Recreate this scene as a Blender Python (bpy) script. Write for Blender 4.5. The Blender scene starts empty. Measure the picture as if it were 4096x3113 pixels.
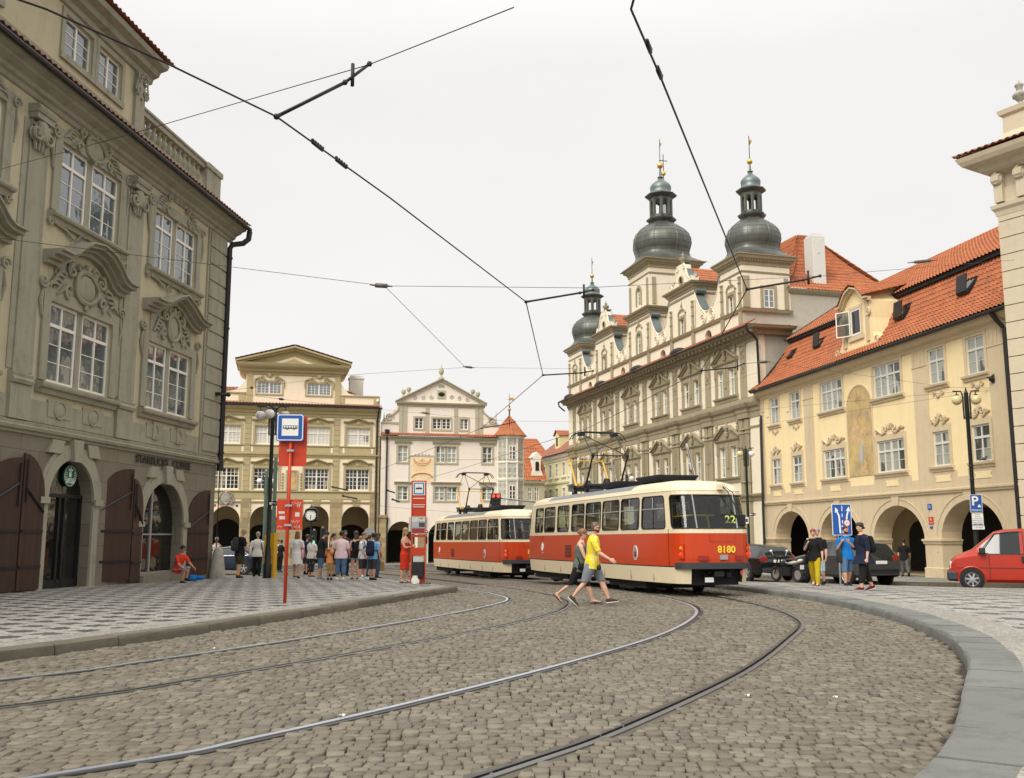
import bpy, math, random
import numpy as np
from mathutils import Vector, Matrix
random.seed(7)
R = math.radians
SC = bpy.context.scene
COL = SC.collection
# ---------------------------------------------------------------- camera model
F = 3892.0; CX = 2048.0; CY = 1556.5; CAMH = 1.55
TH = math.atan(584.2 / F); CT, ST = math.cos(TH), math.sin(TH)
def ray(u, v):
    a = (u - CX) / F; b = (v - CY) / F
    return Vector((a, CT + ST * b, ST - CT * b))
def sstep(t):
    t = max(0.0, min(1.0, t)); return t * t * (3 - 2 * t)
def zg(x, y):
    "height of the street surface: it falls away beyond the bend"
    return -0.55 * sstep((y + .8 * max(0, x - 8) - 22) / 38)
def gp(u, v, dz=0.0):
    "street point seen at photo pixel (u, v)"
    r = ray(u, v); z = dz
    for _ in range(12):
        t = (z - CAMH) / r.z; z = zg(r.x * t, r.y * t) + dz
    return Vector((r.x * t, r.y * t, z))
def at(u, v, Y):
    r = ray(u, v); t = Y / r.y
    return Vector((r.x * t, Y, CAMH + r.z * t))
def atz(u, v, z):
    r = ray(u, v); t = (z - CAMH) / r.z
    return Vector((r.x * t, r.y * t, z))
# ---------------------------------------------------------------- mesh builder
class MB:
    def __init__(s): s.v = []; s.f = []; s.m = []; s.M = None
    def add(s, vs, fs, mi=0):
        o = len(s.v)
        if s.M is not None: vs = [tuple(s.M @ Vector(p)) for p in vs]
        s.v.extend(vs); s.f.extend([[i + o for i in f] for f in fs]); s.m.extend([mi] * len(fs))
    def box(s, x0, x1, y0, y1, z0, z1, mi=0):
        vs = [(x0,y0,z0),(x1,y0,z0),(x1,y1,z0),(x0,y1,z0),(x0,y0,z1),(x1,y0,z1),(x1,y1,z1),(x0,y1,z1)]
        s.add(vs, [(0,3,2,1),(4,5,6,7),(0,1,5,4),(1,2,6,5),(2,3,7,6),(3,0,4,7)], mi)
    def obox(s, c, ax, ay, az, mi=0):
        c = Vector(c); ax = Vector(ax); ay = Vector(ay); az = Vector(az)
        vs = [tuple(c + i * ax + j * ay + k * az) for k in (-1,1) for j in (-1,1) for i in (-1,1)]
        s.add(vs, [(0,2,3,1),(4,5,7,6),(0,1,5,4),(1,3,7,5),(3,2,6,7),(2,0,4,6)], mi)
    def rbox(s, x0, x1, y0, y1, z0, z1, b=.01, mi=0):
        "box with chamfered vertical and horizontal edges"
        def ring(i, z): return [(x0+i+b,y0+i,z),(x1-i-b,y0+i,z),(x1-i,y0+i+b,z),(x1-i,y1-i-b,z),(x1-i-b,y1-i,z),(x0+i+b,y1-i,z),(x0+i,y1-i-b,z),(x0+i,y0+i+b,z)]
        rs = ring(b,z0)+ring(0,z0+b)+ring(0,z1-b)+ring(b,z1)
        fs = [tuple(range(7,-1,-1)), tuple(range(24,32))]
        for k in range(3):
            for i in range(8): fs.append((k*8+i, k*8+(i+1)%8, k*8+8+(i+1)%8, k*8+8+i))
        s.add(rs, fs, mi)
    def quad(s, a, b, c, d, mi=0): s.add([tuple(a),tuple(b),tuple(c),tuple(d)], [(0,1,2,3)], mi)
    def prism(s, poly, y0, y1, mi=0, back=True):
        "outline (x, z), counter-clockwise seen from the front, from y0 (front) to y1"
        n = len(poly)
        vs = [(x,y0,z) for x,z in poly] + [(x,y1,z) for x,z in poly]
        fs = [tuple(range(n))] + ([tuple(range(2*n-1,n-1,-1))] if back else [])
        for i in range(n):
            j = (i+1) % n; fs.append((j, i, n+i, n+j))
        s.add(vs, fs, mi)
    def prismz(s, poly, z0, z1, mi=0):
        n = len(poly)
        vs = [(x,y,z0) for x,y in poly] + [(x,y,z1) for x,y in poly]
        fs = [tuple(range(n-1,-1,-1)), tuple(range(n,2*n))]
        for i in range(n):
            j = (i+1) % n; fs.append((i, j, n+j, n+i))
        s.add(vs, fs, mi)
    def tube(s, pts, r, n=6, mi=0, caps=True, flat=1.0, up=None):
        pts = [Vector(p) for p in pts]; k = len(pts)
        rs = list(r) if isinstance(r, (list, tuple)) else [r] * k
        nrm = None; vs = []
        for i, p in enumerate(pts):
            t = (pts[min(i+1,k-1)] - pts[max(i-1,0)])
            if t.length < 1e-9: t = Vector((0,0,1))
            t.normalize()
            if nrm is None:
                a = Vector(up) if up else (Vector((0,0,1)) if abs(t.z) < .9 else Vector((0,1,0)))
                nrm = (a - a.dot(t) * t).normalized()
            else:
                nrm = nrm - nrm.dot(t) * t
                if nrm.length < 1e-6: nrm = t.orthogonal()
                nrm.normalize()
            b = t.cross(nrm)
            for q in range(n):
                an = 2*math.pi*q/n
                vs.append(tuple(p + rs[i] * (math.cos(an) * nrm * flat + math.sin(an) * b)))
        fs = [(i*n+q, i*n+(q+1)%n, (i+1)*n+(q+1)%n, (i+1)*n+q) for i in range(k-1) for q in range(n)]
        if caps: fs += [tuple(range(n-1,-1,-1)), tuple(range((k-1)*n, k*n))]
        s.add(vs, fs, mi)
    def lathe(s, prof, c=(0,0,0), n=16, mi=0, a0=0.0, caps=True):
        "profile (r, z) turned about the vertical through c"
        k = len(prof)
        vs = [(c[0]+r*math.cos(a0+2*math.pi*q/n), c[1]+r*math.sin(a0+2*math.pi*q/n), c[2]+z) for r,z in prof for q in range(n)]
        fs = [(i*n+q, i*n+(q+1)%n, (i+1)*n+(q+1)%n, (i+1)*n+q) for i in range(k-1) for q in range(n)]
        if caps: fs += [tuple(range(n-1,-1,-1)), tuple(range((k-1)*n, k*n))]
        s.add(vs, fs, mi)
    def ball(s, c, r, n=10, mi=0, sc=(1,1,1)):
        m = max(4, n//2); vs = []
        for i in range(m+1):
            ph = math.pi*i/m
            for q in range(n):
                a = 2*math.pi*q/n
                vs.append((c[0]+r*sc[0]*math.sin(ph)*math.cos(a), c[1]+r*sc[1]*math.sin(ph)*math.sin(a), c[2]-r*sc[2]*math.cos(ph)))
        fs = [(i*n+q, i*n+(q+1)%n, (i+1)*n+(q+1)%n, (i+1)*n+q) for i in range(m) for q in range(n)]
        s.add(vs, fs, mi)
    def disc(s, c, r, nrm, d=.02, n=20, mi=0, rz=None):
        "a round plate facing along nrm"
        nrm = Vector(nrm).normalized(); c = Vector(c)
        s.tube([c - nrm*d*.5, c + nrm*d*.5], r, n, mi)
    def sweep(s, prof, path, mi=0, closed=False, out=1):
        "profile (out, z) swept along plan points (x, y); out is to the right of travel when out=1"
        P = [Vector((p[0], p[1])) for p in path]; k = len(P); vs = []; n = len(prof)
        for i in range(k):
            if closed: d0 = (P[i]-P[i-1]); d1 = (P[(i+1)%k]-P[i])
            else: d0 = P[i]-P[i-1] if i else P[1]-P[0]; d1 = P[i+1]-P[i] if i < k-1 else P[i]-P[i-1]
            d0 = d0.normalized(); d1 = d1.normalized()
            n0 = Vector((d0.y,-d0.x))*out; n1 = Vector((d1.y,-d1.x))*out
            mm = n0 + n1; mm = mm / max(.2, mm.dot(n0)) if mm.length > 1e-6 else n0
            for o, z in prof: vs.append((P[i].x+mm.x*o, P[i].y+mm.y*o, z))
        fs = []
        for i in range(k if closed else k-1):
            j = (i+1) % k
            for q in range(n-1):
                a = (i*n+q, j*n+q, j*n+q+1, i*n+q+1)
                fs.append(a if out > 0 else a[::-1])
        if not closed: fs += [tuple(range(n)), tuple(range(k*n-1,(k-1)*n-1,-1))]
        s.add(vs, fs, mi)
    def grid(s, fn, nu, nv, mi=0, flip=False):
        vs = [tuple(fn(i/nu, j/nv)) for j in range(nv+1) for i in range(nu+1)]
        w = nu+1
        fs = [(j*w+i, j*w+i+1, (j+1)*w+i+1, (j+1)*w+i) for j in range(nv) for i in range(nu)]
        if flip: fs = [f[::-1] for f in fs]
        s.add(vs, fs, mi)
    def build(s, name, mats, parent=None, smooth=False, loc=None):
        me = bpy.data.meshes.new(name); me.from_pydata(s.v, [], s.f)
        if not isinstance(mats, (list, tuple)): mats = [mats]
        for m in mats: me.materials.append(m)
        if len(mats) > 1: me.polygons.foreach_set('material_index', s.m)
        if smooth: me.shade_smooth()
        if smooth and smooth != 1: me.set_sharp_from_angle(angle=R(smooth))
        me.validate(); me.update()
        o = bpy.data.objects.new(name, me); COL.objects.link(o)
        if parent is not None: o.parent = parent
        if loc is not None: o.location = loc
        return o
def tag(o, label=None, cat=None, group=None, kind=None):
    if label: o['label'] = label
    if cat: o['category'] = cat
    if group: o['group'] = group
    if kind: o['kind'] = kind
    return o
def thing(name, label, cat, loc=(0,0,0), rz=0.0, group=None):
    o = bpy.data.objects.new(name, None); COL.objects.link(o)
    o.empty_display_size = .2; o.location = loc; o.rotation_euler = (0,0,rz)
    return tag(o, label, cat, group)
def copy_tree(o, parent=None):
    c = o.copy(); COL.objects.link(c)
    if parent is not None: c.parent = parent
    for ch in list(o.children): copy_tree(ch, c)
    return c
def text_mesh(txt, size, depth=.0, align='CENTER', bold=0.0, name='lettering'):
    "flat mesh of lettering, upright in the local xz plane facing -y; returns (verts, faces)"
    cu = bpy.data.curves.new(name, 'FONT'); cu.body = txt; cu.size = size; cu.extrude = depth; cu.align_x = align; cu.align_y = 'CENTER'; cu.offset = bold
    cu.resolution_u = 3
    o = bpy.data.objects.new(name, cu); COL.objects.link(o)
    dg = bpy.context.evaluated_depsgraph_get(); me = bpy.data.meshes.new_from_object(o.evaluated_get(dg))
    vs = [(v.co.x, -v.co.z, v.co.y) for v in me.vertices]; fs = [tuple(p.vertices) for p in me.polygons]
    bpy.data.objects.remove(o); bpy.data.curves.remove(cu); bpy.data.meshes.remove(me)
    return vs, fs
def put_text(mb, txt, size, c, mi=0, depth=.002, bold=0.0, sx=1.0, align='CENTER'):
    vs, fs = text_mesh(txt, size, depth, align, bold)
    mb.add([(c[0]+x*sx, c[1]+y, c[2]+z) for x,y,z in vs], fs, mi)
# ---------------------------------------------------------------- architecture helpers (local: x right, y inwards, z up)
def wall(mb, x0, x1, z0, z1, ops, dep=.25, y=0.0, mi=0, mr=None):
    "wall sheet with openings (xa, xb, za, zb[, rise of the arch]); reveals go dep inwards"
    if mr is None: mr = mi
    xs = sorted({x0, x1, *[o[0] for o in ops], *[o[1] for o in ops]}); zs = sorted({z0, z1, *[o[2] for o in ops], *[o[3] for o in ops]})
    xs = [x for x in xs if x0-1e-6 <= x <= x1+1e-6]; zs = [z for z in zs if z0-1e-6 <= z <= z1+1e-6]
    for i in range(len(xs)-1):
        for j in range(len(zs)-1):
            cx = (xs[i]+xs[i+1])/2; cz = (zs[j]+zs[j+1])/2
            if any(o[0] < cx < o[1] and o[2] < cz < o[3] for o in ops): continue
            mb.quad((xs[i],y,zs[j]),(xs[i+1],y,zs[j]),(xs[i+1],y,zs[j+1]),(xs[i],y,zs[j+1]),mi)
    for o in ops:
        xa, xb, za, zb = o[:4]; rise = o[4] if len(o) > 4 else 0
        if not rise:
            p = [(xa,za),(xa,zb),(xb,zb),(xb,za)]
        else:
            arc = arch_pts(xa, xb, zb, rise)
            for k in range(len(arc)-1):
                (ax,az),(bx,bz) = arc[k], arc[k+1]
                if abs(ax-bx) > 1e-6: mb.quad((ax,y,az),(bx,y,bz),(bx,y,zb),(ax,y,zb),mi)
            p = [(xa,za)] + arc + [(xb,za)]
        for k in range(len(p)-1): mb.quad((p[k][0],y,p[k][1]),(p[k][0],y+dep,p[k][1]),(p[k+1][0],y+dep,p[k+1][1]),(p[k+1][0],y,p[k+1][1]),mr)
        mb.quad((xa,y,za),(xb,y,za),(xb,y+dep,za),(xa,y+dep,za),mr)
def arch_pts(xa, xb, zt, rise, n=16):
    c = (xa+xb)/2; w = (xb-xa)/2
    return [(c - w*math.cos(math.pi*k/n), zt - rise + rise*math.sin(math.pi*k/n)) for k in range(n+1)]
def band(mb, prof, x0, x1, y=0.0, mi=0):
    "horizontal moulding: profile (out, z), bottom to top"
    mb.sweep([(o,z) for o,z in prof], [(x0,y),(x1,y)], mi)
def mold(z, h, out, steps=3, z0out=.02):
    "a stepped, slightly coved cornice profile"
    pr = [(0,z)]
    for k in range(steps):
        o = z0out + (out-z0out)*(k+1)/steps
        pr += [(o*.86 if k else o*.8, z+h*(k+.05)/steps), (o, z+h*(k+.75)/steps), (o, z+h*(k+.98)/steps)]
    return pr + [(out*.98, z+h), (0, z+h+out*.12)]
def window(par, x0, x1, z0, z1, y, cols, rows, fm, pm, fw=.06, leafs=1, transom=None, gap=0.0, arch=0.0, name='window', bar=.026, open_=None):
    """timber window: leafs side by side, each with cols x rows panes; transom = height share of the fixed upper light"""
    mb = MB(); W = (x1-x0-gap*(leafs-1))/leafs; d = .05
    for L in range(leafs):
        a = x0 + L*(W+gap); b = a+W
        mb.box(a,a+fw,y,y+d,z0,z1); mb.box(b-fw,b,y,y+d,z0,z1); mb.box(a+fw,b-fw,y+.001,y+d,z0,z0+fw); mb.box(a+fw,b-fw,y+.001,y+d,z1-fw,z1)
        if transom:
            zt = z0+(z1-z0)*transom; mb.box(a+fw,b-fw,y-.012,y+d,zt-fw*.6,zt+fw*.6)
        iw = (b-a-2*fw); ih = z1-z0-2*fw
        for c in range(1, cols):
            x = a+fw+iw*c/cols; k = bar*1.5 if cols == 2 else bar
            mb.box(x-k,x+k,y-.004 if cols==2 else y+.012,y+d,z0+fw,z1-fw)
        for r_ in rows:
            z = z0+fw+ih*r_; mb.box(a+fw,b-fw,y+.016,y+d-.002,z-bar*.5,z+bar*.5)
        if L < leafs-1 and gap: mb.box(b,b+gap,y-.02,y+d,z0,z1,1)
    o = mb.build(name, [fm, MAT['trim_left'] if gap else fm], par)
    pb = MB()
    if arch: pb.prism([(x0,z0),(x1,z0)]+arch_pts(x0,x1,z1,arch)[::-1], y+.035, y+.05)
    else:
        for L in range(leafs):
            a = x0 + L*(W+gap); pb.quad((a,y+.034,z0),(a+W,y+.034,z0),(a+W,y+.034,z1),(a,y+.034,z1))
    pb.build('pane', pm, o)
    return o
def spiral(mb, cx, cz, r, y, tr=.03, turns=1.6, a0=0.0, sgn=1, n=22, mi=0):
    pts = []; rad = []
    for k in range(n+1):
        t = k/n; a = a0 + sgn*turns*2*math.pi*t; rr = r*(1-.85*t)
        pts.append((cx+rr*math.cos(a), y, cz+rr*math.sin(a))); rad.append(tr*(1-.45*t))
    mb.tube(pts, rad, 5, mi)
def curl(mb, pts, y, tr=.03, mi=0):
    "a bent leaf or ribbon through 2D points"
    n = len(pts); mb.tube([(p[0],y,p[1]) for p in pts], [tr*(.35+.75*math.sin(math.pi*(.12+.8*k/(n-1)))) for k in range(n)], 5, mi)
def cartouche(mb, cx, cz, w, h, y=-.05, mi=0, seed=1, shield=True):
    "rococo relief: oval shield, scrolls, leaf sprays"
    rnd = random.Random(seed); tr = min(w,h)*.055
    if shield:
        pts = [(cx+w*.2*math.cos(a)*(1+.1*math.cos(3*a)), y, cz+h*.36*math.sin(a)) for a in [2*math.pi*k/18 for k in range(19)]]
        mb.tube(pts, tr*1.15, 6, mi, caps=False)
        mb.ball((cx,y+.02,cz), 1, 12, mi, (w*.17,.06,h*.31))
    for s in (-1,1):
        spiral(mb, cx+s*w*.26, cz+h*.26, h*.17, y, tr, 1.3, math.pi*.5, -s, mi=mi)
        spiral(mb, cx+s*w*.30, cz-h*.22, h*.17, y, tr, 1.3, -math.pi*.5, s, mi=mi)
        spiral(mb, cx+s*w*.13, cz+h*.43, h*.11, y, tr*.8, 1.2, 0, s, mi=mi)
        for k in range(4):
            a = cx+s*w*(.34+.04*k); z = cz+h*(.12-.11*k)
            curl(mb, [(a,z),(a+s*w*.06,z+h*.05*rnd.uniform(.5,1.5)),(a+s*w*.12,z+h*.02),(a+s*w*.15,z-h*.08)], y+.015, tr*.8, mi)
        for k in range(5): mb.ball((cx+s*w*(.36+.028*k), y+.02, cz-h*(.18+.05*k)), tr*(1.1-.1*k), 6, mi)
    mb.ball((cx,y,cz+h*.47), tr*1.8, 8, mi, (1,.7,1)); mb.ball((cx,y,cz-h*.45), tr*1.5, 8, mi, (1,.7,1))
def festoon(mb, cx, cz, w, h, y=-.04, mi=0, seed=1):
    "window-head ornament: a pair of flat volutes with a palmette"
    tr = h*.1
    for s in (-1,1):
        spiral(mb, cx+s*w*.16, cz+h*.1, h*.3, y, tr, 1.4, math.pi, -s, mi=mi)
        curl(mb, [(cx+s*w*.12,cz-h*.2),(cx+s*w*.25,cz-h*.3),(cx+s*w*.36,cz-h*.05),(cx+s*w*.44,cz+h*.12),(cx+s*w*.5,cz-h*.05)], y, tr, mi)
        spiral(mb, cx+s*w*.46, cz-h*.02, h*.16, y, tr*.7, 1.1, 0, s, mi=mi)
    for k in (-1,0,1): curl(mb, [(cx+k*w*.02,cz+h*.05),(cx+k*w*.05,cz+h*.35),(cx+k*w*.08,cz+h*.52)], y, tr*1.1, mi)
def tiles(mb, a, b, c, d, per=.24, rows=None, amp=.045, step=.03, mi=0, sub=6, sag=None):
    "pantile roof patch: a-b the eave (left to right), d-c the ridge; real corrugation and course steps"
    a,b,c,d = [Vector(p) for p in (a,b,c,d)]
    L = max((b-a).length, (c-d).length); Hh = max((d-a).length,(c-b).length)
    nu = max(2, int(L/per))*sub; nr = rows or max(2, int(Hh/.36))
    nn = (b-a).cross(d-a)
    if nn.length < 1e-6: nn = (c-a).cross(d-a)
    nn.normalize()
    vs = []; w = nu+1
    for j in range(nr):
        for e in (0,1):
            t = (j+e)/nr; lift = step*(1-e) + .004
            for i in range(nu+1):
                s_ = i/nu; p = (a*(1-s_)+b*s_)*(1-t) + (d*(1-s_)+c*s_)*t
                if sag: p = p + nn*sag(s_,t)
                ph = (i % sub)/sub*2*math.pi
                vs.append(tuple(p + nn*(lift + amp*(.5+.5*math.cos(ph)))))
    fs = []
    for r_ in range(2*nr-1):
        for i in range(nu): fs.append((r_*w+i, r_*w+i+1, (r_+1)*w+i+1, (r_+1)*w+i))
    mb.add(vs, fs, mi)
def downpipe(mb, pts, r=.07, mi=0): mb.tube(pts, r, 8, mi)
# ---------------------------------------------------------------- materials
MAT = {}
def nt(name):
    m = bpy.data.materials.new(name); m.use_nodes = True; t = m.node_tree
    b = t.nodes['Principled BSDF']; MAT[name] = m
    return m, t, b
def N(t, typ, **k):
    n = t.nodes.new(typ)
    for a, v in k.items():
        if a in n.inputs: n.inputs[a].default_value = v
        else: setattr(n, a, v)
    return n
def ln(t, a, b): t.links.new(a, b)
def mth(t, op, a, b=None, clamp=False):
    n = t.nodes.new('ShaderNodeMath'); n.operation = op; n.use_clamp = clamp
    for i, q in enumerate((a, b)):
        if q is None: continue
        if isinstance(q, (int, float)): n.inputs[i].default_value = q
        else: t.links.new(q, n.inputs[i])
    return n.outputs[0]
def mixc(t, fac, a, b, mode='MIX'):
    n = t.nodes.new('ShaderNodeMix'); n.data_type = 'RGBA'; n.blend_type = mode
    for i, q in ((0, fac), (6, a), (7, b)):
        if isinstance(q, (int, float)): n.inputs[i].default_value = q
        elif isinstance(q, tuple): n.inputs[i].default_value = (*q[:3], 1)
        else: t.links.new(q, n.inputs[i])
    return n.outputs[2]
def coords(t, sc=(1,1,1), obj=True):
    tc = t.nodes.new('ShaderNodeTexCoord'); mp = t.nodes.new('ShaderNodeMapping'); mp.inputs['Scale'].default_value = sc
    t.links.new(tc.outputs['Object' if obj else 'Generated'], mp.inputs[0]); return mp.outputs[0]
def noise(t, vec, scale, detail=4, rough=.6):
    n = N(t, 'ShaderNodeTexNoise'); n.inputs['Scale'].default_value = scale; n.inputs['Detail'].default_value = detail; n.inputs['Roughness'].default_value = rough
    t.links.new(vec, n.inputs['Vector']); return n.outputs['Fac']
def ramp(t, fac, stops):
    n = t.nodes.new('ShaderNodeValToRGB'); e = n.color_ramp.elements
    while len(e) < len(stops): e.new(.5)
    for q, (p, c) in zip(e, stops): q.position = p; q.color = (*c, 1) if isinstance(c, tuple) else (c,c,c,1)
    t.links.new(fac, n.inputs[0]); return n.outputs[0]
def bump(t, b, h, strength=.3, dist=.02):
    n = t.nodes.new('ShaderNodeBump'); n.inputs['Strength'].default_value = strength; n.inputs['Distance'].default_value = dist
    t.links.new(h, n.inputs['Height']); t.links.new(n.outputs[0], b.inputs['Normal'])
def dk(c, k): return tuple(q*k for q in c)
def plain(name, c, rough=.6, metal=0.0, var=.12, sc=6.0, spec=.5, bmp=0.0, emit=0.0):
    m, t, b = nt(name); v = coords(t)
    col = mixc(t, noise(t, v, sc, 5), dk(c, 1-var), dk(c, 1+var)); ln(t, col, b.inputs['Base Color'])
    b.inputs['Roughness'].default_value = rough; b.inputs['Metallic'].default_value = metal; b.inputs['Specular IOR Level'].default_value = spec
    if bmp: bump(t, b, noise(t, v, sc*8, 3), bmp, .01)
    if emit: b.inputs['Emission Color'].default_value = (*c,1); b.inputs['Emission Strength'].default_value = emit
    return m
def stucco(name, c, dirt=.35, streak=.3, var=.1, bmp=.25, dcol=None):
    "lime render: broad tone patches, rain streaks and grime, fine sand grain"
    m, t, b = nt(name); v = coords(t); vs = coords(t, (1.6, 1.6, .12))
    dcol = dcol or tuple(q*.45+.01 for q in c)
    col = mixc(t, noise(t, v, .55, 6, .65), dk(c, 1-var), dk(c, 1+var*.8))
    st = ramp(t, noise(t, vs, 1.7, 5, .7), [(.50, 0.0), (.78, 1.0)])
    col = mixc(t, mth(t, 'MULTIPLY', st, streak), col, dcol)
    pt = ramp(t, noise(t, v, 1.9, 8, .72), [(.52, 0.0), (.76, 1.0)])
    col = mixc(t, mth(t, 'MULTIPLY', pt, dirt), col, dcol)
    gr = noise(t, v, 60, 3); col = mixc(t, .12, col, mixc(t, gr, dk(c,.6), dk(c,1.25)))
    ln(t, col, b.inputs['Base Color']); b.inputs['Roughness'].default_value = .88; b.inputs['Specular IOR Level'].default_value = .25
    bump(t, b, mth(t, 'ADD', gr, mth(t,'MULTIPLY', noise(t, v, 7, 4), 2.0)), bmp, .012)
    return m
def ashlar(name, c, bw=.62, bh=.33, var=.3):
    m, t, b = nt(name); v = coords(t)
    sep = N(t, 'ShaderNodeSeparateXYZ'); ln(t, v, sep.inputs[0]); cb = N(t, 'ShaderNodeCombineXYZ')
    ln(t, mth(t,'ADD',sep.outputs[0],sep.outputs[1]), cb.inputs[0]); ln(t, sep.outputs[2], cb.inputs[1])
    br = N(t, 'ShaderNodeTexBrick'); ln(t, cb.outputs[0], br.inputs['Vector']); br.inputs['Scale'].default_value = 1
    br.inputs['Brick Width'].default_value = bw; br.inputs['Row Height'].default_value = bh; br.inputs['Mortar Size'].default_value = .012; br.inputs['Mortar Smooth'].default_value = .2
    br.inputs['Color1'].default_value = (*dk(c,1-var),1); br.inputs['Color2'].default_value = (*dk(c,1+var*.7),1); br.inputs['Mortar'].default_value = (*dk(c,.55),1); br.inputs['Bias'].default_value = 0
    col = mixc(t, mth(t,'MULTIPLY',noise(t, v, 3, 7, .7),.45), br.outputs['Color'], dk(c,.5)); ln(t, col, b.inputs['Base Color'])
    b.inputs['Roughness'].default_value = .85; bump(t, b, mth(t,'SUBTRACT',noise(t, v, 30, 4), mth(t,'MULTIPLY',br.outputs['Fac'],1.5)), .3, .015)
    return m
def glass_pane(name, c, curtain=None, amt=.0, ior=2.0):
    "window glass with a dim room (and often a blind or net curtain) behind it; old panes wobble a little"
    m, t, b = nt(name); v = coords(t)
    oi = N(t, 'ShaderNodeObjectInfo'); col = c
    base = mixc(t, noise(t, v, 1.1, 3), dk(c,.5), dk(c,1.6))
    if curtain:
        sx = N(t,'ShaderNodeSeparateXYZ'); ln(t, v, sx.inputs[0])
        off = N(t,'ShaderNodeCombineXYZ'); ln(t, mth(t,'MULTIPLY',oi.outputs['Random'],40), off.inputs[0])
        ad = N(t,'ShaderNodeVectorMath'); ln(t, coords(t,(1.3,1.3,.5)), ad.inputs[0]); ln(t, off.outputs[0], ad.inputs[1])
        msk = ramp(t, noise(t, ad.outputs[0], .9, 2), [(.62-amt*.32, 0.0), (.66-amt*.32, 1.0)])
        fold = N(t,'ShaderNodeTexWave'); fold.inputs['Scale'].default_value = 5; fold.inputs['Distortion'].default_value = 2; ln(t, v, fold.inputs['Vector'])
        base = mixc(t, msk, base, mixc(t, fold.outputs['Fac'], dk(curtain,.75), curtain))
    ln(t, base, b.inputs['Base Color']); b.inputs['Roughness'].default_value = .04; b.inputs['IOR'].default_value = ior
    bump(t, b, noise(t, v, 1.6, 2), .12, .06)
    return m
def thin_glass(name, tint=(.62,.68,.66)):
    m, t, b = nt(name); t.nodes.remove(b); out = t.nodes['Material Output']
    tr = N(t,'ShaderNodeBsdfTransparent'); tr.inputs[0].default_value = (*tint,1); gl = N(t,'ShaderNodeBsdfGlossy'); gl.inputs['Roughness'].default_value = .03
    fr = N(t,'ShaderNodeFresnel'); fr.inputs[0].default_value = 1.7; mx = N(t,'ShaderNodeMixShader')
    ln(t, fr.outputs[0], mx.inputs[0]); ln(t, tr.outputs[0], mx.inputs[1]); ln(t, gl.outputs[0], mx.inputs[2]); ln(t, mx.outputs[0], out.inputs[0])
    return m
def tile_mat(name, c):
    m, t, b = nt(name); v = coords(t)
    vo = N(t,'ShaderNodeTexVoronoi'); vo.inputs['Scale'].default_value = 3.6; ln(t, v, vo.inputs['Vector'])
    sp = N(t,'ShaderNodeSeparateColor'); ln(t, vo.outputs['Color'], sp.inputs[0])
    col = ramp(t, sp.outputs[0], [(0, dk(c,.85)), (.5, c), (1, (min(1,c[0]*1.1), c[1]*1.15, c[2]*1.2))])
    col = mixc(t, mth(t,'MULTIPLY',ramp(t, noise(t, v, 1.2, 7, .7), [(.5,0.0),(.75,1.0)]),.55), col, (.10,.055,.035))
    ln(t, col, b.inputs['Base Color']); b.inputs['Roughness'].default_value = .8; bump(t, b, noise(t, v, 40, 3), .2, .01)
    return m
# walls
stucco('stucco_left', (.50,.45,.305), .42, .42); stucco('trim_left', (.335,.32,.245), .5, .5, dcol=(.085,.07,.05)); ashlar('stone_left', (.215,.192,.140), 1.6, .62, .16)
stucco('cream_palace', (.86,.74,.56), .14, .2); stucco('olive_palace', (.46,.385,.215), .2, .2); ashlar('sandstone', (.40,.31,.17), .7, .34, .3)
stucco('white_house', (.84,.75,.65), .14, .22, dcol=(.5,.44,.38)); stucco('grey_trim', (.46,.42,.31), .15, .2); stucco('sgraffito', (.50,.49,.43), .1, .1)
stucco('plaster_hall', (.80,.72,.56), .25, .22, dcol=(.36,.31,.23)); stucco('stone_hall', (.355,.305,.20), .4, .35, dcol=(.12,.10,.07)); stucco('stucco_grey', (.46,.42,.345), .35, .3)
stucco('yellow_house', (.88,.715,.41), .22, .28, dcol=(.55,.42,.22)); stucco('tan_house', (.64,.52,.345), .3, .34, dcol=(.30,.23,.13))
stucco('pale_green', (.70,.66,.36), .1, .1); stucco('white_trim', (.78,.73,.62), .1, .12); stucco('pinkish', (.72,.60,.47), .15, .15)
stucco('edge_stone', (.60,.52,.38), .25, .3)
tile_mat('roof_tile', (.38,.118,.043)); tile_mat('roof_tile_old', (.30,.115,.065))
plain('copper_dark', (.12,.125,.108), .42, .6, .45, 1.6); plain('zinc', (.17,.20,.195), .45, .6, .25, 2)
plain('gutter_metal', (.028,.026,.026), .5, .4); plain('dark_iron', (.016,.017,.018), .5, .3); plain('void', (.012,.011,.010), .9, 0, .3)
plain('gold', (.75,.48,.12), .25, .9, .1)
plain('white_paint', (.80,.77,.70), .5, 0, .05); plain('old_white', (.66,.64,.58), .55, 0, .1); plain('wood_brown', (.075,.034,.018), .6, 0, .45, 5, bmp=.3)
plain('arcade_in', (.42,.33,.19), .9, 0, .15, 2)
glass_pane('pane_left', (.075,.098,.105), None, 0, 2.5); glass_pane('pane_dark', (.02,.02,.018), (.30,.27,.20), .3, 1.6); glass_pane('pane_curtain', (.12,.12,.11), (.72,.70,.62), 1.0, 1.5)
glass_pane('pane_green', (.05,.06,.05), (.38,.40,.34), .6, 1.6); glass_pane('pane_shop', (.012,.011,.010), None, 0, 1.6)
thin_glass('glass_thin',(.60,.65,.63)); thin_glass('glass_car', (.22,.25,.25))
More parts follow.
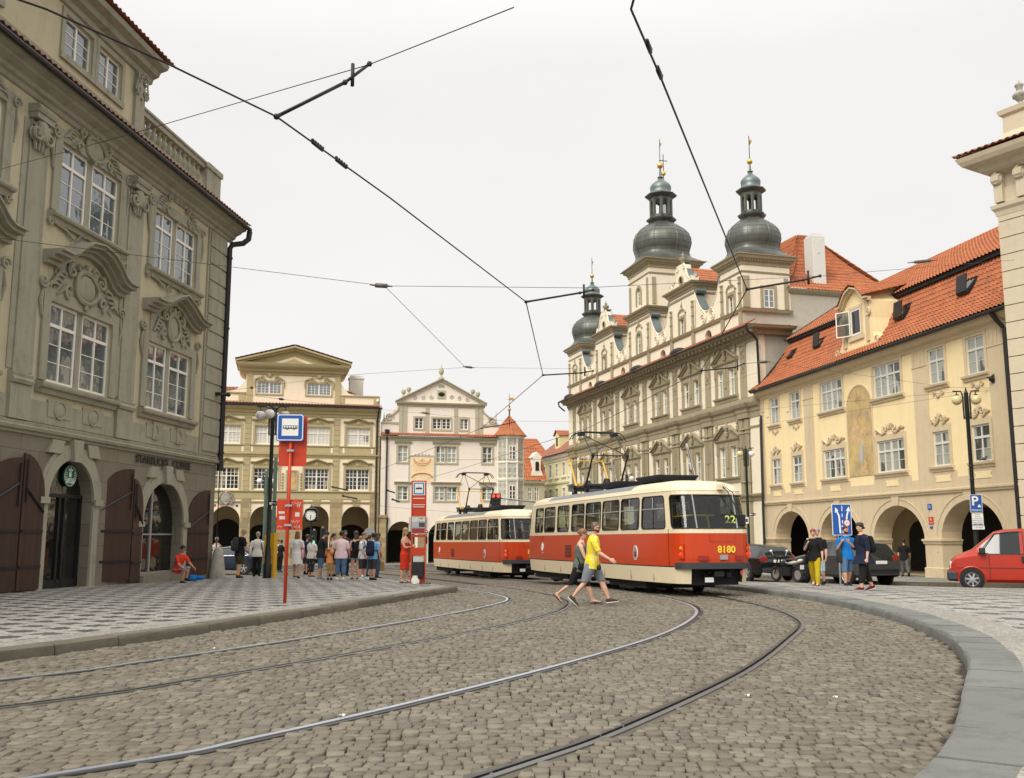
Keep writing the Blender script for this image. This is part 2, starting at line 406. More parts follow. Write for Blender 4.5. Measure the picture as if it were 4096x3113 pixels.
# wood of the shop shutters: vertical boards
def boards(name, c):
    m, t, b = nt(name); v = coords(t)
    sp = N(t,'ShaderNodeSeparateXYZ'); ln(t, v, sp.inputs[0]); u = mth(t,'ADD',sp.outputs[0],mth(t,'MULTIPLY',sp.outputs[1],.7))
    fl = mth(t,'FLOOR',mth(t,'MULTIPLY',u,6.5)); fr = mth(t,'FRACT',mth(t,'MULTIPLY',u,6.5))
    wn = N(t,'ShaderNodeTexWhiteNoise'); wn.noise_dimensions = '1D'; ln(t, fl, wn.inputs['W'])
    gr = noise(t, coords(t,(9,9,.7)), 3, 6)
    col = mixc(t, wn.outputs['Value'], dk(c,.55), dk(c,1.25)); col = mixc(t, gr, dk(c,.35), col)
    gap = ramp(t, fr, [(0,0.0),(.05,1.0),(.95,1.0),(1,0.0)]); col = mixc(t, gap, (.01,.006,.004), col)
    ln(t, col, b.inputs['Base Color']); b.inputs['Roughness'].default_value = .6; bump(t, b, mth(t,'ADD',gap,mth(t,'MULTIPLY',gr,.3)), .5, .015)
boards('shutter_wood', (.062,.025,.013))
# fresco (weathered wall painting) and sundial field
def fresco(name, base, spots):
    m, t, b = nt(name); v = coords(t); col = base
    for i, (c, sc, lo, hi) in enumerate(spots):
        q = coords(t, (1,1,.8)); ad = N(t,'ShaderNodeVectorMath'); ad.inputs[1].default_value = (i*7.3, i*3.1, i*1.7); ln(t, q, ad.inputs[0])
        col = mixc(t, ramp(t, noise(t, ad.outputs[0], sc, 6, .65), [(lo,0.0),(hi,1.0)]), col, c)
    ln(t, col, b.inputs['Base Color']); b.inputs['Roughness'].default_value = .9
fresco('fresco', (.46,.33,.16), [((.60,.44,.17),.9,.4,.6),((.36,.16,.10),1.3,.55,.68),((.33,.26,.17),1.8,.5,.7),((.55,.42,.26),2.6,.55,.75),((.22,.15,.08),3.4,.6,.8)])
fresco('sundial_field', (.83,.62,.36), [((.86,.70,.46),1.2,.4,.65),((.76,.50,.26),2.0,.6,.8)])
plain('faded_red', (.66,.40,.24), .9); plain('faded_blue', (.42,.44,.46), .9)
# ground
def setts_mat():
    m, t, b = nt('granite_setts'); v = coords(t); g = N(t,'ShaderNodeNewGeometry')
    col = ramp(t, g.outputs['Random Per Island'], [(0,(.052,.045,.028)),(.3,(.094,.082,.053)),(.65,(.132,.117,.078)),(1,(.195,.176,.124))])
    col = mixc(t, mth(t,'MULTIPLY',ramp(t, noise(t, v, .5, 4), [(.42,0.0),(.7,1.0)]),.5), col, (.105,.070,.038))
    sp = noise(t, v, 160, 2); col = mixc(t, .3, col, mixc(t, sp, (.05,.045,.04), (.42,.37,.30)))
    ln(t, col, b.inputs['Base Color']); b.inputs['Roughness'].default_value = .62; b.inputs['Specular IOR Level'].default_value = .45
    bump(t, b, mth(t,'ADD',noise(t, v, 38, 5, .65), mth(t,'MULTIPLY',sp,.3)), .55, .012)
setts_mat()
def road_mat():
    m, t, b = nt('road_bed'); v = coords(t)
    br = N(t,'ShaderNodeTexBrick'); br.inputs['Scale'].default_value = 1; br.inputs['Brick Width'].default_value = .17; br.inputs['Row Height'].default_value = .155; br.inputs['Mortar Size'].default_value = .012
    wb = N(t,'ShaderNodeVectorMath'); ln(t, v, wb.inputs[0]); nn = N(t,'ShaderNodeTexNoise'); nn.inputs['Scale'].default_value = 2.5; ln(t, v, nn.inputs['Vector'])
    sc = N(t,'ShaderNodeVectorMath', operation='SCALE'); ln(t, nn.outputs['Color'], sc.inputs[0]); sc.inputs['Scale'].default_value = .12; ln(t, sc.outputs[0], wb.inputs[1])
    ln(t, wb.outputs[0], br.inputs['Vector'])
    br.inputs['Color1'].default_value = (.11,.092,.067,1); br.inputs['Color2'].default_value = (.19,.165,.125,1); br.inputs['Mortar'].default_value = (.045,.034,.024,1)
    sy = N(t,'ShaderNodeSeparateXYZ'); ln(t, v, sy.inputs[0])
    far = ramp(t, mth(t,'DIVIDE',sy.outputs[1],100), [(.315,0.0),(.335,1.0)])
    col = mixc(t, far, mixc(t, noise(t, v, 9, 5), (.016,.011,.007), (.050,.035,.022)), br.outputs['Color'])
    ln(t, col, b.inputs['Base Color']); b.inputs['Roughness'].default_value = .8; bump(t, b, mth(t,'SUBTRACT',noise(t,v,40,3),br.outputs['Fac']), .4, .01)
road_mat()
def mosaic(name, per, hx, share, light, dark, skew=0.0, rot=0.0):
    "small-stone paving, about 6 cm cubes, laid in a repeating dark pattern on light ground"
    m, t, b = nt(name); tc = N(t,'ShaderNodeTexCoord'); mp = N(t,'ShaderNodeMapping'); mp.inputs['Rotation'].default_value = (0,0,rot); ln(t, tc.outputs['Object'], mp.inputs[0]); v = mp.outputs[0]
    nn = N(t,'ShaderNodeTexNoise'); nn.inputs['Scale'].default_value = 9; ln(t, v, nn.inputs['Vector'])
    sc = N(t,'ShaderNodeVectorMath', operation='SCALE'); ln(t, nn.outputs['Color'], sc.inputs[0]); sc.inputs['Scale'].default_value = .035
    ad = N(t,'ShaderNodeVectorMath'); ln(t, v, ad.inputs[0]); ln(t, sc.outputs[0], ad.inputs[1])
    vo = N(t,'ShaderNodeTexVoronoi'); vo.inputs['Scale'].default_value = 15.5; vo.inputs['Randomness'].default_value = .35; ln(t, ad.outputs[0], vo.inputs['Vector'])
    ve = N(t,'ShaderNodeTexVoronoi'); ve.feature = 'DISTANCE_TO_EDGE'; ve.inputs['Scale'].default_value = 15.5; ve.inputs['Randomness'].default_value = .35; ln(t, ad.outputs[0], ve.inputs['Vector'])
    sx = N(t,'ShaderNodeSeparateXYZ'); ln(t, vo.outputs['Position'], sx.inputs[0]); X, Y = sx.outputs[0], sx.outputs[1]
    X = mth(t,'ADD',X,mth(t,'MULTIPLY',Y,skew))
    # diamonds in staggered rows, outlines jagged because whole stones are light or dark
    def dia(ox, oy):
        fx = mth(t,'ABSOLUTE',mth(t,'SUBTRACT',mth(t,'FRACT',mth(t,'ADD',mth(t,'DIVIDE',X,hx),ox)),.5)); fy = mth(t,'ABSOLUTE',mth(t,'SUBTRACT',mth(t,'FRACT',mth(t,'ADD',mth(t,'DIVIDE',Y,per),oy)),.5))
        return mth(t,'ADD',fx,fy)
    d = mth(t,'MINIMUM',dia(0,0),dia(.5,.5))
    sp = N(t,'ShaderNodeSeparateColor'); ln(t, vo.outputs['Color'], sp.inputs[0])
    dd = mth(t,'ADD',d,mth(t,'MULTIPLY',mth(t,'SUBTRACT',sp.outputs[2],.5),.10))
    msk = mth(t,'LESS_THAN',dd,share)
    col = mixc(t, msk, mixc(t, sp.outputs[0], dk(light,.72), dk(light,1.2)), mixc(t, sp.outputs[1], dk(dark,.6), dk(dark,1.5)))
    big = noise(t, v, .45, 5); col = mixc(t, mth(t,'MULTIPLY',ramp(t,big,[(.4,0.0),(.7,1.0)]),.35), col, dk(light,.45))
    jn = ramp(t, ve.outputs['Distance'], [(.02,0.0),(.09,1.0)]); col = mixc(t, jn, (.10,.09,.075), col)
    ln(t, col, b.inputs['Base Color']); b.inputs['Roughness'].default_value = .7; bump(t, b, jn, .5, .012)
mosaic('mosaic_left', .84, .96, .29, (.385,.365,.325), (.030,.033,.039), .15, R(-6)); mosaic('mosaic_right', 1.15, 1.5, .275, (.40,.385,.345), (.085,.097,.104), .2, R(18)); mosaic('mosaic_plain', 2, 2, -1, (.35,.335,.295), (.2,.2,.2))
def granite(name, c):
    m, t, b = nt(name); v = coords(t); g = N(t,'ShaderNodeNewGeometry')
    col = mixc(t, g.outputs['Random Per Island'], dk(c,.8), dk(c,1.15)); sp = noise(t, v, 120, 2)
    col = mixc(t, .3, col, mixc(t, sp, dk(c,.3), dk(c,1.7)))
    col = mixc(t, mth(t,'MULTIPLY',ramp(t, noise(t, v, 2.2, 7, .72), [(.48,0.0),(.7,1.0)]),.6), col, (.07,.058,.04))
    ln(t, col, b.inputs['Base Color']); b.inputs['Roughness'].default_value = .75; bump(t, b, mth(t,'ADD',noise(t, v, 22, 6, .7),mth(t,'MULTIPLY',noise(t,v,5,3),1.5)), .5, .02)
granite('kerb_brown', (.145,.128,.092)); granite('kerb_grey', (.165,.172,.16)); granite('stone_grey', (.36,.335,.28))
plain('rail_steel', (.56,.59,.65), .38, .8, .2, 3); plain('rail_dull', (.20,.20,.20), .4, .8, .3, 3); plain('rail_groove', (.02,.02,.02), .6, .3); plain('rail_bed', (.10,.083,.058), .85, 0, .3, 5, bmp=.3); plain('rail_dark', (.09,.085,.08), .4, .8, .3, 4); plain('concrete', (.20,.185,.155), .9, 0, .3, 3, bmp=.3)
# vehicles and street furniture
plain('tram_red', (.53,.050,.008), .28, 0, .06, 3, .5); plain('tram_cream', (.74,.63,.43), .32, 0, .07, 2); plain('tram_roof', (.20,.215,.225), .4, .3, .3, 2.5); plain('rubber', (.012,.012,.012), .6)
plain('tram_dark', (.012,.011,.010), .8); plain('yellow_bar', (.80,.55,.03), .4); plain('panto_yellow', (.72,.42,.06), .5); plain('chrome', (.65,.65,.64), .2, 1)
plain('lamp_red', (.75,.03,.015), .3, emit=.8); plain('lamp_amber', (.75,.22,.02), .3); plain('lamp_off', (.30,.02,.015), .3); plain('number_yellow', (.85,.58,.05), .5); plain('display_green', (.50,.58,.10), .5, emit=.35); plain('sign_white', (.80,.79,.75), .5, 0, .04)
plain('seat_brown', (.06,.03,.022), .6); plain('interior', (.16,.15,.135), .7)
plain('sign_red', (.54,.042,.007), .42, 0, .12, 5); plain('sign_blue', (.010,.085,.36), .4, 0, .05); plain('stop_blue', (.02,.22,.42), .4); plain('paper', (.62,.60,.56), .8, 0, .2, 9); plain('board_red', (.30,.03,.03), .5)
plain('pole_green', (.13,.20,.155), .5, 0, .15); plain('pole_black', (.012,.016,.015), .4, .3); plain('globe_white', (.80,.79,.76), .25); plain('globe_yellow', (.66,.56,.30), .25); plain('post_yellow', (.70,.39,.012), .5, 0, .12)
plain('signal_red', (.9,.06,.03), .3, emit=1.2); plain('signal_green', (.05,.7,.5), .3, emit=1.2); plain('logo_green', (.0,.16,.075), .4); plain('galvanised', (.42,.43,.43), .45, .6)
plain('car_black', (.012,.013,.014), .16, .2, .1); plain('car_navy', (.018,.026,.05), .16, .3, .1); plain('car_grey', (.085,.092,.095), .18, .5, .1); plain('van_red', (.40,.026,.010), .25, 0, .07); plain('tyre', (.014,.013,.013), .85); plain('alloy', (.60,.60,.60), .3, .85); plain('bumper', (.035,.037,.042), .6); plain('headlight', (.72,.72,.70), .12)
plain('plate', (.75,.75,.72), .5); plain('bike_white', (.62,.60,.55), .35); plain('wire', (.022,.020,.022), .5, .3); plain('insulator', (.10,.085,.075), .5); plain('grass', (.05,.075,.022), .9, 0, .4, 9)
# clothing and skin
for nm, c in dict(skin_fair=(.62,.36,.25), skin_tan=(.50,.27,.17), skin_mid=(.40,.21,.13), hair_blond=(.36,.25,.12), hair_brown=(.075,.042,.024), hair_dark=(.016,.012,.010), hair_grey=(.32,.30,.28), hair_red=(.24,.035,.022), hair_ginger=(.22,.10,.05), hair_shaved=(.14,.09,.065)).items(): plain(nm, c, .6 if nm[:4]=='skin' else .5, 0, .08 if nm[:4]=='skin' else .4, 14)
for nm, c in dict(white=(.74,.72,.69), black=(.014,.014,.015), olive=(.055,.048,.026), grey_green=(.115,.135,.115), jean=(.085,.15,.25), jean_light=(.27,.36,.44), jean_dark=(.04,.075,.13), grey=(.20,.215,.24), dark_grey=(.045,.045,.047), red=(.62,.05,.022), orange=(.85,.33,.12), pink=(.74,.55,.56), rose=(.75,.38,.42), navy=(.014,.020,.042), blue=(.012,.16,.47), sky=(.16,.40,.66), mustard=(.48,.36,.015), khaki=(.45,.30,.14), maroon=(.13,.012,.018), brown=(.08,.04,.025), tan=(.40,.25,.12), green=(.02,.23,.13), light_blue=(.45,.60,.66), lavender=(.62,.50,.58), cream=(.66,.60,.48), charcoal=(.10,.10,.10)).items():
    plain('cloth_'+nm, c, .9, 0, .16, 7, .2, bmp=.25)
def print_cloth(name, base, spots, sc=9):
    m, t, b = nt(name); v = coords(t); col = base
    for i, (c, lo) in enumerate(spots):
        ad = N(t,'ShaderNodeVectorMath'); ad.inputs[1].default_value = (i*5.1,i*2.3,i*9.7); ln(t, v, ad.inputs[0])
        col = mixc(t, ramp(t, noise(t, ad.outputs[0], sc, 2), [(lo,0.0),(lo+.03,1.0)]), col, c)
    ln(t, col, b.inputs['Base Color']); b.inputs['Roughness'].default_value = .9
print_cloth('print_yellow', (.74,.60,.025), [((.68,.66,.52),.585),((.06,.06,.04),.68)], 13); print_cloth('print_white', (.70,.69,.68), [((.12,.25,.42),.60),((.10,.10,.12),.66)], 12); print_cloth('print_black', (.018,.018,.02), [((.62,.62,.60),.63)], 22); print_cloth('print_tee', (.014,.014,.015), [((.45,.50,.10),.72)], 9)
# ---------------------------------------------------------------- street
def catmull(P, n=10):
    P = [Vector(p) for p in P]; out = []
    for i in range(len(P)-1):
        p0 = P[max(i-1,0)]; p1 = P[i]; p2 = P[i+1]; p3 = P[min(i+2,len(P)-1)]
        for k in range(n):
            t = k/n
            out.append(.5*((2*p1)+(p2-p0)*t+(2*p0-5*p1+4*p2-p3)*t*t+(3*p1-p0-3*p2+p3)*t**3))
    return out+[P[-1]]
V2 = lambda a: [Vector((x,y)) for x,y in a]
KL = catmull(V2([(-14,1.5),(-8.9,7.6),(-6.27,12.59),(-5.35,14.77),(-4.51,17.17),(-3.39,20.84),(-2.23,25.3),(-1.62,27.9),(-1.62,28.9),(-2.1,30.2),(-3.2,32.8),(-4.6,37.2),(-5.6,40.2),(-7.2,41.3),(-12,41.6),(-30,41.6)]),8)
KR = catmull(V2([(-2.5,1.0),(.9,4.3),(2.79,6.73),(4.28,9.59),(5.47,12.11),(6.40,14.94),(7.10,18.96),(7.22,23.14),(6.80,27.13),(6.35,30),(6.1,33.5),(6.2,34.6)]),8)
RAILS = [[(-13.5,3.2),(-9.6,6.6),(-5.45,10.97),(-4.5,12.5),(-3.05,15.4),(-1.45,19.2),(-.42,22.3),(-.08,24.4),(-.42,26.6),(-1.25,29.5),(-3.0,36),(-5.3,44),(-8,52),(-13,60),(-22,65)],
         [(-12.6,1.8),(-8.5,5.4),(-4.54,9.3),(-3.35,11.0),(-1.87,13.75),(-.2,17.2),(.85,20.1),(1.27,22.4),(1.3,24.3),(1.0,26.5),(.2,29.8),(-1.55,36.3),(-3.9,44.4),(-6.7,52.8),(-12,61.2),(-21.5,66.4)],
         [(-10.5,1.2),(-6.0,4.0),(-2.72,6.9),(-2.0,7.76),(-.84,9.55),(.79,12.45),(2.45,15.9),(3.6,19.4),(4.0,22.0),(3.88,24.98),(3.35,28.5),(1.4,36.8),(-1.0,45),(-3.9,53.6),(-10,62.6),(-20.8,67.8)],
         [(-5.4,.2),(-2.5,3.5),(-.08,6.75),(.95,8.3),(2.65,11.5),(4.1,14.9),(5.1,17.6),(5.5,20.18),(5.52,22.6),(5.28,25.48),(4.78,28.8),(2.83,37.1),(.5,45.4),(-2.5,54.4),(-9,63.8),(-20.2,69)]]
RAILS = [catmull(V2(r), 8) for r in RAILS]
def x_at(P, y):
    for a, b in zip(P, P[1:]):
        if min(a.y,b.y) <= y <= max(a.y,b.y) and abs(a.y-b.y) > 1e-9: return a.x+(b.x-a.x)*(y-a.y)/(b.y-a.y)
    return None
def offset(P, d):
    out = []
    for i in range(len(P)):
        t = (P[min(i+1,len(P)-1)]-P[max(i-1,0)]).normalized(); out.append(P[i]+Vector((t.y,-t.x))*d)
    return out
def seg_dist(P, xs, ys):
    d = np.full(xs.shape, 1e9)
    for a, b in zip(P, P[1:]):
        ax, ay = a.x, a.y; bx, by = b.x-a.x, b.y-a.y; L = bx*bx+by*by
        if L < 1e-9: continue
        t = np.clip(((xs-ax)*bx+(ys-ay)*by)/L, 0, 1); d = np.minimum(d, np.hypot(xs-ax-t*bx, ys-ay-t*by))
    return d
def build_ground():
    xs = [-400,-160,-90]+[-60+2*i for i in range(61)]+[90,160,400]; ys = [-300,-120,-50]+[-12+1.6*i for i in range(72)]+[120,170,260,700]
    mb = MB(); w = len(xs)
    mb.add([(x,y,zg(x,y)-.035) for y in ys for x in xs], [(j*w+i,j*w+i+1,(j+1)*w+i+1,(j+1)*w+i) for j in range(len(ys)-1) for i in range(w-1)])
    tag(mb.build('ground', MAT['road_bed'], None, True), kind='structure')
    # granite setts of the roadway, one bevelled stone each
    rnd = np.random.RandomState(3); cx=[]; cy=[]; hw=[]; hd=[]
    y = 5.2; row = 0
    while y < 33.5:
        d = .122+.014*rnd.rand(); lim = .56*y+2.2; x = -lim - rnd.rand()*.2
        while x < lim:
            w_ = .085+.062*rnd.rand(); yy = y+.10*math.sin(x*.45+.6)+.05*math.sin(x*1.3+row*.05)
            cx.append(x+w_/2); cy.append(yy); hw.append(w_/2-.003-.004*rnd.rand()); hd.append(d/2-.0045-.006*rnd.rand()); x += w_
        y += d; row += 1
    cx=np.array(cx); cy=np.array(cy); hw=np.array(hw); hd=np.array(hd)
    ok = np.ones(len(cx),bool)
    xl = np.array([ (x_at(KL[:60],q) if 2<q<27.9 else -1.7) or -1.7 for q in np.arange(0,45,.1)]); xr = np.array([ (x_at(KR,q) if 1.2<q<34.5 else 60) or 60 for q in np.arange(0,45,.1)])
    idx = np.clip((cy/.1).astype(int),0,449); ok &= (cx-hw*.5 > xl[idx]+.02) | (cy>30.6); ok &= (cx+hw*.5 < xr[idx]-.02)
    lft = (cy>27.5)&(cy<41)
    for i in np.where(lft)[0]:
        q = x_at(KL[50:], cy[i])
        if q is not None and cx[i] < q+.1: ok[i] = False
    for r in RAILS: ok &= seg_dist(r[::2], cx, cy) > .105
    cx,cy,hw,hd = cx[ok],cy[ok],hw[ok],hd[ok]; n = len(cx)
    z = np.array([zg(a,b) for a,b in zip(cx,cy)]) + rnd.randn(n)*.006
    tx = rnd.randn(n)*.024; ty = rnd.randn(n)*.028; rot = rnd.randn(n)*.035
    sx = np.array([-1,1,1,-1]); sy = np.array([-1,-1,1,1]); V = np.zeros((n,12,3))
    jit = rnd.randn(n,4,2)*.0055
    for k,(ins,dz) in enumerate(((-.001,-.045),(0,-.0055),(.005,.001))):
        for q in range(4):
            lx = sx[q]*(hw-ins)+jit[:,q,0]; ly = sy[q]*(hd-ins)+jit[:,q,1]
            V[:,k*4+q,0] = cx+lx*np.cos(rot)-ly*np.sin(rot); V[:,k*4+q,1] = cy+lx*np.sin(rot)+ly*np.cos(rot); V[:,k*4+q,2] = z+dz+tx*lx+ty*ly
    base = np.array([[8,9,10,11]]+[[a+q,a+(q+1)%4,a+4+(q+1)%4,a+4+q] for a in (0,4) for q in range(4)])
    Fc = (base[None]+12*np.arange(n)[:,None,None]).reshape(-1,4)
    me = bpy.data.meshes.new('road'); me.vertices.add(n*12); me.vertices.foreach_set('co', V.reshape(-1)); nf=len(Fc)
    me.loops.add(nf*4); me.polygons.add(nf); me.loops.foreach_set('vertex_index', Fc.reshape(-1)); me.polygons.foreach_set('loop_start', np.arange(nf)*4); me.polygons.foreach_set('loop_total', np.full(nf,4))
    me.materials.append(MAT['granite_setts']); me.update(); me.validate()
    o = bpy.data.objects.new('road', me); COL.objects.link(o); tag(o, kind='structure')
    # pavements
    def sheet(name, rows, mat, dz, nx=26):
        mb = MB(); vs = []
        for y, xa, xb in rows:
            for i in range(nx+1):
                t = i/nx; x = xa+(xb-xa)*t; vs.append((x,y,zg(x,y)+dz))
        w = nx+1
        mb.add(vs, [(j*w+i,j*w+i+1,(j+1)*w+i+1,(j+1)*w+i) for j in range(len(rows)-1) for i in range(nx)])
        return tag(mb.build(name, mat, None, True), kind='structure')
    KLi = offset(KL, -.30); KRi = offset(KR, .55)
    rl=[]; 
    for k in range(0,160):
        y = 1.6+k*.25
        if y > 41.4: break
        a = x_at(KLi[:57],y) if y < 28 else x_at(KLi[57:],y)
        if a is None: a = x_at(KLi,y)
        if a is not None: rl.append((y,-45,a+.02))
    sheet('pavement', rl, MAT['mosaic_left'], .135, 30)
    # plain band of pale stones behind the kerb
    def strip(P, d0, d1, mat, dz, name):
        A = offset(P,d0); B = offset(P,d1); mb = MB(); vs=[]
        for a,b in zip(A,B): vs += [(a.x,a.y,zg(a.x,a.y)+dz),(b.x,b.y,zg(b.x,b.y)+dz)]
        mb.add(vs, [(2*i,2*i+1,2*i+3,2*i+2) for i in range(len(P)-1)]); return tag(mb.build(name, mat), kind='structure')
    strip(KL[4:-6], -.29, -.80, MAT['mosaic_plain'], .1395, 'pavement_border')
    rr=[]
    for k in range(0,140):
        y = 1.4+k*.25
        if y > 34.2: break
        a = x_at(KRi,y)
        if a is None: continue
        b = 46 if y < 27.5 else max(a+.6, 46-(y-27.5)*14) if y < 29.8 else max(a+.5, 13.8-(y-29.8)*1.75)
        rr.append((y,a-.02,b))
    sheet('pavement', rr, MAT['mosaic_right'], .125, 40)
    strip(KR[2:-3], .54, 1.25, MAT['mosaic_plain'], .1295, 'pavement_border')
    # kerbs: separate stones with worn edges
    def kerb(name, P, w, h, mat, L, side, seed, flatc=.02):
        rnd = random.Random(seed); mb = MB(); s = 0
        cum=[0]
        for a,b in zip(P,P[1:]): cum.append(cum[-1]+(b-a).length)
        def pt(q):
            for i in range(len(P)-1):
                if cum[i+1] >= q: 
                    t=(q-cum[i])/max(1e-6,cum[i+1]-cum[i]); return P[i].lerp(P[i+1],t), (P[i+1]-P[i]).normalized()
            return P[-1], (P[-1]-P[-2]).normalized()
        while s < cum[-1]-.1:
            l = L*rnd.uniform(.7,1.35); e = min(s+l, cum[-1]); k = max(3,int((e-s)/.25)); dh = rnd.uniform(-.008,.008); vs=[]
            for i in range(k+1):
                q = s+.009+(e-s-.018)*i/k; p, t = pt(q); nrm = Vector((t.y,-t.x))*side; z0 = zg(p.x,p.y)
                for o_,z_ in ((0.0,-.06),(0.0+rnd.uniform(0,.012),h*.55),(.012+rnd.uniform(0,.01),h-.025),(.04+rnd.uniform(0,.012),h+dh),(w,h+dh),(w,-.06)):
                    vs.append((p.x+nrm.x*o_, p.y+nrm.y*o_, z0+z_+rnd.uniform(-.003,.003)))
            fs = [(i*6+q,i*6+q+1,(i+1)*6+q+1,(i+1)*6+q) if side<0 else (i*6+q+1,i*6+q,(i+1)*6+q,(i+1)*6+q+1) for i in range(k) for q in range(5)]
            fs += [tuple(range(6)), tuple(range((k+1)*6-1,k*6-1,-1))]
            mb.add(vs, fs); s = e
        return tag(mb.build(name, mat, None, 35), kind='structure')
    kerb('kerb', KL, .30, .145, MAT['kerb_brown'], 1.55, -1, 4); kerb('kerb', KR, .55, .135, MAT['kerb_grey'], .95, 1, 5)
    # far pavements in front of the houses, with their kerbs
    def slab(name, poly, h, mat, km, edge):
        mb = MB(); n=len(poly); vs=[(x,y,zg(x,y)+h) for x,y in poly]+[(x,y,zg(x,y)-.1) for x,y in poly]
        mb.add(vs, [tuple(range(n))]+[(i,n+i,n+(i+1)%n,(i+1)%n) for i in range(n)]); tag(mb.build(name, mat), kind='structure')
        kerb('kerb', V2(edge), .28, h+.012, km, 1.0, -1, 9)
    def dense(a,b,k=8): return [(a[0]+(b[0]-a[0])*i/k, a[1]+(b[1]-a[1])*i/k) for i in range(k)]
    e1 = dense((45,37.6),(15.2,37.6))+dense((15.2,37.6),(14.2,37.9),3)+dense((14.2,37.9),(13.5,38.8),3)+dense((13.5,38.8),(9.4,62),10)+dense((9.4,62),(3,92),8)+[(2.2,96)]
    slab('pavement', e1+[(16,96)]+[(46,96)], .12, MAT['mosaic_right'], MAT['kerb_brown'], e1)
    e2 = dense((1.6,68.6),(-13.4,65.1),8)+[(-13.4,65.1),(-40,58)]
    slab('pavement', e2+[(-40,80),(1.6,80)], .14, MAT['mosaic_plain'], MAT['kerb_grey'], e2)
    # rails: a bright running head, a dark groove and the guard lip
    for i, r in enumerate(RAILS):
        mb = MB(); sgn = 1
        for (o0,o1,z,mi) in ((-.15,-.066,-.006,3),(-.066,-.004,.006,0),(-.004,.042,-.024,1),(.042,.085,.004,2),(.085,.15,-.006,3)):
            A = offset(r,o0*(-1 if i%2 else 1)); B = offset(r,o1*(-1 if i%2 else 1)); vs=[]
            for a,b in zip(A,B): vs += [(a.x,a.y,zg(a.x,a.y)+z),(b.x,b.y,zg(b.x,b.y)+z),(b.x,b.y,zg(b.x,b.y)+z-.06),(a.x,a.y,zg(a.x,a.y)+z-.06)]
            fl = (i%2==1)
            for q in range(len(r)-1):
                for k_ in range(4):
                    pass
            fs=[]
            for q in range(len(r)-1):
                for k_ in (0,1,3):
                    f=(q*4+k_,q*4+(k_+1)%4,(q+1)*4+(k_+1)%4,(q+1)*4+k_); fs.append(f if not fl else f[::-1])
            mb.add(vs,fs,mi)
        o = mb.build('tram_rail', [MAT['rail_steel' if i in (0,2) else 'rail_dull'],MAT['rail_groove'],MAT['rail_dark'],MAT['rail_bed']])
        tag(o, ['leftmost tram rail in the cobbles, next to the bus stop kerb','second tram rail from the left, running under the walking couple','third tram rail from the left, with a bright polished head in the foreground','rightmost tram rail with a deep dark groove, curving towards the grey kerb'][i], 'tram rail', 'tram rails in the cobbles')
    # litter
    rnd = random.Random(12)
    for (u,v,lab) in ((855,2596,'small white scrap of paper near the left kerb'),(1370,2866,'white crumpled scrap lying between the rails in the left foreground'),(3340,2793,'pale scrap of paper on the cobbles right of the last rail'),(2990,2786,'tiny white scrap beside the rightmost rail')):
        p = gp(u,v,.01); mb = MB(); a=rnd.uniform(-.4,.4)
        mb.grid(lambda s,t: (p.x+(s-.5)*.05*math.cos(a)-(t-.5)*.03*math.sin(a), p.y+(s-.5)*.05*math.sin(a)+(t-.5)*.03, p.z+.012+.01*math.sin(s*7+t*4)), 4, 3)
        tag(mb.build('paper_scrap', MAT['paper']), lab, 'litter', 'scraps of litter on the road')
build_ground()
# ---------------------------------------------------------------- corner house with the coffee shop (left)
def hood(mb, pts, layers, mi=0, y=0.0):
    "window pediment following points (x, z): layers of (z below, z above, projection)"
    for a, b, o in layers:
        n = len(pts); vs = []
        for x, z in pts: vs += [(x,y,z+a),(x,y-o,z+a),(x,y-o,z+b),(x,y,z+b)]
        fs = [(i*4+q,i*4+(q+1)%4,(i+1)*4+(q+1)%4,(i+1)*4+q) for i in range(n-1) for q in range(4)]
        fs += [(3,2,1,0),tuple((n-1)*4+q for q in range(4))]
        mb.add(vs, [f[::-1] for f in fs], mi)
def arch_ring(mb, xa, xb, za, zt, rise, w, out, mi=0, y=0.0, legs=True, n=16):
    "stone surround following an arched opening"
    a = arch_pts(xa, xb, zt, rise, n); b = arch_pts(xa-w, xb+w, zt+w, rise+w, n)
    if legs: a = [(xa,za)]+a+[(xb,za)]; b = [(xa-w,za)]+b+[(xb+w,za)]
    k = len(a); vs = []
    for (x,z),(X,Z) in zip(a,b): vs += [(x,y,z),(x,y-out,z),(X,y-out,Z),(X,y,Z)]
    fs = [(i*4+q,(i+1)*4+q,(i+1)*4+(q+1)%4,i*4+(q+1)%4) for i in range(k-1) for q in (0,1,2)]
    mb.add(vs, fs, mi)
def surround(mb, x0, x1, z0, z1, w, out, mi=0, y=0.0):
    mb.box(x0-w,x0,y-out,y,z0-.002,z1+w,mi); mb.box(x1,x1+w,y-out,y,z0-.002,z1+w,mi); mb.box(x0,x1,y-out+.001,y,z1,z1+w,mi)
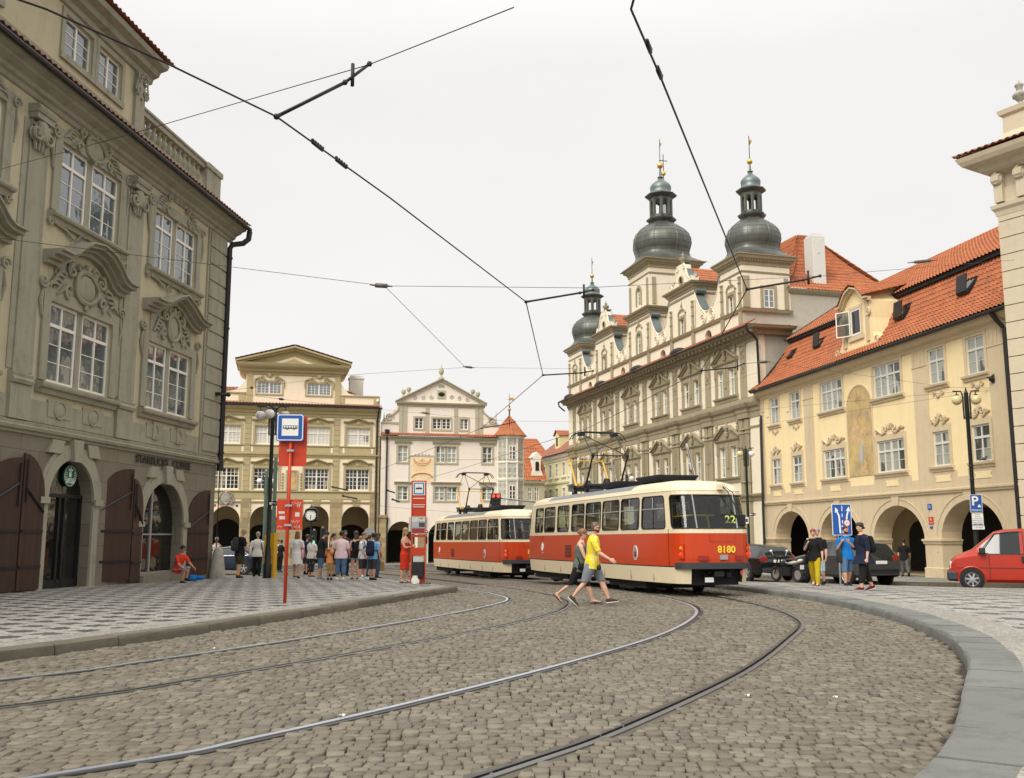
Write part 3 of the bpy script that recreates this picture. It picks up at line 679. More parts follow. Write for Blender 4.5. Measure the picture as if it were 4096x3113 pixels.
def left_house():
    B = thing('corner_house', 'grey and ochre baroque corner house with a coffee shop behind arched doors', 'building', (-11.17,36.73,0), math.atan2(1,.1154))
    s0 = -26.0
    mb = MB(); ops=[]
    bays = [(-9.64,0),(-4.2,1),(-15.3,0),(-20.6,1)]
    for c,k in bays:
        ops += [(c-1.60,c+1.60,5.62,7.80),(c-1.58,c+1.58,10.28,12.32)]
    arches = [(-10.75,-8.5,.10,3.62,1.12,.35),(-5.5,-2.62,.30,3.28,1.35,.38),(-16.6,-14,.1,3.5,1.2,.35),(-22,-19.4,.3,3.3,1.2,.35)]
    wall(mb, s0, 0, 4.3, 13.1, ops, .22, 0, 0)
    wall(mb, s0, 0, -.6, 4.3, [a[:5] for a in arches], .36, 0, 1)
    mb.quad((0,0,-.6),(0,11,-.6),(0,11,13.1),(0,0,13.1)); mb.quad((s0,11,-.6),(s0,0,-.6),(s0,0,13.1),(s0,11,13.1)); mb.quad((0,11,-.6),(s0,11,-.6),(s0,11,13.1),(0,11,13.1)); mb.quad((s0,.4,13.1),(0,.4,13.1),(0,11,13.1),(s0,11,13.1))
    mb.box(s0,0,.37,.40,-.6,4.3,1)
    mb.build('wall', [MAT['stucco_left'],MAT['stone_left']], B)
    # trim: pilasters, string courses, rusticated corner
    t = MB()
    for xa,xb in ((-12.68,-12.02),(-7.48,-6.72),(-18.4,-17.7),(-23.3,-22.6)):
        t.box(xa,xb,-.07,0,4.45,12.35); t.box(xa-.1,xb+.1,-.12,0,4.46,5.35)
        band(t, [(.0,5.35),(.17,5.36),(.20,5.45),(.15,5.52),(.17,5.6),(.0,5.66)], xa-.1, xb+.1)
        t.box(xa-.22,xa,-.03,0,5.7,12.3); t.box(xb,xb+.22,-.03,0,5.7,12.3)
        # console capital: slab, leaf bracket and volutes
        t.box(xa-.05,xb+.05,-.26,0,12.36,12.72); band(t, [(0,12.5),(.30,12.52),(.34,12.62),(.30,12.72),(0,12.74)], xa-.08, xb+.08)
        for s_,x in ((-1,xa+.06),(1,xb-.06)):
            spiral(t, x, 11.98, .25, -.22, .062, 1.5, math.pi/2, s_); spiral(t, x, 11.98, .25, -.12, .06, 1.5, math.pi/2, s_)
        t.ball(((xa+xb)/2,-.16,12.1),1,10,0,(.32,.14,.3))
        for q in range(4): curl(t, [((xa+xb)/2-.24+.16*q,12.1),((xa+xb)/2-.26+.17*q,11.8),((xa+xb)/2-.2+.14*q,11.55)], -.14, .06)
    t.box(-1.62,0,-.06,0,4.46,12.9)
    for k in range(13): t.box(-1.5,-.06,-.10,-.05,4.6+k*.64,4.6+k*.64+.56)
    band(t, [(0,4.12),(.05,4.13),(.06,4.2),(.14,4.22),(.17,4.3),(.10,4.34),(.12,4.42),(0,4.46)], s0, 0)
    band(t, [(0,4.47),(.035,4.475),(.035,5.05),(0,5.06)], s0, -1.7)
    for c,k in bays:
        w = 1.60
        surround(t, c-w, c+w, 5.62, 7.80, .34, .07); surround(t, c-1.58, c+1.58, 10.28, 12.32, .34, .07)
        for z,h in ((5.50,.24),(10.16,.22)):
            band(t, [(0,z-h),(.10,z-h+.01),(.13,z-h*.45),(.22,z-h*.35),(.25,z-.02),(.24,z+.04),(0,z+.09)], c-w-.4, c+w+.4)
        # shaped panel below each sill
        for q in (-1,1):
            cx = c+q*.85
            t.box(cx-.55,cx+.55,-.055,0,4.62+.06,5.14)
            if k == 0: t.tube([(cx+.27*math.cos(a),-.06,4.9+.23*math.sin(a)) for a in [2*math.pi*i/20 for i in range(21)]], .03, 5, caps=False); t.ball((cx,-.05,4.9),1,14,0,(.24,.04,.2))
            else: t.box(cx-.16,cx+.22,-.09,0,4.64,5.2); t.tube([(cx+.16*math.cos(a),-.1,4.9+.18*math.sin(a)) for a in [-math.pi/2+math.pi*i/10 for i in range(11)]], .025, 5)
        pts = [(c-2.05,9.02),(c-1.55,9.02)]
        if k == 0: pts += [(c-1.3,9.12),(c-1.0,9.38),(c-.6,9.62),(c,9.72),(c+.6,9.62),(c+1.0,9.38),(c+1.3,9.12)]
        else: pts += [(c-1.2,9.10),(c-.55,9.42),(c,9.60),(c+.55,9.42),(c+1.2,9.10)]
        pts += [(c+1.55,9.02),(c+2.05,9.02)]
        hood(t, pts, [(-.28,-.16,.18),(-.16,-.06,.32),(-.06,.04,.52),(.04,.09,.62)])
        cartouche(t, c, 8.52, 2.9 if k==0 else 2.2, 1.25, -.10, seed=k+3)
        t.box(c-1.5,c+1.5,-.04,0,8.14,8.95)
        for s_ in (-1,1):
            spiral(t, c+s_*2.02, 8.25, .18, -.08, .05, 1.4, 0, s_); curl(t, [(c+s_*2.0,8.05),(c+s_*2.08,7.7),(c+s_*1.98,7.3)], -.06, .05)
            spiral(t, c+s_*1.95, 12.45, .17, -.09, .05, 1.4, 0, s_); curl(t, [(c+s_*1.98,12.3),(c+s_*2.05,11.9),(c+s_*1.96,11.4)], -.06, .05)
            spiral(t, c+s_*1.9, 9.92, .14, -.09, .045, 1.4, 0, -s_); curl(t, [(c+s_*1.85,9.95),(c+s_*1.2,9.9),(c+s_*.75,9.72)], -.07, .05)
        cartouche(t, c, 12.68, 2.6, .9, -.10, seed=k+9, shield=(k==0)); cartouche(t, c, 9.86, 1.1, .42, -.1, seed=k+5, shield=False)
    for xa,xb,za,zt,rise,d in arches:
        arch_ring(t, xa, xb, za, zt, rise, .30, .07); c=(xa+xb)/2
        arch_ring(t, xa-.3, xb+.3, zt-rise+.05, zt+.3, rise+.3, .13, .045, legs=False)
        t.prism([(c-.16,zt-.06),(c+.16,zt-.06),(c+.26,zt+.55),(c-.26,zt+.55)], -.17, 0)
        for s_ in (-1,1):
            t.box(c+s_*(xb-xa)*.5+min(0,s_*.42),c+s_*(xb-xa)*.5+max(0,s_*.42),-.13,0,zt-rise-.12,zt-rise+.05)
            t.prism([(c+s_*1.0-.3,zt+.12),(c+s_*1.0+.3,zt+.12),(c+s_*.85+.28,zt+.48),(c+s_*.85-.28,zt+.48)], -.10, 0)
    t.build('stone_trim', MAT['trim_left'], B, 35)
    # windows
    for c,k in bays[:3]:
        for z0,z1,hw in ((5.62,7.80,1.60),(10.28,12.32,1.58)):
            window(B, c-hw, c+hw, z0, z1, .07, 2, (.24,.48), MAT['white_paint'], MAT['pane_left'], .075, 2, .72, .26, bar=.022)
    # eaves, gutter, roof
    e = MB(); band(e, [(0,12.92),(.06,12.95),(.10,13.06),(.18,13.10),(.22,13.2),(.42,13.3),(.46,13.36),(.60,13.40),(.66,13.52),(0,13.56)], s0, .45); e.build('eaves_cornice', MAT['trim_left'], B)
    g = MB(); g.tube([(s0,-.74,13.52),(.55,-.74,13.50)], .085, 8); g.tube([(.50,-.74,13.42),(.47,-.72,13.1),(.36,-.55,12.9),(.10,-.22,12.78),(.05,-.14,12.6),(.05,-.14,4.2)], .11, 10); g.tube([(.05,-.14,4.3),(.06,-.14,3.95)], .13, 10); g.tube([(.05,-.14,3.95),(.05,-.14,0)], .02, 6)
    for z in (12.2,9.4,6.8,4.6): g.tube([(.05,-.14,z),(.05,-.14,z+.06)], .14, 10)
    g.build('gutter', MAT['gutter_metal'], B, 40)
    r = MB(); tiles(r, (s0,-.78,13.58), (.55,-.78,13.58), (.3,.15,14.1), (s0,.15,14.1), .24, 3, .06, .03); tiles(r, (-7,1.5,15.0),(.2,1.5,15.0),(-1.5,5.5,18.2),(-7,5.5,18.2), .24, 8); r.build('roof', MAT['roof_tile_old'], B)
    a = MB()  # attic storey and balustrade
    wall(a, s0, -6.75, 13.7, 16.4, [(-11.28,-9.84,14.95,16.08),(-9.5,-8.16,14.95,16.08),(-15.5,-14.1,14.95,16.08)], .2, .12, 0)
    a.quad((-6.75,.12,13.7),(-6.75,6,13.7),(-6.75,6,16.4),(-6.75,.12,16.4))
    a.build('attic', MAT['stucco_left'], B)
    w = MB(); 
    for xa,xb in ((-11.28,-9.84),(-9.5,-8.16),(-15.5,-14.1)): surround(w, xa, xb, 14.9, 16.08, .16, .05, 0, .12); w.box(xa-.16,xb+.16,.04,.12,14.72,14.9)
    w.box(-7.35,-6.78,.02,.12,13.7,16.35); band(w, [(0,14.28),(.1,14.3),(.12,14.42),(0,14.46)], s0, -6.75, .12)
    cartouche(w, -7.05, 15.9, .7, .9, -.03, seed=2, shield=False)
    band(w, [(0,16.3),(.08,16.33),(.12,16.48),(.3,16.55),(.36,16.7),(.6,16.78),(.66,16.92),(0,16.98)], s0, -6.35, .12); w.build('attic_trim', MAT['trim_left'], B, 35)
    for xa,xb in ((-11.28,-9.84),(-9.5,-8.16)): window(B, xa, xb, 14.95, 16.08, .2, 2, (.33,.66), MAT['white_paint'], MAT['pane_left'], .06, 1)
    r2 = MB(); tiles(r2, (s0,-.62,16.98), (-6.1,-.62,16.98), (-8.3,4,19.0), (s0,4,19.0), .24, 10, .06, .03); r2.build('attic_roof', MAT['roof_tile_old'], B)
    b = MB(); b.box(-6.7,-.75,.05,.45,13.8,14.45); b.box(-6.7,-.75,.08,.42,15.12,15.3); b.box(-6.75,-.7,.03,.47,15.3,15.38)
    b.box(-1.95,-.72,.0,.9,13.75,15.16); b.box(-2.0,-.66,-.06,.96,15.16,15.36)
    for k in range(12):
        x = -6.45+k*.38; b.lathe([(.10,14.45),(.10,14.52),(.06,14.55),(.13,14.72),(.12,14.82),(.06,14.98),(.09,15.04),(.10,15.12)], (x,.25,0), 8)
    b.build('balustrade', MAT['trim_left'], B, 35)
    c_ = MB(); c_.rbox(-8.4,-6.9,1.6,2.6,16.6,18.55); c_.box(-8.52,-6.78,1.5,2.7,18.55,18.68); c_.build('chimney', MAT['edge_stone'], B)
    # shop: doors, glazing, shutters, lettering
    d = MB(); d.prism([(-10.75,.1),(-8.5,.1)]+arch_pts(-10.75,-8.5,3.62,1.12)[::-1], .345, .355); gl = d.build('shop_glazing', MAT['pane_shop'], B)
    f = MB()
    for x in (-10.7,-9.62,-9.36,-8.55): f.box(x-.04,x+.05,.29,.36,.12,2.62)
    f.box(-10.7,-8.5,.28,.36,2.58,2.68); f.box(-10.7,-8.5,.29,.36,.12,.34); f.box(-9.5,-9.46,.24,.27,1.0,1.4); f.build('shop_door', MAT['dark_iron'], B)
    d = MB(); d.prism([(-5.5,.3),(-2.62,.3)]+arch_pts(-5.5,-2.62,3.28,1.35)[::-1], .35, .36); d.build('shop_window', MAT['pane_shop'], B)
    f = MB(); f.box(-4.3,-4.2,.30,.38,.3,3.2); f.box(-5.5,-2.62,.30,.38,.27,.36); f.box(-5.5,-2.62,.31,.38,1.55,1.6); f.build('shop_window_frame', MAT['galvanised'], B)
    st = MB(); st.box(-11.0,-8.3,-.25,.0,-.3,.10); st.build('doorstep', MAT['trim_left'], B); st = MB(); st.box(-5.6,-2.5,-.22,.02,-.1,.27); st.build('window_step', MAT['stone_left'], B)
    def leaf(xa, xb, z0, pk, lo, side, tilt):
        "half of an arched board shutter, hinged open against the wall; side = where the peak is"
        n=8; W=xb-xa; arc=[]
        for k in range(n+1):
            a = math.pi/2*k/n; arc.append((math.cos(a), lo+(pk-lo)*math.sin(a)))
        if side > 0: poly=[(xa,z0),(xb,z0)]+[(xb-W*(1-q[0]) if False else xb-W*q[0],q[1]) for q in arc[::-1]]
        else: poly=[(xa,z0),(xb,z0)]+[(xa+W*q[0],q[1]) for q in arc]
        m_=MB(); m_.prism(poly, -.06, 0); hx = xa if tilt>0 else xb
        for z in (z0+.55,z0+1.45): m_.box(xa+.02,xb-.02,-.085,-.05,z,z+.075,1)
        m_.tube([(xb-.12 if side>0 else xa+.12,-.09,pk-1.25),(xb-.1 if side>0 else xa+.1,-.09,pk-.15)],.022,6,1)
        m_.tube([(xa+.05,-.08,lo-.35),(xb-.1,-.08,lo+.25)] if side>0 else [(xb-.05,-.08,lo-.35),(xa+.1,-.08,lo+.25)],.03,4,1)
        o=m_.build('shutter',[MAT['shutter_wood'],MAT['dark_iron']],B)
        M=Matrix.Translation((hx,-.10,0))@Matrix.Rotation(tilt,4,'Z')@Matrix.Translation((-hx,0,0)); o.data.transform(M)
    leaf(-12.02,-10.98,.16,3.62,2.5,-1,R(3)); leaf(-13.4,-12.08,.16,3.5,2.6,1,R(-4))
    leaf(-8.02,-6.40,.18,3.58,2.62,1,R(-7)); leaf(-6.34,-5.62,.12,3.28,2.25,-1,R(4)); leaf(-2.22,-.72,.14,3.18,2.15,1,R(-5))
    L = MB(); put_text(L, 'STARBUCKS', .355, (-5.06,-.05,3.93), 0, .010, .004, 1.15); L.build('shop_lettering', MAT['dark_iron'], B); L = MB(); put_text(L, 'COFFEE', .355, (-2.94,-.05,3.93), 0, .010, .004, 1.15); L.build('shop_lettering', MAT['dark_iron'], B)
    g_ = MB(); cx,cz=-9.28,3.20; g_.disc((cx,.27,cz),.30,(0,1,0),.06,32,0)
    for k in range(7):  # abstract emblem: rays, crown, long wavy hair lines
        x=cx-.15+.05*k; g_.tube([(x+.012*math.sin(q*1.6+k),.235,cz-.06-q*.05) for q in range(4)],.011,4,1)
    for s_ in (-1,1):
        for k in range(5): a=R(62+k*17); g_.tube([(cx+s_*.19*math.sin(a),.235,cz+.19*math.cos(a)-.02),(cx+s_*.27*math.sin(a),.235,cz+.27*math.cos(a)-.02)],.014,4,1)
    g_.prism([(cx-.09,cz+.13),(cx+.09,cz+.13),(cx+.11,cz+.22),(cx+.045,cz+.17),(cx,cz+.26),(cx-.045,cz+.17),(cx-.11,cz+.22)],.228,.24,1)
    g_.ball((cx,.24,cz+.04),1,12,1,(.075,.012,.085)); g_.tube([(cx+.285*math.cos(a),.24,cz+.285*math.sin(a)) for a in [2*math.pi*q/32 for q in range(33)]],.008,4,1,caps=False)
    g_.build('shop_emblem', [MAT['logo_green'],MAT['sign_white']], B)
    # wire anchor on the corner
    an = MB(); an.box(-.6,-.35,-.3,-.1,6.75,6.85); an.tube([(-.45,-.1,6.8),(-.25,-.45,6.8)],.05,6); an.ball((-.25,-.48,6.8),.09,8); an.build('wire_anchor', MAT['gutter_metal'], B)
    # guard stone at the corner
    q = MB(); vs=[]; prof=[(.31,-.2),(.31,.05),(.25,.5),(.20,.85),(.16,1.05),(.08,1.14),(.0,1.16)]
    q.lathe(prof, (0,0,0), 14); p = gp(868,2316,.13); tag(q.build('guard_stone', MAT['stone_grey'], None, 40, (p.x,p.y,p.z)), 'worn tapering guard stone standing at the corner of the coffee shop house', 'guard stone')
    gr = MB(); rnd=random.Random(2); p = gp(830,2315,.13)
    for _ in range(160):
        x=p.x+rnd.uniform(-.7,.7); y_=p.y+rnd.uniform(-.35,.35); h=rnd.uniform(.04,.12); a=rnd.uniform(0,6.28)
        gr.add([(x-.012*math.cos(a),y_-.012*math.sin(a),p.z-.02),(x+.012*math.cos(a),y_+.012*math.sin(a),p.z-.02),(x+rnd.uniform(-.04,.04),y_+rnd.uniform(-.04,.04),p.z+h)],[(0,1,2)])
    tag(gr.build('grass_tuft', MAT['grass']), 'tuft of grass at the foot of the corner house', 'grass', kind='stuff')
left_house()
# ---------------------------------------------------------------- the two houses closing the square
def arcade_inside(mb, x0, x1, z0, z1, dep, ops, mi=0, md=1):
    "vaulted walk behind an arcade: floor level z0, back wall with black panels for doors and painted deep shade"
    mb.quad((x0,dep,z0),(x1,dep,z0),(x1,dep,z1),(x0,dep,z1),mi)
    mb.quad((x0,.5,z1),(x0,dep,z1),(x1,dep,z1),(x1,.5,z1),mi); mb.quad((x0,.5,z0),(x0,dep,z0),(x0,dep,z1),(x0,.5,z1),mi); mb.quad((x1,dep,z0),(x1,.5,z0),(x1,.5,z1),(x1,dep,z1),mi); mb.quad((x0,.5,z0+.02),(x1,.5,z0+.02),(x1,dep,z0+.02),(x0,dep,z0+.02),mi)
    for xa,xb,za,zt,rise in ops: mb.prism([(xa,za),(xb,za)]+arch_pts(xa,xb,zt,rise)[::-1], dep-.06, dep-.01, md)
def palace():
    P = thing('palace', 'cream and olive palace with a broad pediment and arcaded ground floor', 'building', (-9.54,68.79,0), math.atan2(1,4.2))
    x0,x1 = -17.0,.15
    bays = [-1.36,-4.17,-7.58,-10.2,-13.1,-15.6]
    arches = [(-2.38,-.45,-.6,3.55,1.0),(-5.04,-3.22,-.6,3.55,1.0),(-8.53,-6.75,-.6,3.5,1.0),(-11.09,-9.2,-.6,3.5,1.0),(-14,-12.1,-.6,3.5,1),(-16.6,-14.8,-.6,3.5,1)]
    ops = [(c-.84,c+.84,a,b) for c in bays for a,b in ((4.66,6.12),(7.77,9.05))]
    m = MB(); wall(m, x0, x1, 3.62, 9.9, ops, .18, 0, 0); wall(m, x0, x1, -.7, 3.62, arches, .55, 0, 0)
    m.quad((x1,0,-.7),(x1,9,-.7),(x1,9,10.5),(x1,0,10.5)); m.quad((x0,0,-.7),(x0,9,-.7),(x0,9,10.5),(x0,0,10.5)); m.quad((x0,9,-.7),(x1,9,-.7),(x1,9,10.5),(x0,9,10.5)); m.quad((x0,.2,9.9),(x1,.2,9.9),(x1,9,10.5),(x0,9,10.5))
    wall(m,-9.15,-2.7,10.5,12.9,[(-8.42,-6.74,11.3,12.14),(-5.01,-3.33,11.3,12.14)],.12,.1,0); m.quad((-2.7,.1,10.5),(-2.7,5,10.5),(-2.7,5,12.9),(-2.7,.1,12.9)); m.quad((-9.15,5,10.5),(-9.15,.1,10.5),(-9.15,.1,12.9),(-9.15,5,12.9))
    m.prism([(-11.2,10.6),(-9.15,10.6),(-9.15,12.3),(-9.4,11.9),(-9.8,11.55),(-10.3,11.4),(-11.2,11.35)], .12, .5, 0); m.prism([(-2.7,10.6),(-.0,10.6),(-.0,11.3),(-1.6,11.35),(-2.1,11.5),(-2.45,11.9),(-2.7,12.3)], .12, .5, 0)
    m.build('wall', MAT['cream_palace'], P)
    a = MB(); arcade_inside(a, x0, x1, -.45, 3.7, 4.0, [(-2.3,-.5,-.45,2.3,.5),(-5.0,-3.2,-.45,2.2,.6),(-8.6,-6.9,-.4,2.3,.5),(-11.2,-9.3,-.4,2.7,.9)]); a.build('arcade', [MAT['arcade_in'],MAT['void']], P)
    t = MB()
    for xa,xb in ((-9.12,-8.70),(-3.08,-2.66),(-.16,.16),(-12.0,-11.6)):
        t.box(xa,xb,-.07,0,4.6,9.75)
        for k in range(14): t.box(xa-.0,xb+.0,-.075,-.068,4.85+k*.36,4.865+k*.36,1)
        if xb < -.2 and xa>-10: t.box(xa+.02,xb-.02,.03,.1,10.6,12.7)
    for z,pr in ((4.56,[(0,-.10),(.10,-.09),(.13,-.02),(0,.03)]),(7.0,[(0,-.1),(.10,-.09),(.12,0),(.18,.04),(.2,.12),(0,.18)]),(7.68,[(0,-.05),(.08,-.04),(.1,.03),(0,.06)]),(3.78,[(0,-.06),(.06,-.05),(.1,.05),(0,.08)])): band(t, [(o,z+q) for o,q in pr], x0, x1)
    band(t, [(0,4.0),(.04,4.0),(.04,4.45),(0,4.46)], x0, x1)
    band(t, [(0,7.2),(.035,7.2),(.035,7.6),(0,7.61)], x0, x1)
    for c in bays:
        for xq in (c-1.0,c+1.0): t.box(xq-.07,xq+.07,-.05,0,7.22,7.58,2)
    band(t, [(0,9.72),(.08,9.74),(.12,9.9),(.2,9.95),(.24,10.1),(.42,10.2),(.5,10.3),(.52,10.42),(0,10.5)], x0, x1+.05)
    for c in bays:
        for za,zb,kinds in ((4.66,6.12,0),(7.77,9.05,1)):
            surround(t, c-.84, c+.84, za, zb, .13, .06); cur = (bays.index(c)+kinds) % 2
            zt = zb+.36; pts = [(c-1.05,zt),(c-.72,zt)]
            pts += [(c-.5,zt+.14),(c-.25,zt+.24),(c,zt+.27),(c+.25,zt+.24),(c+.5,zt+.14)] if cur in (0,) and c in (-1.36,-10.2) and kinds==0 or cur and kinds and c in (-4.17,-7.58) else [(c,zt+.25)]
            pts += [(c+.72,zt),(c+1.05,zt)]
            hood(t, pts, [(-.05,.03,.12),(.03,.09,.22)]); t.prism([(c-.9,zb+.12),(c+.9,zb+.12),(c+.7,zt+.0),(c,zt+.2),(c-.7,zt+.0)], -.03, 0)
            cartouche(t, c, zt-.06, .95, .36, -.05, seed=int(c*7))
    # attic, pediment
    for xa,xb in ((-11.2,-9.15),(-2.7,.12)):
        t.box(xa,xb,.06,.14,10.55,10.75); t.box(xa,xb,.02,.16,11.28,11.36); t.box(xa,xb,.07,.13,10.75,11.28) if False else None
    for xq in (-11.1,-9.4,-2.62,-.1): t.box(xq-.22,xq+.22,.05,.13,10.75,11.3)
    t.sweep([(0,12.62),(.08,12.65),(.12,12.8),(.25,12.85),(.28,13.0),(.5,13.1),(.6,13.25),(.66,13.40),(0,13.46)], [(-9.15,5),(-9.15,.1),(-2.7,.1),(-2.7,5)])
    for sgn in (-1,1):
        pts=[(-5.93+sgn*3.95,13.32),(-5.93,14.42)]; pts = pts if sgn<0 else pts[::-1]
        hood(t, pts, [(-.02,.12,.42),(.12,.24,.62)], y=.1)
    t.prism([(-9.4,13.4),(-2.45,13.4),(-5.93,14.4)], .05, .4)
    t.build('trim', [MAT['olive_palace'],MAT['void'],MAT['cream_palace']], P, 35)
    q = MB(); q.prism([(-7.4,13.44),(-4.45,13.44),(-5.93,13.98)], .02, .1); q.prism([(-6.9,13.45),(-4.95,13.45),(-5.93,13.8)], -.0, .1,1); q.build('pediment_field', [MAT['cream_palace'],MAT['olive_palace']], P)
    for c in (-7.58,-4.17):
        t = MB(); surround(t, c-.84, c+.84, 11.3, 12.14, .12, .05, 0, .1); t.box(c-.96,c+.96,.04,.1,11.2,11.3)
        cartouche(t, c, 12.36, 1.7, .5, .03, seed=int(c*9), shield=False)
        for s_ in (-1,1):
            spiral(t, c+s_*.5, 12.35, .2, .02, .05, 1.5, 0, s_); curl(t, [(c+s_*.7,12.4),(c+s_*.95,12.3),(c+s_*1.0,12.05),(c+s_*.98,11.75)], .03, .055)
        t.ball((c,.02,12.62),1,8,0,(.16,.1,.2)); t.build('window_ornament', MAT['olive_palace'], P, 35)
    # stone shield over the left arch, carved frame with a weathered panel between two windows
    sh = MB(); cartouche(sh, -10.15, 3.98, .95, .95, -.12, seed=5); sh.ball((-10.15,-.08,3.98),1,12,0,(.36,.1,.42)); sh.build('coat_of_arms', MAT['stone_grey'], P, 35)
    fr = MB(); fr.box(-6.15,-5.55,-.06,0,4.75,5.9,1); surround(fr, -6.15, -5.55, 4.75, 5.9, .1, .1); fr.box(-6.25,-5.45,-.1,0,4.64,4.75)
    for s_ in (-1,1):
        for k in range(6): fr.ball((-5.85+s_*.62,-.06,4.75+k*.2),.075,6)
    fr.build('wall_painting', [MAT['olive_palace'],MAT['fresco']], P)
    # sandstone pier facings
    for xa,xb in ((-.45,.17),(-3.2,-2.4),(-6.73,-5.06),(-9.18,-8.55)): s = MB(); s.box(xa,xb,-.09,0,-.6,4.05 if xb<0 else 4.5); s.build('stone_pier', MAT['sandstone'], P)
    for xa,xb in ((-2.38,-.45),(-5.04,-3.22)): s = MB(); c=(xa+xb)/2; s.prism([(c-.2,3.5),(c+.2,3.5),(c+.28,4.0),(c-.28,4.0)], -.08, 0); s.build('keystone', MAT['sandstone'], P)
    for c in bays:
        for za,zb in ((4.66,6.12),(7.77,9.05)):
            up = za > 7; window(P, c-.82, c+.82, za, zb, .10, 3, (.2,.4,.6,.8) if not up else (.17,.34,.51,.68,.84), MAT['white_paint'], MAT['pane_curtain'] if up else MAT['pane_dark'], .05, 2, .62, .0, bar=.022)
    for c in (-7.58,-4.17): window(P, c-.82, c+.82, 11.3, 12.14, .16, 3, (.25,.5,.75), MAT['white_paint'], MAT['pane_left'], .05, 2, None, .0, bar=.02)
    r = MB(); tiles(r, (x0,-.6,10.48),(x1+.1,-.6,10.48),(x1+.05,.12,10.66),(x0,.12,10.66), .22, 2, .05, .03); tiles(r, (-12.2,.6,11.4),(-9.2,.6,11.4),(-9.2,3,12.1),(-12.2,3,12.1), .22, 4); tiles(r, (-2.6,.6,11.4),(-1.5,.6,11.5),(-2.6,3.5,12.3),(-2.7,3.5,12.3), .22, 4)
    for sgn in (-1,1):
        A=(-5.93+sgn*4.0,-.58,13.58); Bp=(-5.93,-.58,14.70); C=(-5.93,5,14.70); D=(-5.93+sgn*4.0,5,13.58)
        if sgn<0: tiles(r, D, A, Bp, C, .22, 12, .05, .02)
        else: tiles(r, A, D, C, Bp, .22, 12, .05, .02)
    r.build('roof', MAT['roof_tile_old'], P)
    c = MB(); c.rbox(-1.95,-.95,1.6,2.5,10.8,12.95); c.box(-2.02,-.88,1.55,2.55,12.8,12.9); c.box(-1.9,-1.0,1.65,2.45,12.95,13.06); c.build('chimney', MAT['old_white'], P)
    g = MB(); g.tube([(.02,-.5,10.4),(-.02,-.3,9.8),(-.05,-.12,9.5),(-.05,-.12,-.4)], .06, 8); g.tube([(x0,-.6,10.42),(x1+.1,-.6,10.42)],.06,6); g.build('downpipe', MAT['gutter_metal'], P)
    n = MB(); n.box(-11.0,-10.8,-.02,0,3.45,3.62,0); n.build('district_plate', MAT['sign_red'], P); n = MB(); n.box(-9.5,-9.34,-.02,0,3.45,3.6,0); n.build('house_number', MAT['sign_blue'], P)
    cam = MB(); cam.ball((-.05,-.05,11.0),.1,8); cam.box(-.12,.02,-.04,.05,11.05,11.12); cam.build('security_camera', MAT['white_paint'], P)
palace()
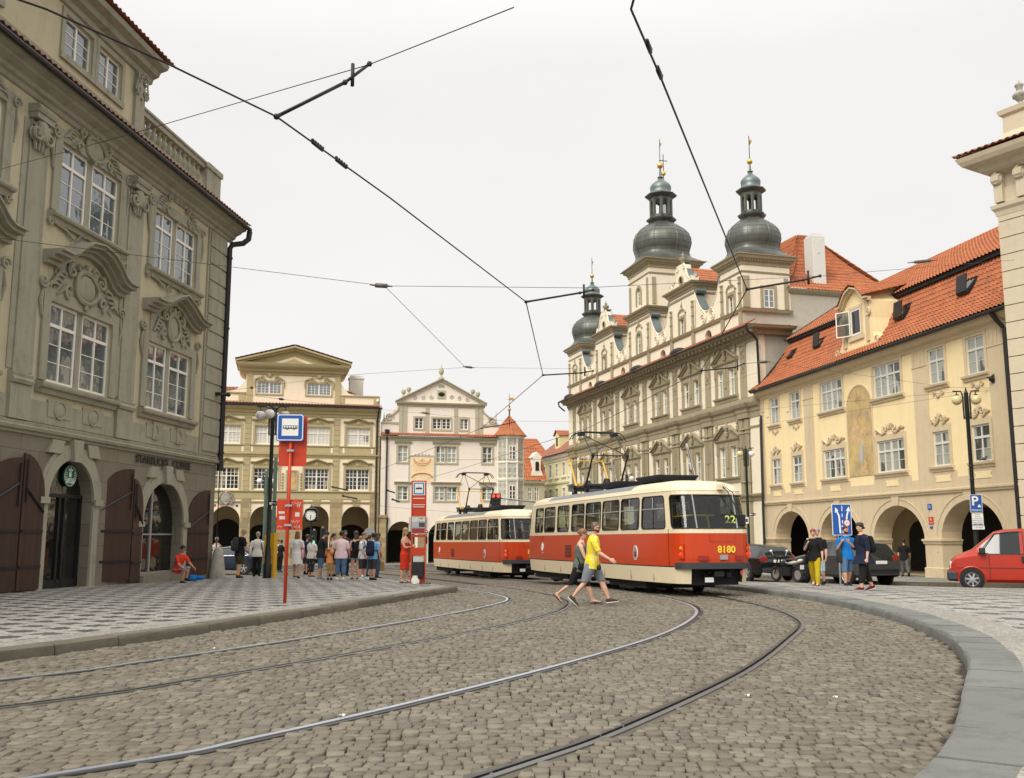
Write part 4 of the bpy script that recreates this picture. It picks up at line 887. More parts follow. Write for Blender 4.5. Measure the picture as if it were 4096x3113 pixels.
def white_house():
    W = thing('white_house', 'white renaissance house with a scrolled gable, a sundial and a round corner oriel', 'building', (-9.33,68.84,0), math.atan2(1,4.2))
    m = MB(); wins = [(1.26,1.96,6.70,7.86),(4.0,5.47,6.70,7.86),(7.41,8.09,6.72,7.88),(1.27,2.0,4.0,4.97),(3.9,5.55,4.0,4.97),(7.38,8.1,4.05,5.0)]
    arches = [(.62,2.6,-.7,2.5,.95),(3.5,5.3,-.7,2.4,.95),(6.1,8.0,-.7,2.4,.95)]
    wall(m, .05, 9.3, 2.6, 8.5, wins, .16, 0); wall(m, .05, 9.3, -.7, 2.6, arches, .5, 0)
    m.quad((9.3,0,-.7),(9.3,12,-.7),(9.3,12,8.6),(9.3,0,8.6)); m.quad((.05,12,-.7),(.05,0,-.7),(.05,0,8.6),(.05,12,8.6)); m.quad((.05,12,-.7),(9.3,12,-.7),(9.3,12,8.6),(.05,12,8.6)); m.quad((.05,.1,8.5),(9.3,.1,8.5),(9.3,12,8.6),(.05,12,8.6))
    # gable
    gw = [(2.44,3.04,9.12,9.9),(3.73,5.05,9.12,9.9),(5.75,6.33,9.12,9.9)]
    wall(m, 1.3, 7.4, 8.6, 10.95, gw, .14, .12)
    m.prism([(1.15,10.95),(7.55,10.95),(4.35,12.62)], .12, .5)
    Ls=[(.05,8.6),(1.3,8.6),(1.3,10.9),(1.2,10.5),(1.0,10.2),(.7,10.0),(.45,9.82),(.38,9.6),(.05,9.55)]
    m.prism(Ls, .12, .5); m.prism([(8.7-(x-.0) if True else x, z) for x,z in Ls][::-1], .12, .5)
    m.quad((1.3,.12,10.9),(1.3,8,10.9),(1.3,8,8.6),(1.3,.12,8.6)); m.quad((7.4,.12,8.6),(7.4,8,8.6),(7.4,8,10.9),(7.4,.12,10.9))
    m.build('wall', MAT['white_house'], W)
    a = MB(); arcade_inside(a, .05, 9.3, -.42, 2.6, 3.5, [(.7,2.5,-.4,1.9,.1),(3.6,5.2,-.4,1.9,.1),(6.2,7.9,-.4,1.9,.1)]); a.build('arcade', [MAT['arcade_in'],MAT['void']], W)
    t = MB()
    for x0,x1,z0,z1 in wins: surround(t, x0, x1, z0, z1, .13, .05); t.box(x0-.13,x1+.13,-.05,0,z0-.13,z0-.002); band(t, [(0,z1+.13),(.05,z1+.14),(.09,z1+.24),(.15,z1+.28),(.16,z1+.33),(0,z1+.35)], x0-.25, x1+.25)
    for x0,x1,z0,z1 in gw: surround(t, x0, x1, z0, z1, .12, .04, 0, .12); t.box(x0-.12,x1+.12,.08,.12,z0-.14,z0-.002)
    for xa,xb in ((1.3,1.55),(1.6,1.85),(3.2,3.45),(5.3,5.55),(6.86,7.1),(7.15,7.4)): t.box(xa,xb,.06,.12,8.65,10.75)
    band(t, [(0,10.72),(.08,10.74),(.1,10.84),(.22,10.9),(.26,11.0),(0,11.05)], 1.12, 7.58, .12)
    for sgn in (-1,1):
        pts=[(4.35+sgn*3.35,11.0),(4.35,12.74)]; pts = pts if sgn<0 else pts[::-1]; hood(t, pts, [(-.12,.02,.16),(.02,.1,.26)], y=.12)
        spiral(t, 4.35+sgn*3.75, 9.86, .30, .08, .055, 1.7, 0, -sgn); curl(t, [(4.35+sgn*3.02,10.9),(4.35+sgn*3.16,10.4),(4.35+sgn*3.5,10.1),(4.35+sgn*3.95,9.92),(4.35+sgn*4.08,9.6)], .08, .07)
    t.prism([(4.05,11.35),(4.65,11.35),(4.65,11.95),(4.05,11.95)], .07, .12); t.ball((4.35,.06,11.65),1,14,1,(.24,.03,.16))
    for sgn in (-1,1):
        for k in range(3): spiral(t, 4.35+sgn*(.75+.6*k), 11.45-.06*k, .16, .1, .03, 1.3, k, sgn)
    spiral(t, 4.25, 12.25, .14, .1, .03); spiral(t, 4.45, 12.25, .14, .1, .03, a0=math.pi, sgn=-1)
    band(t, [(0,8.22),(.05,8.24),(.08,8.36),(.2,8.42),(.24,8.52),(0,8.56)], .05, 8.75)
    t.box(.05,1.28,.06,.12,9.42,9.55); t.box(7.42,8.68,.06,.12,9.42,9.55)
    t.build('trim', [MAT['grey_trim'],MAT['void']], W, 35)
    bp=[(.15,0),(.16,.28),(.1,.3),(.06,.42),(.14,.5),(.18,.62),(.14,.76),(.0,.82)]
    for x,z,pr,n_ in ((1.62,11.16,bp,10),(2.0,11.35,bp,10),(6.7,11.35,bp,10),(7.08,11.16,bp,10),(4.35,12.6,[(.2,0),(.22,.3),(.12,.35),(.07,.5),(.15,.6),(.2,.78),(.15,.98),(.07,1.06),(.05,1.15),(.0,1.3)],12),(8.45,9.55,[(.1,0),(.13,.1),(.06,.2),(.0,1.1)],4),(.25,9.55,[(.1,0),(.13,.1),(.06,.2),(.0,.8)],4)):
        u = MB(); u.lathe(pr,(x,.3,z),n_); u.build('gable_finial', MAT['grey_trim'], W, 40)
    s = MB(); s.box(2.13,3.84,-.02,0,5.2,7.08,0)
    # sundial: gnomon rays, arched ribbon and frame
    for k in range(9):
        an=R(-60+15*k); s.tube([(2.98,-.025,6.95),(2.98+.9*math.sin(an)*1.0,-.025,6.95-1.5*math.cos(an)*.8)],.008,4,1)
    for k in range(2): s.tube([(2.98+(.55 if k==0 else .62)*math.cos(a),-.03,6.95-.35*math.sin(a)*(1 if k==0 else 1.4)) for a in [math.pi*q/12 for q in range(13)]],.03,4,1)
    s.tube([(2.98-.72*math.cos(a),-.03,5.62+.32*math.sin(a)) for a in [math.pi*q/12 for q in range(13)]],.07,4,1)
    s.box(2.02,2.12,-.03,0,5.2,7.08,2); s.box(3.85,3.97,-.03,0,5.2,7.08,2); s.box(2.02,3.97,-.04,0,7.09,7.2,2)
    for k in range(5): s.ball((2.5+k*.24,-.03,7.24+.05*(k==2)),.06,6,1)
    s.build('sundial', [MAT['sundial_field'],MAT['faded_red'],MAT['faded_blue']], W)
    for x0,x1,z0,z1 in wins: window(W, x0, x1, z0, z1, .09, 2, (.3,) if z0<5 else (.3,), MAT['white_paint'], MAT['pane_green'], .045, 2 if x1-x0>1.1 else 1, .58, .16 if x1-x0>1.1 else 0)
    for x0,x1,z0,z1 in gw: window(W, x0, x1, z0, z1, .2, 2, (.33,.66), MAT['white_paint'], MAT['pane_dark'], .05, 2 if x1-x0>1 else 1, None, .06 if x1-x0>1 else 0)
    r = MB(); tiles(r, (.0,-.34,8.54),(8.75,-.34,8.54),(8.7,.14,8.78),(.0,.14,8.78), .2, 2, .045, .03); tiles(r, (.6,.6,9.2),(8.9,.6,9.2),(6,5,12.2),(2.6,5,12.2), .22, 8); tiles(r,(9.4,.3,8.7),(9.4,12,8.7),(6.5,12,11.2),(6.5,.5,11.2),.22,8); r.build('roof', MAT['roof_tile'], W)
    p = MB(); p.tube([(.45,-.1,8.6),(.45,-.1,3.0),(.6,-.12,2.7),(.55,-.12,2.2),(.55,-.12,-.4)],.06,8); p.lathe([(.07,0),(.09,.15),(.17,.45),(.18,.62),(.0,.64)],(.45,-.14,8.35),10); p.build('downpipe', MAT['gutter_metal'], W)
    b = MB(); b.box(.02,.5,-.14,0,-.6,2.75); b.box(-.03,.58,-.2,0,2.75,2.95); b.build('stone_pier', MAT['sandstone'], W); b = MB(); b.box(2.75,3.3,-.14,0,-.6,2.9); b.build('stone_pier', MAT['sandstone'], W)
    # corner oriel
    o = MB(); c=(9.45,.25); RR=1.0; n=8; a0=math.pi/8
    ring=[(c[0]+RR*math.cos(a0+2*math.pi*k/n),c[1]+RR*math.sin(a0+2*math.pi*k/n)) for k in range(n)]
    o.prismz(ring, 3.0, 8.72, 0)
    for z,h,ou in ((5.42,.2,.10),(6.68,.12,.08),(3.0,.2,.1),(8.5,.22,.14)): o.sweep([(0,z-.02),(ou*.5,z),(ou,z+h*.6),(ou*.9,z+h),(0,z+h+.03)], ring, 1, True)
    o.lathe([(.2,1.6),(.5,2.2),(.95,2.9),(1.02,3.02)], (c[0],c[1],0), 8, 1, a0)
    for k in range(n):  # pilaster strips at the corners
        o.tube([(ring[k][0],ring[k][1],3.0),(ring[k][0],ring[k][1],8.55)], .07, 4, 1)
    rnd=random.Random(4)
    for k in range(3,8):
        p0=Vector(ring[k]); p1=Vector(ring[(k+1)%n]); mid=(p0+p1)/2; d=(p1-p0).normalized(); nr=Vector((d.y,-d.x))
        for z in (5.75,6.2,7.0,7.4,7.9,8.2,4.1,4.6,5.1):
            for s_ in (-.2,.2):
                if k in (5,7) and (6.9<z<7.95 or 4<z<5.2): continue
                pts=[]
                for q in range(12):
                    an=q*.75+rnd.random(); rr=.16*(1-q/14); x=s_+rr*math.cos(an); pts.append((mid.x+d.x*x+nr.x*.01,mid.y+d.y*x+nr.y*.01,z+rr*math.sin(an)))
                o.tube(pts,.022,4,2)
    o.build('oriel', [MAT['sgraffito'],MAT['white_trim'],MAT['grey_trim']], W, 30)
    for k in (5,6,7):
        p0=Vector(ring[k]); p1=Vector(ring[(k+1)%n]); mid=(p0+p1)/2; d=(p1-p0).normalized()
        if k == 6: continue
        for z0,z1 in ((6.95,7.95),(4.05,5.1)):
            wn = window(W, -.24, .24, z0, z1, -.04, 2, (.3,), MAT['white_paint'], MAT['pane_dark'], .05, 1, .6)
            M=Matrix.Translation((mid.x,mid.y,0))@Matrix.Rotation(math.atan2(d.y,d.x),4,'Z'); wn.data.transform(M)
            for ch in wn.children: ch.data.transform(M)
    r = MB(); prof=[(1.28,8.72),(1.05,8.98),(.82,9.25),(.55,9.62),(.3,9.95),(.06,10.2)]; nn=48
    vs=[]
    for i,(rr,z) in enumerate(prof):
        for q in range(nn): vs.append((c[0]+(rr+.035*math.cos(q*math.pi))*math.cos(2*math.pi*q/nn), c[1]+(rr+.035*math.cos(q*math.pi))*math.sin(2*math.pi*q/nn), z))
    r.add(vs,[(i*nn+q,i*nn+(q+1)%nn,(i+1)*nn+(q+1)%nn,(i+1)*nn+q) for i in range(len(prof)-1) for q in range(nn)]); r.build('oriel_roof', MAT['roof_tile'], W)
    f = MB(); f.lathe([(.12,0),(.05,.15),(.05,.9),(.0,.95)], (c[0],c[1],10.1), 8, 0); f.ball((c[0],c[1],10.72),.13,10,1); f.tube([(c[0],c[1],10.8),(c[0],c[1],11.9)],.018,5,0); f.box(c[0],c[0]+.35,c[1]-.01,c[1]+.01,11.4,11.6,1); f.tube([(c[0]-.28,c[1],11.45),(c[0]+.1,c[1],11.45)],.015,4,1); f.build('spire', [MAT['dark_iron'],MAT['gold']], W)
white_house()
# ---------------------------------------------------------------- houses farther down the street
def far_houses():
    H = thing('row_house', 'pale yellow-green row house with tiled roof and dormers beyond the town hall', 'building', (3.27,114.6,0), math.atan2(-1,.279))
    m = MB(); wins=[]; bx=[1.94,4.15,6.4,8.85,11.1]
    for x in bx: wins += [(x-.5,x+.5,7.95,9.35),(x-.5,x+.5,5.2,6.6)]
    wall(m, 0, 13.5, -.8, 10.3, wins, .12, 0); m.quad((0,9,-.8),(0,0,-.8),(0,0,10.3),(0,9,10.3)); m.quad((13.5,0,-.8),(13.5,9,-.8),(13.5,9,10.3),(13.5,0,10.3)); m.build('wall', MAT['pale_green'], H)
    t = MB()
    for x0,x1,z0,z1 in wins: surround(t, x0, x1, z0, z1, .16, .05); t.box(x0-.25,x1+.25,-.16,0,z0-.2,z0-.01)
    band(t, [(0,9.6),(.1,9.65),(.15,9.85),(.4,10.0),(.5,10.3),(0,10.35)], 0, 13.5); band(t, [(0,7.1),(.1,7.12),(.16,7.3),(0,7.36)], 0, 13.5); t.build('trim', MAT['white_trim'], H)
    for x0,x1,z0,z1 in wins: window(H, x0, x1, z0, z1, .06, 2, (.35,), MAT['white_paint'], MAT['pane_dark'], .07, 1, .66)
    r = MB(); tiles(r, (-.2,-.55,10.35),(13.7,-.55,10.35),(13.7,5,14.6),(-.2,5,14.6), .3, 12, .05, .03); r.build('roof', MAT['roof_tile_old'], H)
    for x in (4.3,10.4):
        d=MB(); d.prism([(x,10.9),(x+1.5,10.9),(x+1.5,12.7),(x+.75,13.2),(x,12.7)], .5, 3.8); d.build('dormer', MAT['pale_green'], H)
        d=MB(); d.prism([(x+.5,11.5),(x+1.0,11.5)]+arch_pts(x+.5,x+1.0,12.5,.25)[::-1],.46,.5); d.build('dormer_opening', MAT['void'], H)
        d=MB(); tiles(d,(x-.15,3.8,12.65),(x-.15,.3,12.65),(x+.75,.3,13.3),(x+.75,3.8,13.3),.25,3); tiles(d,(x+1.65,.3,12.65),(x+1.65,3.8,12.65),(x+.75,3.8,13.3),(x+.75,.3,13.3),.25,3); d.build('dormer_roof', MAT['roof_tile'], H)
    g=MB(); g.tube([(-.05,-.6,10.3),(-.05,-.5,9.8),(.3,-.14,8.6),(.3,-.12,0)],.11,8); g.tube([(-.2,-.6,10.33),(13.5,-.6,10.33)],.09,6); g.build('downpipe', MAT['gutter_metal'], H)
    o = at(2085,2030,106)
    S = thing('small_house', 'small grey-beige house with a curved white dormer and red roof beside the oriel', 'building', (o.x,o.y,0), R(12))
    m=MB(); wins=[(.75,1.2,5.2,6.7),(1.5,1.95,5.2,6.7)]
    wall(m,-3,2.6,-.8,7.4,wins,.1,0); m.quad((2.6,0,-.8),(2.6,8,-.8),(2.6,8,7.4),(2.6,0,7.4)); m.build('wall', MAT['grey_trim'], S)
    for x0,x1,z0,z1 in wins: window(S,x0,x1,z0,z1,.05,2,(.35,),MAT['white_paint'],MAT['pane_dark'],.07,1,.66)
    r=MB(); tiles(r,(-3.2,-.4,7.4),(2.8,-.4,7.4),(2.8,3.4,11.6),(-3.2,3.4,11.6),.28,10,.05,.03); r.build('roof',MAT['roof_tile'],S)
    d=MB(); d.prism([(1.1,7.6),(2.5,7.6),(2.4,8.2),(2.2,8.6),(2.2,9.8),(2.35,10.0),(1.8,10.6),(1.25,10.0),(1.4,9.8),(1.4,8.6),(1.2,8.2)],.05,3); d.build('dormer',MAT['white_trim'],S)
    d=MB(); d.prism([(1.6,8.5),(2.0,8.5)]+arch_pts(1.6,2.0,9.5,.2)[::-1],.0,.04); d.build('dormer_opening',MAT['void'],S)
    b=MB(); band(b,[(0,6.9),(.1,6.95),(.3,7.15),(.35,7.35),(0,7.42)],-3,2.6); b.build('cornice',MAT['grey_trim'],S)
    o = at(2085,2030,119)
    T = thing('rear_house', 'pinkish house with a large hipped red roof rising behind the small grey house', 'building', (o.x,o.y,0), R(10))
    m=MB(); m.box(-3,3.4,0,9,-.8,10.6); m.build('wall',MAT['pinkish'],T)
    r=MB(); tiles(r,(-3.5,-.5,10.6),(3.8,-.5,10.6),(2.6,3.5,13.6),(-.4,3.5,13.6),.3,11,.05,.03); tiles(r,(3.8,-.5,10.6),(3.8,9.5,10.6),(2.6,5.5,13.6),(2.6,3.5,13.6),.3,11,.05,.03); tiles(r,(-3.5,9.5,10.6),(-3.5,-.5,10.6),(-.4,3.5,13.6),(-.4,5.5,13.6),.3,11); r.build('roof',MAT['roof_tile'],T)
    b=MB(); band(b,[(0,10.1),(.1,10.15),(.35,10.5),(.4,10.62),(0,10.66)],-3,3.4); b.build('cornice',MAT['white_trim'],T)
far_houses()
# ---------------------------------------------------------------- town hall with onion towers
def tower_top(par, c, hw, hd, z0, r, zb, zl0, zl1, zs, zball, ztip, ov=.5):
    "cornice, bulbous copper dome, open lantern, small dome, gilded ball and vane"
    cx, cy = c
    t = MB(); ring=[(cx-hw,cy-hd),(cx+hw,cy-hd),(cx+hw,cy+hd),(cx-hw,cy+hd)]
    t.sweep([(0,z0-.72),(.06,z0-.70),(.08,z0-.5),(.16,z0-.45),(.18,z0-.34),(.34,z0-.28),(.40,z0-.12),(ov,z0-.05),(ov,z0),(0,z0+.03)], ring, 0, True)
    t.sweep([(0,z0-1.25),(.05,z0-1.24),(.08,z0-1.14),(0,z0-1.1)], ring, 0, True)
    nd=int(hw*2/.2)
    for k in range(nd):
        x=cx-hw+.1+k*(2*hw-.2)/(nd-1); t.box(x-.055,x+.055,cy-hd-.25,cy-hd-.1,z0-.42,z0-.30)
    nd=int(hd*2/.2)
    for k in range(nd):
        y=cy-hd+.1+k*(2*hd-.2)/(nd-1); t.box(cx+hw+.1,cx+hw+.25,y-.055,y+.055,z0-.42,z0-.30)
    t.build('tower_cornice', MAT['stone_hall'], par)
    d = MB(); n=32; prof=[]
    H=zb-z0
    # square foot sweeping up into an eight-sided bulb
    shape=[(0,1,1),(.04,.97,.80),(.10,.92,.52),(.18,.89,.26),(.26,.90,.09),(.34,.945,.02),(.46,1,0),(.58,.985,0),(.69,.92,0),(.79,.79,0),(.88,.61,0),(.95,.45,0),(1,.36,0)]
    vs=[]
    for t_,rr,sq in shape:
        for q in range(n):
            a=2*math.pi*(q+.5)/n
            oc = 1/max(abs(math.cos((a-math.pi/8)%(math.pi/4)-math.pi/8)),.9) if True else 1
            oc = .96*math.cos(math.pi/8)/math.cos(((a)%(math.pi/4))-math.pi/8)+.06
            R8=r*rr*oc
            ca,sa=math.cos(a),math.sin(a); k=1/max(abs(ca)/(hw+ov),abs(sa)/(hd+ov)); k*= 1-1.15*t_ if t_<.28 else .68
            rad = R8*(1-sq)+k*sq
            vs.append((cx+rad*ca,cy+rad*sa,z0+.02+H*t_))
    m_=len(shape)
    d.add(vs,[(i*n+q,i*n+(q+1)%n,(i+1)*n+(q+1)%n,(i+1)*n+q) for i in range(m_-1) for q in range(n)])
    for k in range(16):
        q=(k*2)%n; d.tube([vs[i*n+q] for i in range(3,m_)],r*(.014 if k%2==0 else .008),4)
    for i in range(3,m_-1): d.tube([vs[i*n+q%n] for q in range(n+1)],r*.006,4,caps=False)
    d.build('dome', MAT['copper_dark'], par, 40)
    l = MB(); rl=r*.36; a0=math.pi/8
    l.lathe([(rl*1.05,zb-.05),(rl*1.35,zb+.18),(rl*1.4,zb+.3),(rl*1.0,zb+.36),(rl*1.0,zl0)], (cx,cy,0), 8, 0, a0)
    for k in range(8):
        a=a0+2*math.pi*k/8; x=cx+rl*.9*math.cos(a); y=cy+rl*.9*math.sin(a); l.tube([(x,y,zl0-.1),(x,y,zl1+.1)], rl*.17, 6)
        a2=a0+2*math.pi*(k+1)/8; x2=cx+rl*.9*math.cos(a2); y2=cy+rl*.9*math.sin(a2)
        l.tube([(x,y,zl1-.22),((x+x2)/2,(y+y2)/2,zl1-.02),(x2,y2,zl1-.22)], rl*.1, 5)
    l.lathe([(rl*1.0,zl1-.08),(rl*1.05,zl1+.1),(rl*1.45,zl1+.3),(rl*1.5,zl1+.38),(rl*1.1,zl1+.48)], (cx,cy,0), 8, 0, a0); l.build('lantern', MAT['copper_dark'], par)
    s = MB(); h=zs-zl1-.42
    s.lathe([(rl*1.28,zl1+.42),(rl*1.05,zl1+.42+h*.08),(rl*.93,zl1+.42+h*.2),(rl*.97,zl1+.42+h*.36),(rl*.98,zl1+.42+h*.5),(rl*.84,zl1+.42+h*.64),(rl*.52,zl1+.42+h*.80),(rl*.27,zl1+.42+h*.92),(rl*.2,zs),(rl*.3,zs+.1),(rl*.13,zs+.16),(rl*.09,zball-.25),(0,zball-.2)], (cx,cy,0), 16)
    s.build('small_dome', MAT['zinc'], par, 40)
    g = MB(); g.ball((cx,cy,zball),r*.105,12,0); g.tube([(cx,cy,zball),(cx,cy,ztip)],.03,5,1); g.prism([(cx,ztip-.75),(cx+.5,ztip-.5),(cx+.35,ztip-.35),(cx,ztip-.4)],cy-.01,cy+.01,0); g.build('gilded_ball', [MAT['gold'],MAT['dark_iron']], par, True)
def town_hall():
    k=-.279; T = thing('town_hall', 'long cream town hall with three dark onion towers and scrolled gables', 'building', (16.191,62.912,0), math.atan2(-1,-k))
    bays=[4.45,9.9,15.5,21.55,27.45,33.3]; X=lambda s: -s
    m = MB(); ops=[]
    for s in bays:
        for z0,z1 in ((5.5,7.58),(11.08,13.0)):
            for q in (-.83,.83): ops.append((X(s)+q-.44,X(s)+q+.44,z0,z1))
    wall(m, -38.4, 0, -.7, 15.4, ops, .24, 0)
    m.quad((0,0,-.7),(0,12,-.7),(0,12,15.4),(0,0,15.4)); m.quad((-38.4,12,-.7),(-38.4,0,-.7),(-38.4,0,15.4),(-38.4,12,15.4))
    # attic parapet with lunettes
    wall(m, -38.3, -1.77, 15.4, 16.72, [(-s-.5,-s+.5,15.45,16.35,.45) for s in (7.0,14.95,23.5,32.0)], .4, .02)
    m.build('wall', MAT['plaster_hall'], T)
    sw = MB(); sw.quad((-1.77,0,15.3),(-1.77,12,15.3),(-1.77,12,16.9),(-1.77,0,16.9)); sw.box(-12,-1.78,3.7,12,15.3,18.4); sw.quad((0.002,.5,9.0),(0.002,12,9.0),(0.002,12,15.4),(0.002,.5,15.4)); sw.quad((-1.77,0,15.38),(0,0,15.38),(0,12,15.38),(-1.77,12,15.38)); sw.box(-38,-2,.9,12,15.3,16.6); sw.build('side_wall', MAT['stucco_grey'], T)
    for s in (7.0,14.95,23.5,32.0): v = MB(); v.box(-s-.5,-s+.5,.40,.44,15.4,16.4); v.build('lunette', MAT['void'], T)
    t = MB()
    # storey cornices, broken forward over the pilasters
    lowp=[2.0,7.2,12.75,18.7,24.85,30.6,36.6]
    def broken(z, prof, hw, ou):
        P=[(-38.4,0)]
        for s in sorted(lowp, reverse=True): P += [(-s-hw,0),(-s-hw,-ou),(-s+hw,-ou),(-s+hw,0)]
        P += [(.1,0)]; t.sweep([(o,z+q) for o,q in prof], P, 0)
    broken(10.2, [(0,-.95),(.05,-.94),(.07,-.6),(.12,-.55),(.14,-.35),(.3,-.22),(.38,-.05),(.40,.02),(0,.08)], .62, .22)
    broken(4.2, [(0,-.45),(.06,-.43),(.1,-.25),(.24,-.12),(.28,0),(0,.06)], .66, .22)
    t.sweep([(0,10.3),(.1,10.31),(.1,10.62),(0,10.68)], [(-38.4,0),(.05,0)], 0)
    band(t, [(0,8.55),(.05,8.56),(.07,8.66),(0,8.7)], -38.4, 0)
    for s in lowp:
        for q in (-.36,.36): t.box(-s+q-.22,-s+q+.22,-.16,0,4.26,9.2)
        t.box(-s-.58,-s+.58,-.09,0,4.26,9.24)
        for z in (8.25,8.5,5.0): t.box(-s-.64,-s+.64,-.22,0,z,z+.09)
        for q in range(6): t.box(-s-.42+q*.16,-s-.36+q*.16,-.20,-.15,6.6,8.2)
        t.box(-s-.62,-s+.62,-.2,0,-.7,3.76)
        # upper pilaster strips with relief
        t.box(-s-.42,-s+.42,-.06,0,10.68,14.3); t.box(-s-.30,-s+.30,-.09,0,12.4,13.9); spiral(t,-s,13.5,.24,-.1,.05); spiral(t,-s,12.8,.2,-.1,.05,sgn=-1); t.ball((-s,-.08,13.95),1,8,0,(.25,.12,.2)); t.box(-s-.48,-s+.48,-.1,0,14.2,14.34)
    for s in bays:
        for z0,z1,zp in ((5.5,7.58,7.98),(11.08,13.0,13.35)):
            x=X(s)
            t.box(x-1.62,x-1.27,-.07,0,z0-.1,z1+.36); t.box(x+1.27,x+1.62,-.07,0,z0-.1,z1+.36); t.box(x-.39,x+.39,-.07,0,z0-.1,z1+.36); t.box(x-1.27,x+1.27,-.068,0,z1+.0,z1+.36)
            band(t, [(0,z0-.42),(.08,z0-.4),(.1,z0-.2),(.22,z0-.14),(.25,z0-.03),(0,z0)], x-1.68, x+1.68)
            band(t, [(0,z1+.33),(.1,z1+.35),(.2,z1+.45),(.22,z1+.52),(0,z1+.56)], x-1.75, x+1.75)
            for sg in (-1,1):
                pts=[(x+sg*1.85,zp+.22),(x+sg*.42,zp+1.0)]; pts = pts if sg<0 else pts[::-1]; hood(t, pts, [(-.14,-.02,.16),(-.02,.09,.30)])
                t.lathe([(.09,0),(.1,.3),(.05,.36),(.1,.5),(.03,.7),(0,.72)], (x+sg*1.5,-.12,zp+.62), 8)
                t.box(x+sg*1.45-.09,x+sg*1.45+.09,-.15,0,z1-.5,z1+.3)
            t.prism([(x-1.6,zp+.1),(x+1.6,zp+.1),(x+.45,zp+.78),(x-.45,zp+.78)], -.03, 0)
            t.lathe([(.14,0),(.17,.25),(.08,.32),(.13,.5),(.17,.62),(.08,.78),(.03,1.0),(0,1.05)], (x,-.16,zp+.3), 10); t.box(x-.13,x+.13,-.14,0,z0+.6,z1+.3)
    # main modillion cornice
    band(t, [(0,14.3),(.05,14.32),(.08,14.5),(.14,14.53),(.16,14.62),(0,14.64)], -38.5, .1)
    for q in range(190): t.box(-38.3+q*.2,-38.2+q*.2,-.2,-.05,14.50,14.62)
    P=[(-38.5,0),(.12,0),(.12,2.4)]
    t.sweep([(0,14.62),(.18,14.64),(.2,14.72),(.22,14.95),(.75,14.98),(.82,15.08),(.88,15.14),(0,15.2)], P, 0)
    for q in range(64): x=-38.2+q*.61; t.box(x-.13,x+.13,-.68,-.15,14.76,14.97)
    t.build('stone_trim', MAT['stone_hall'], T)
    for s in bays:
        for z0,z1 in ((5.5,7.58),(11.08,13.0)):
            for q in (-.83,.83): window(T, X(s)+q-.44, X(s)+q+.44, z0, z1, .13, 2, (.33,), MAT['white_paint'], MAT['pane_green'], .065, 1, .66)
    r = MB(); tiles(r, (-38.6,-.98,15.16),(.3,-.98,15.16),(-.2,.05,15.72),(-38.6,.05,15.72), .24, 4, .06, .03); tiles(r, (.3,-.98,15.16),(.75,2.2,15.16),(-1.7,2.2,15.7),(-1.7,.05,15.72), .24, 4, .05, .03)
    r.build('eaves_roof', MAT['roof_tile'], T)
    e = MB()
    for s in (10.9,18.9,27.5,36.4): e.ball((-s,-.62,15.36),1,14,0,(1.15,.45,.34))
    e.tube([(-38.6,-1.05,15.10),(.45,-1.05,15.10)],.085,8); e.tube([(-38.6,-1.05,15.05),(-38.55,-1.0,14.7),(-38.45,-.4,14.2)],.08,8)
    e.tube([(.42,-1.05,15.0),(.42,-1.0,14.75),(.32,-.5,14.5),(.25,-.2,14.2),(.25,-.14,10.8)],.085,8); e.tube([(.25,-.1,9.2),(.32,-.2,8.9),(.3,-.25,3.0),(.3,-.25,-.5)],.085,8)
    e.build('gutter', MAT['gutter_metal'], T, 40)
    # attic storey: towers, gables, scrolled links between them
    def front(nm, tr, s0, s1, zt, zc, yb, wz, arch=False, y=0.0):
        x0,x1=-s1,-s0; c=(x0+x1)/2; w=.42; mb=MB()
        wall(mb, x0, x1, 16.72, zt, [(c-w,c+w,wz[0],wz[1],w)] if arch else [(c-w,c+w,wz[0],wz[1])], .2, y)
        mb.quad((x1,y,16.7),(x1,yb,16.7),(x1,yb,zt),(x1,y,zt)); mb.quad((x0,yb,16.7),(x0,y,16.7),(x0,y,zt),(x0,yb,zt)); mb.quad((x0,yb,16.7),(x1,yb,16.7),(x1,yb,zt),(x0,yb,zt))
        mb.build(nm,MAT['plaster_hall'],T)
        for x in (x0+.3,x1-.3):
            tr.box(x-.14,x+.14,y-.09,y,16.9,zt-.9); tr.box(x-.2,x+.2,y-.12,y,16.72,17.1); tr.box(x-.22,x+.22,y-.1,y,15.75,16.6)
            for z in (17.9,18.6,19.0): tr.box(x-.17,x+.17,y-.14,y,z,z+.08)
        tr.box(x1,x1+.08,y+.0,y+.28,16.9,zt-.9)
        if arch: arch_ring(tr, c-w, c+w, wz[0], wz[1], w, .22, .08, y=y)
        else: surround(tr, c-w, c+w, wz[0], wz[1], .22, .08, 0, y)
        spiral(tr,c-.18,wz[1]+.62,.16,y-.06,.04,1.3,0,1); spiral(tr,c+.18,wz[1]+.62,.16,y-.06,.04,1.3,math.pi,-1)
        for sg in (-1,1): curl(tr,[(c+sg*.25,wz[1]+.75),(c+sg*.5,wz[1]+.55),(c+sg*.62,wz[1]+.3),(c+sg*.75,wz[1]+.38)],y-.05,.06)
        tr.lathe([(.08,0),(.1,.2),(.03,.3),(0,.6)],(c,y-.05,wz[1]+.85),6)
        window(T, c-w, c+w, wz[0], wz[1], y+.1, 2, (.33,.66) if not arch else (.3,.55), MAT['white_paint'], MAT['pane_dark'], .06, 1, None if not arch else .72, arch=w if arch else 0)
    A = MB(); tr = MB()
    P=[(-38.4,0),(-1.65,0),(-1.65,3.7)]
    tr.sweep([(0,16.56),(.1,16.6),(.16,16.72),(.2,16.8),(0,16.84)], P, 0)
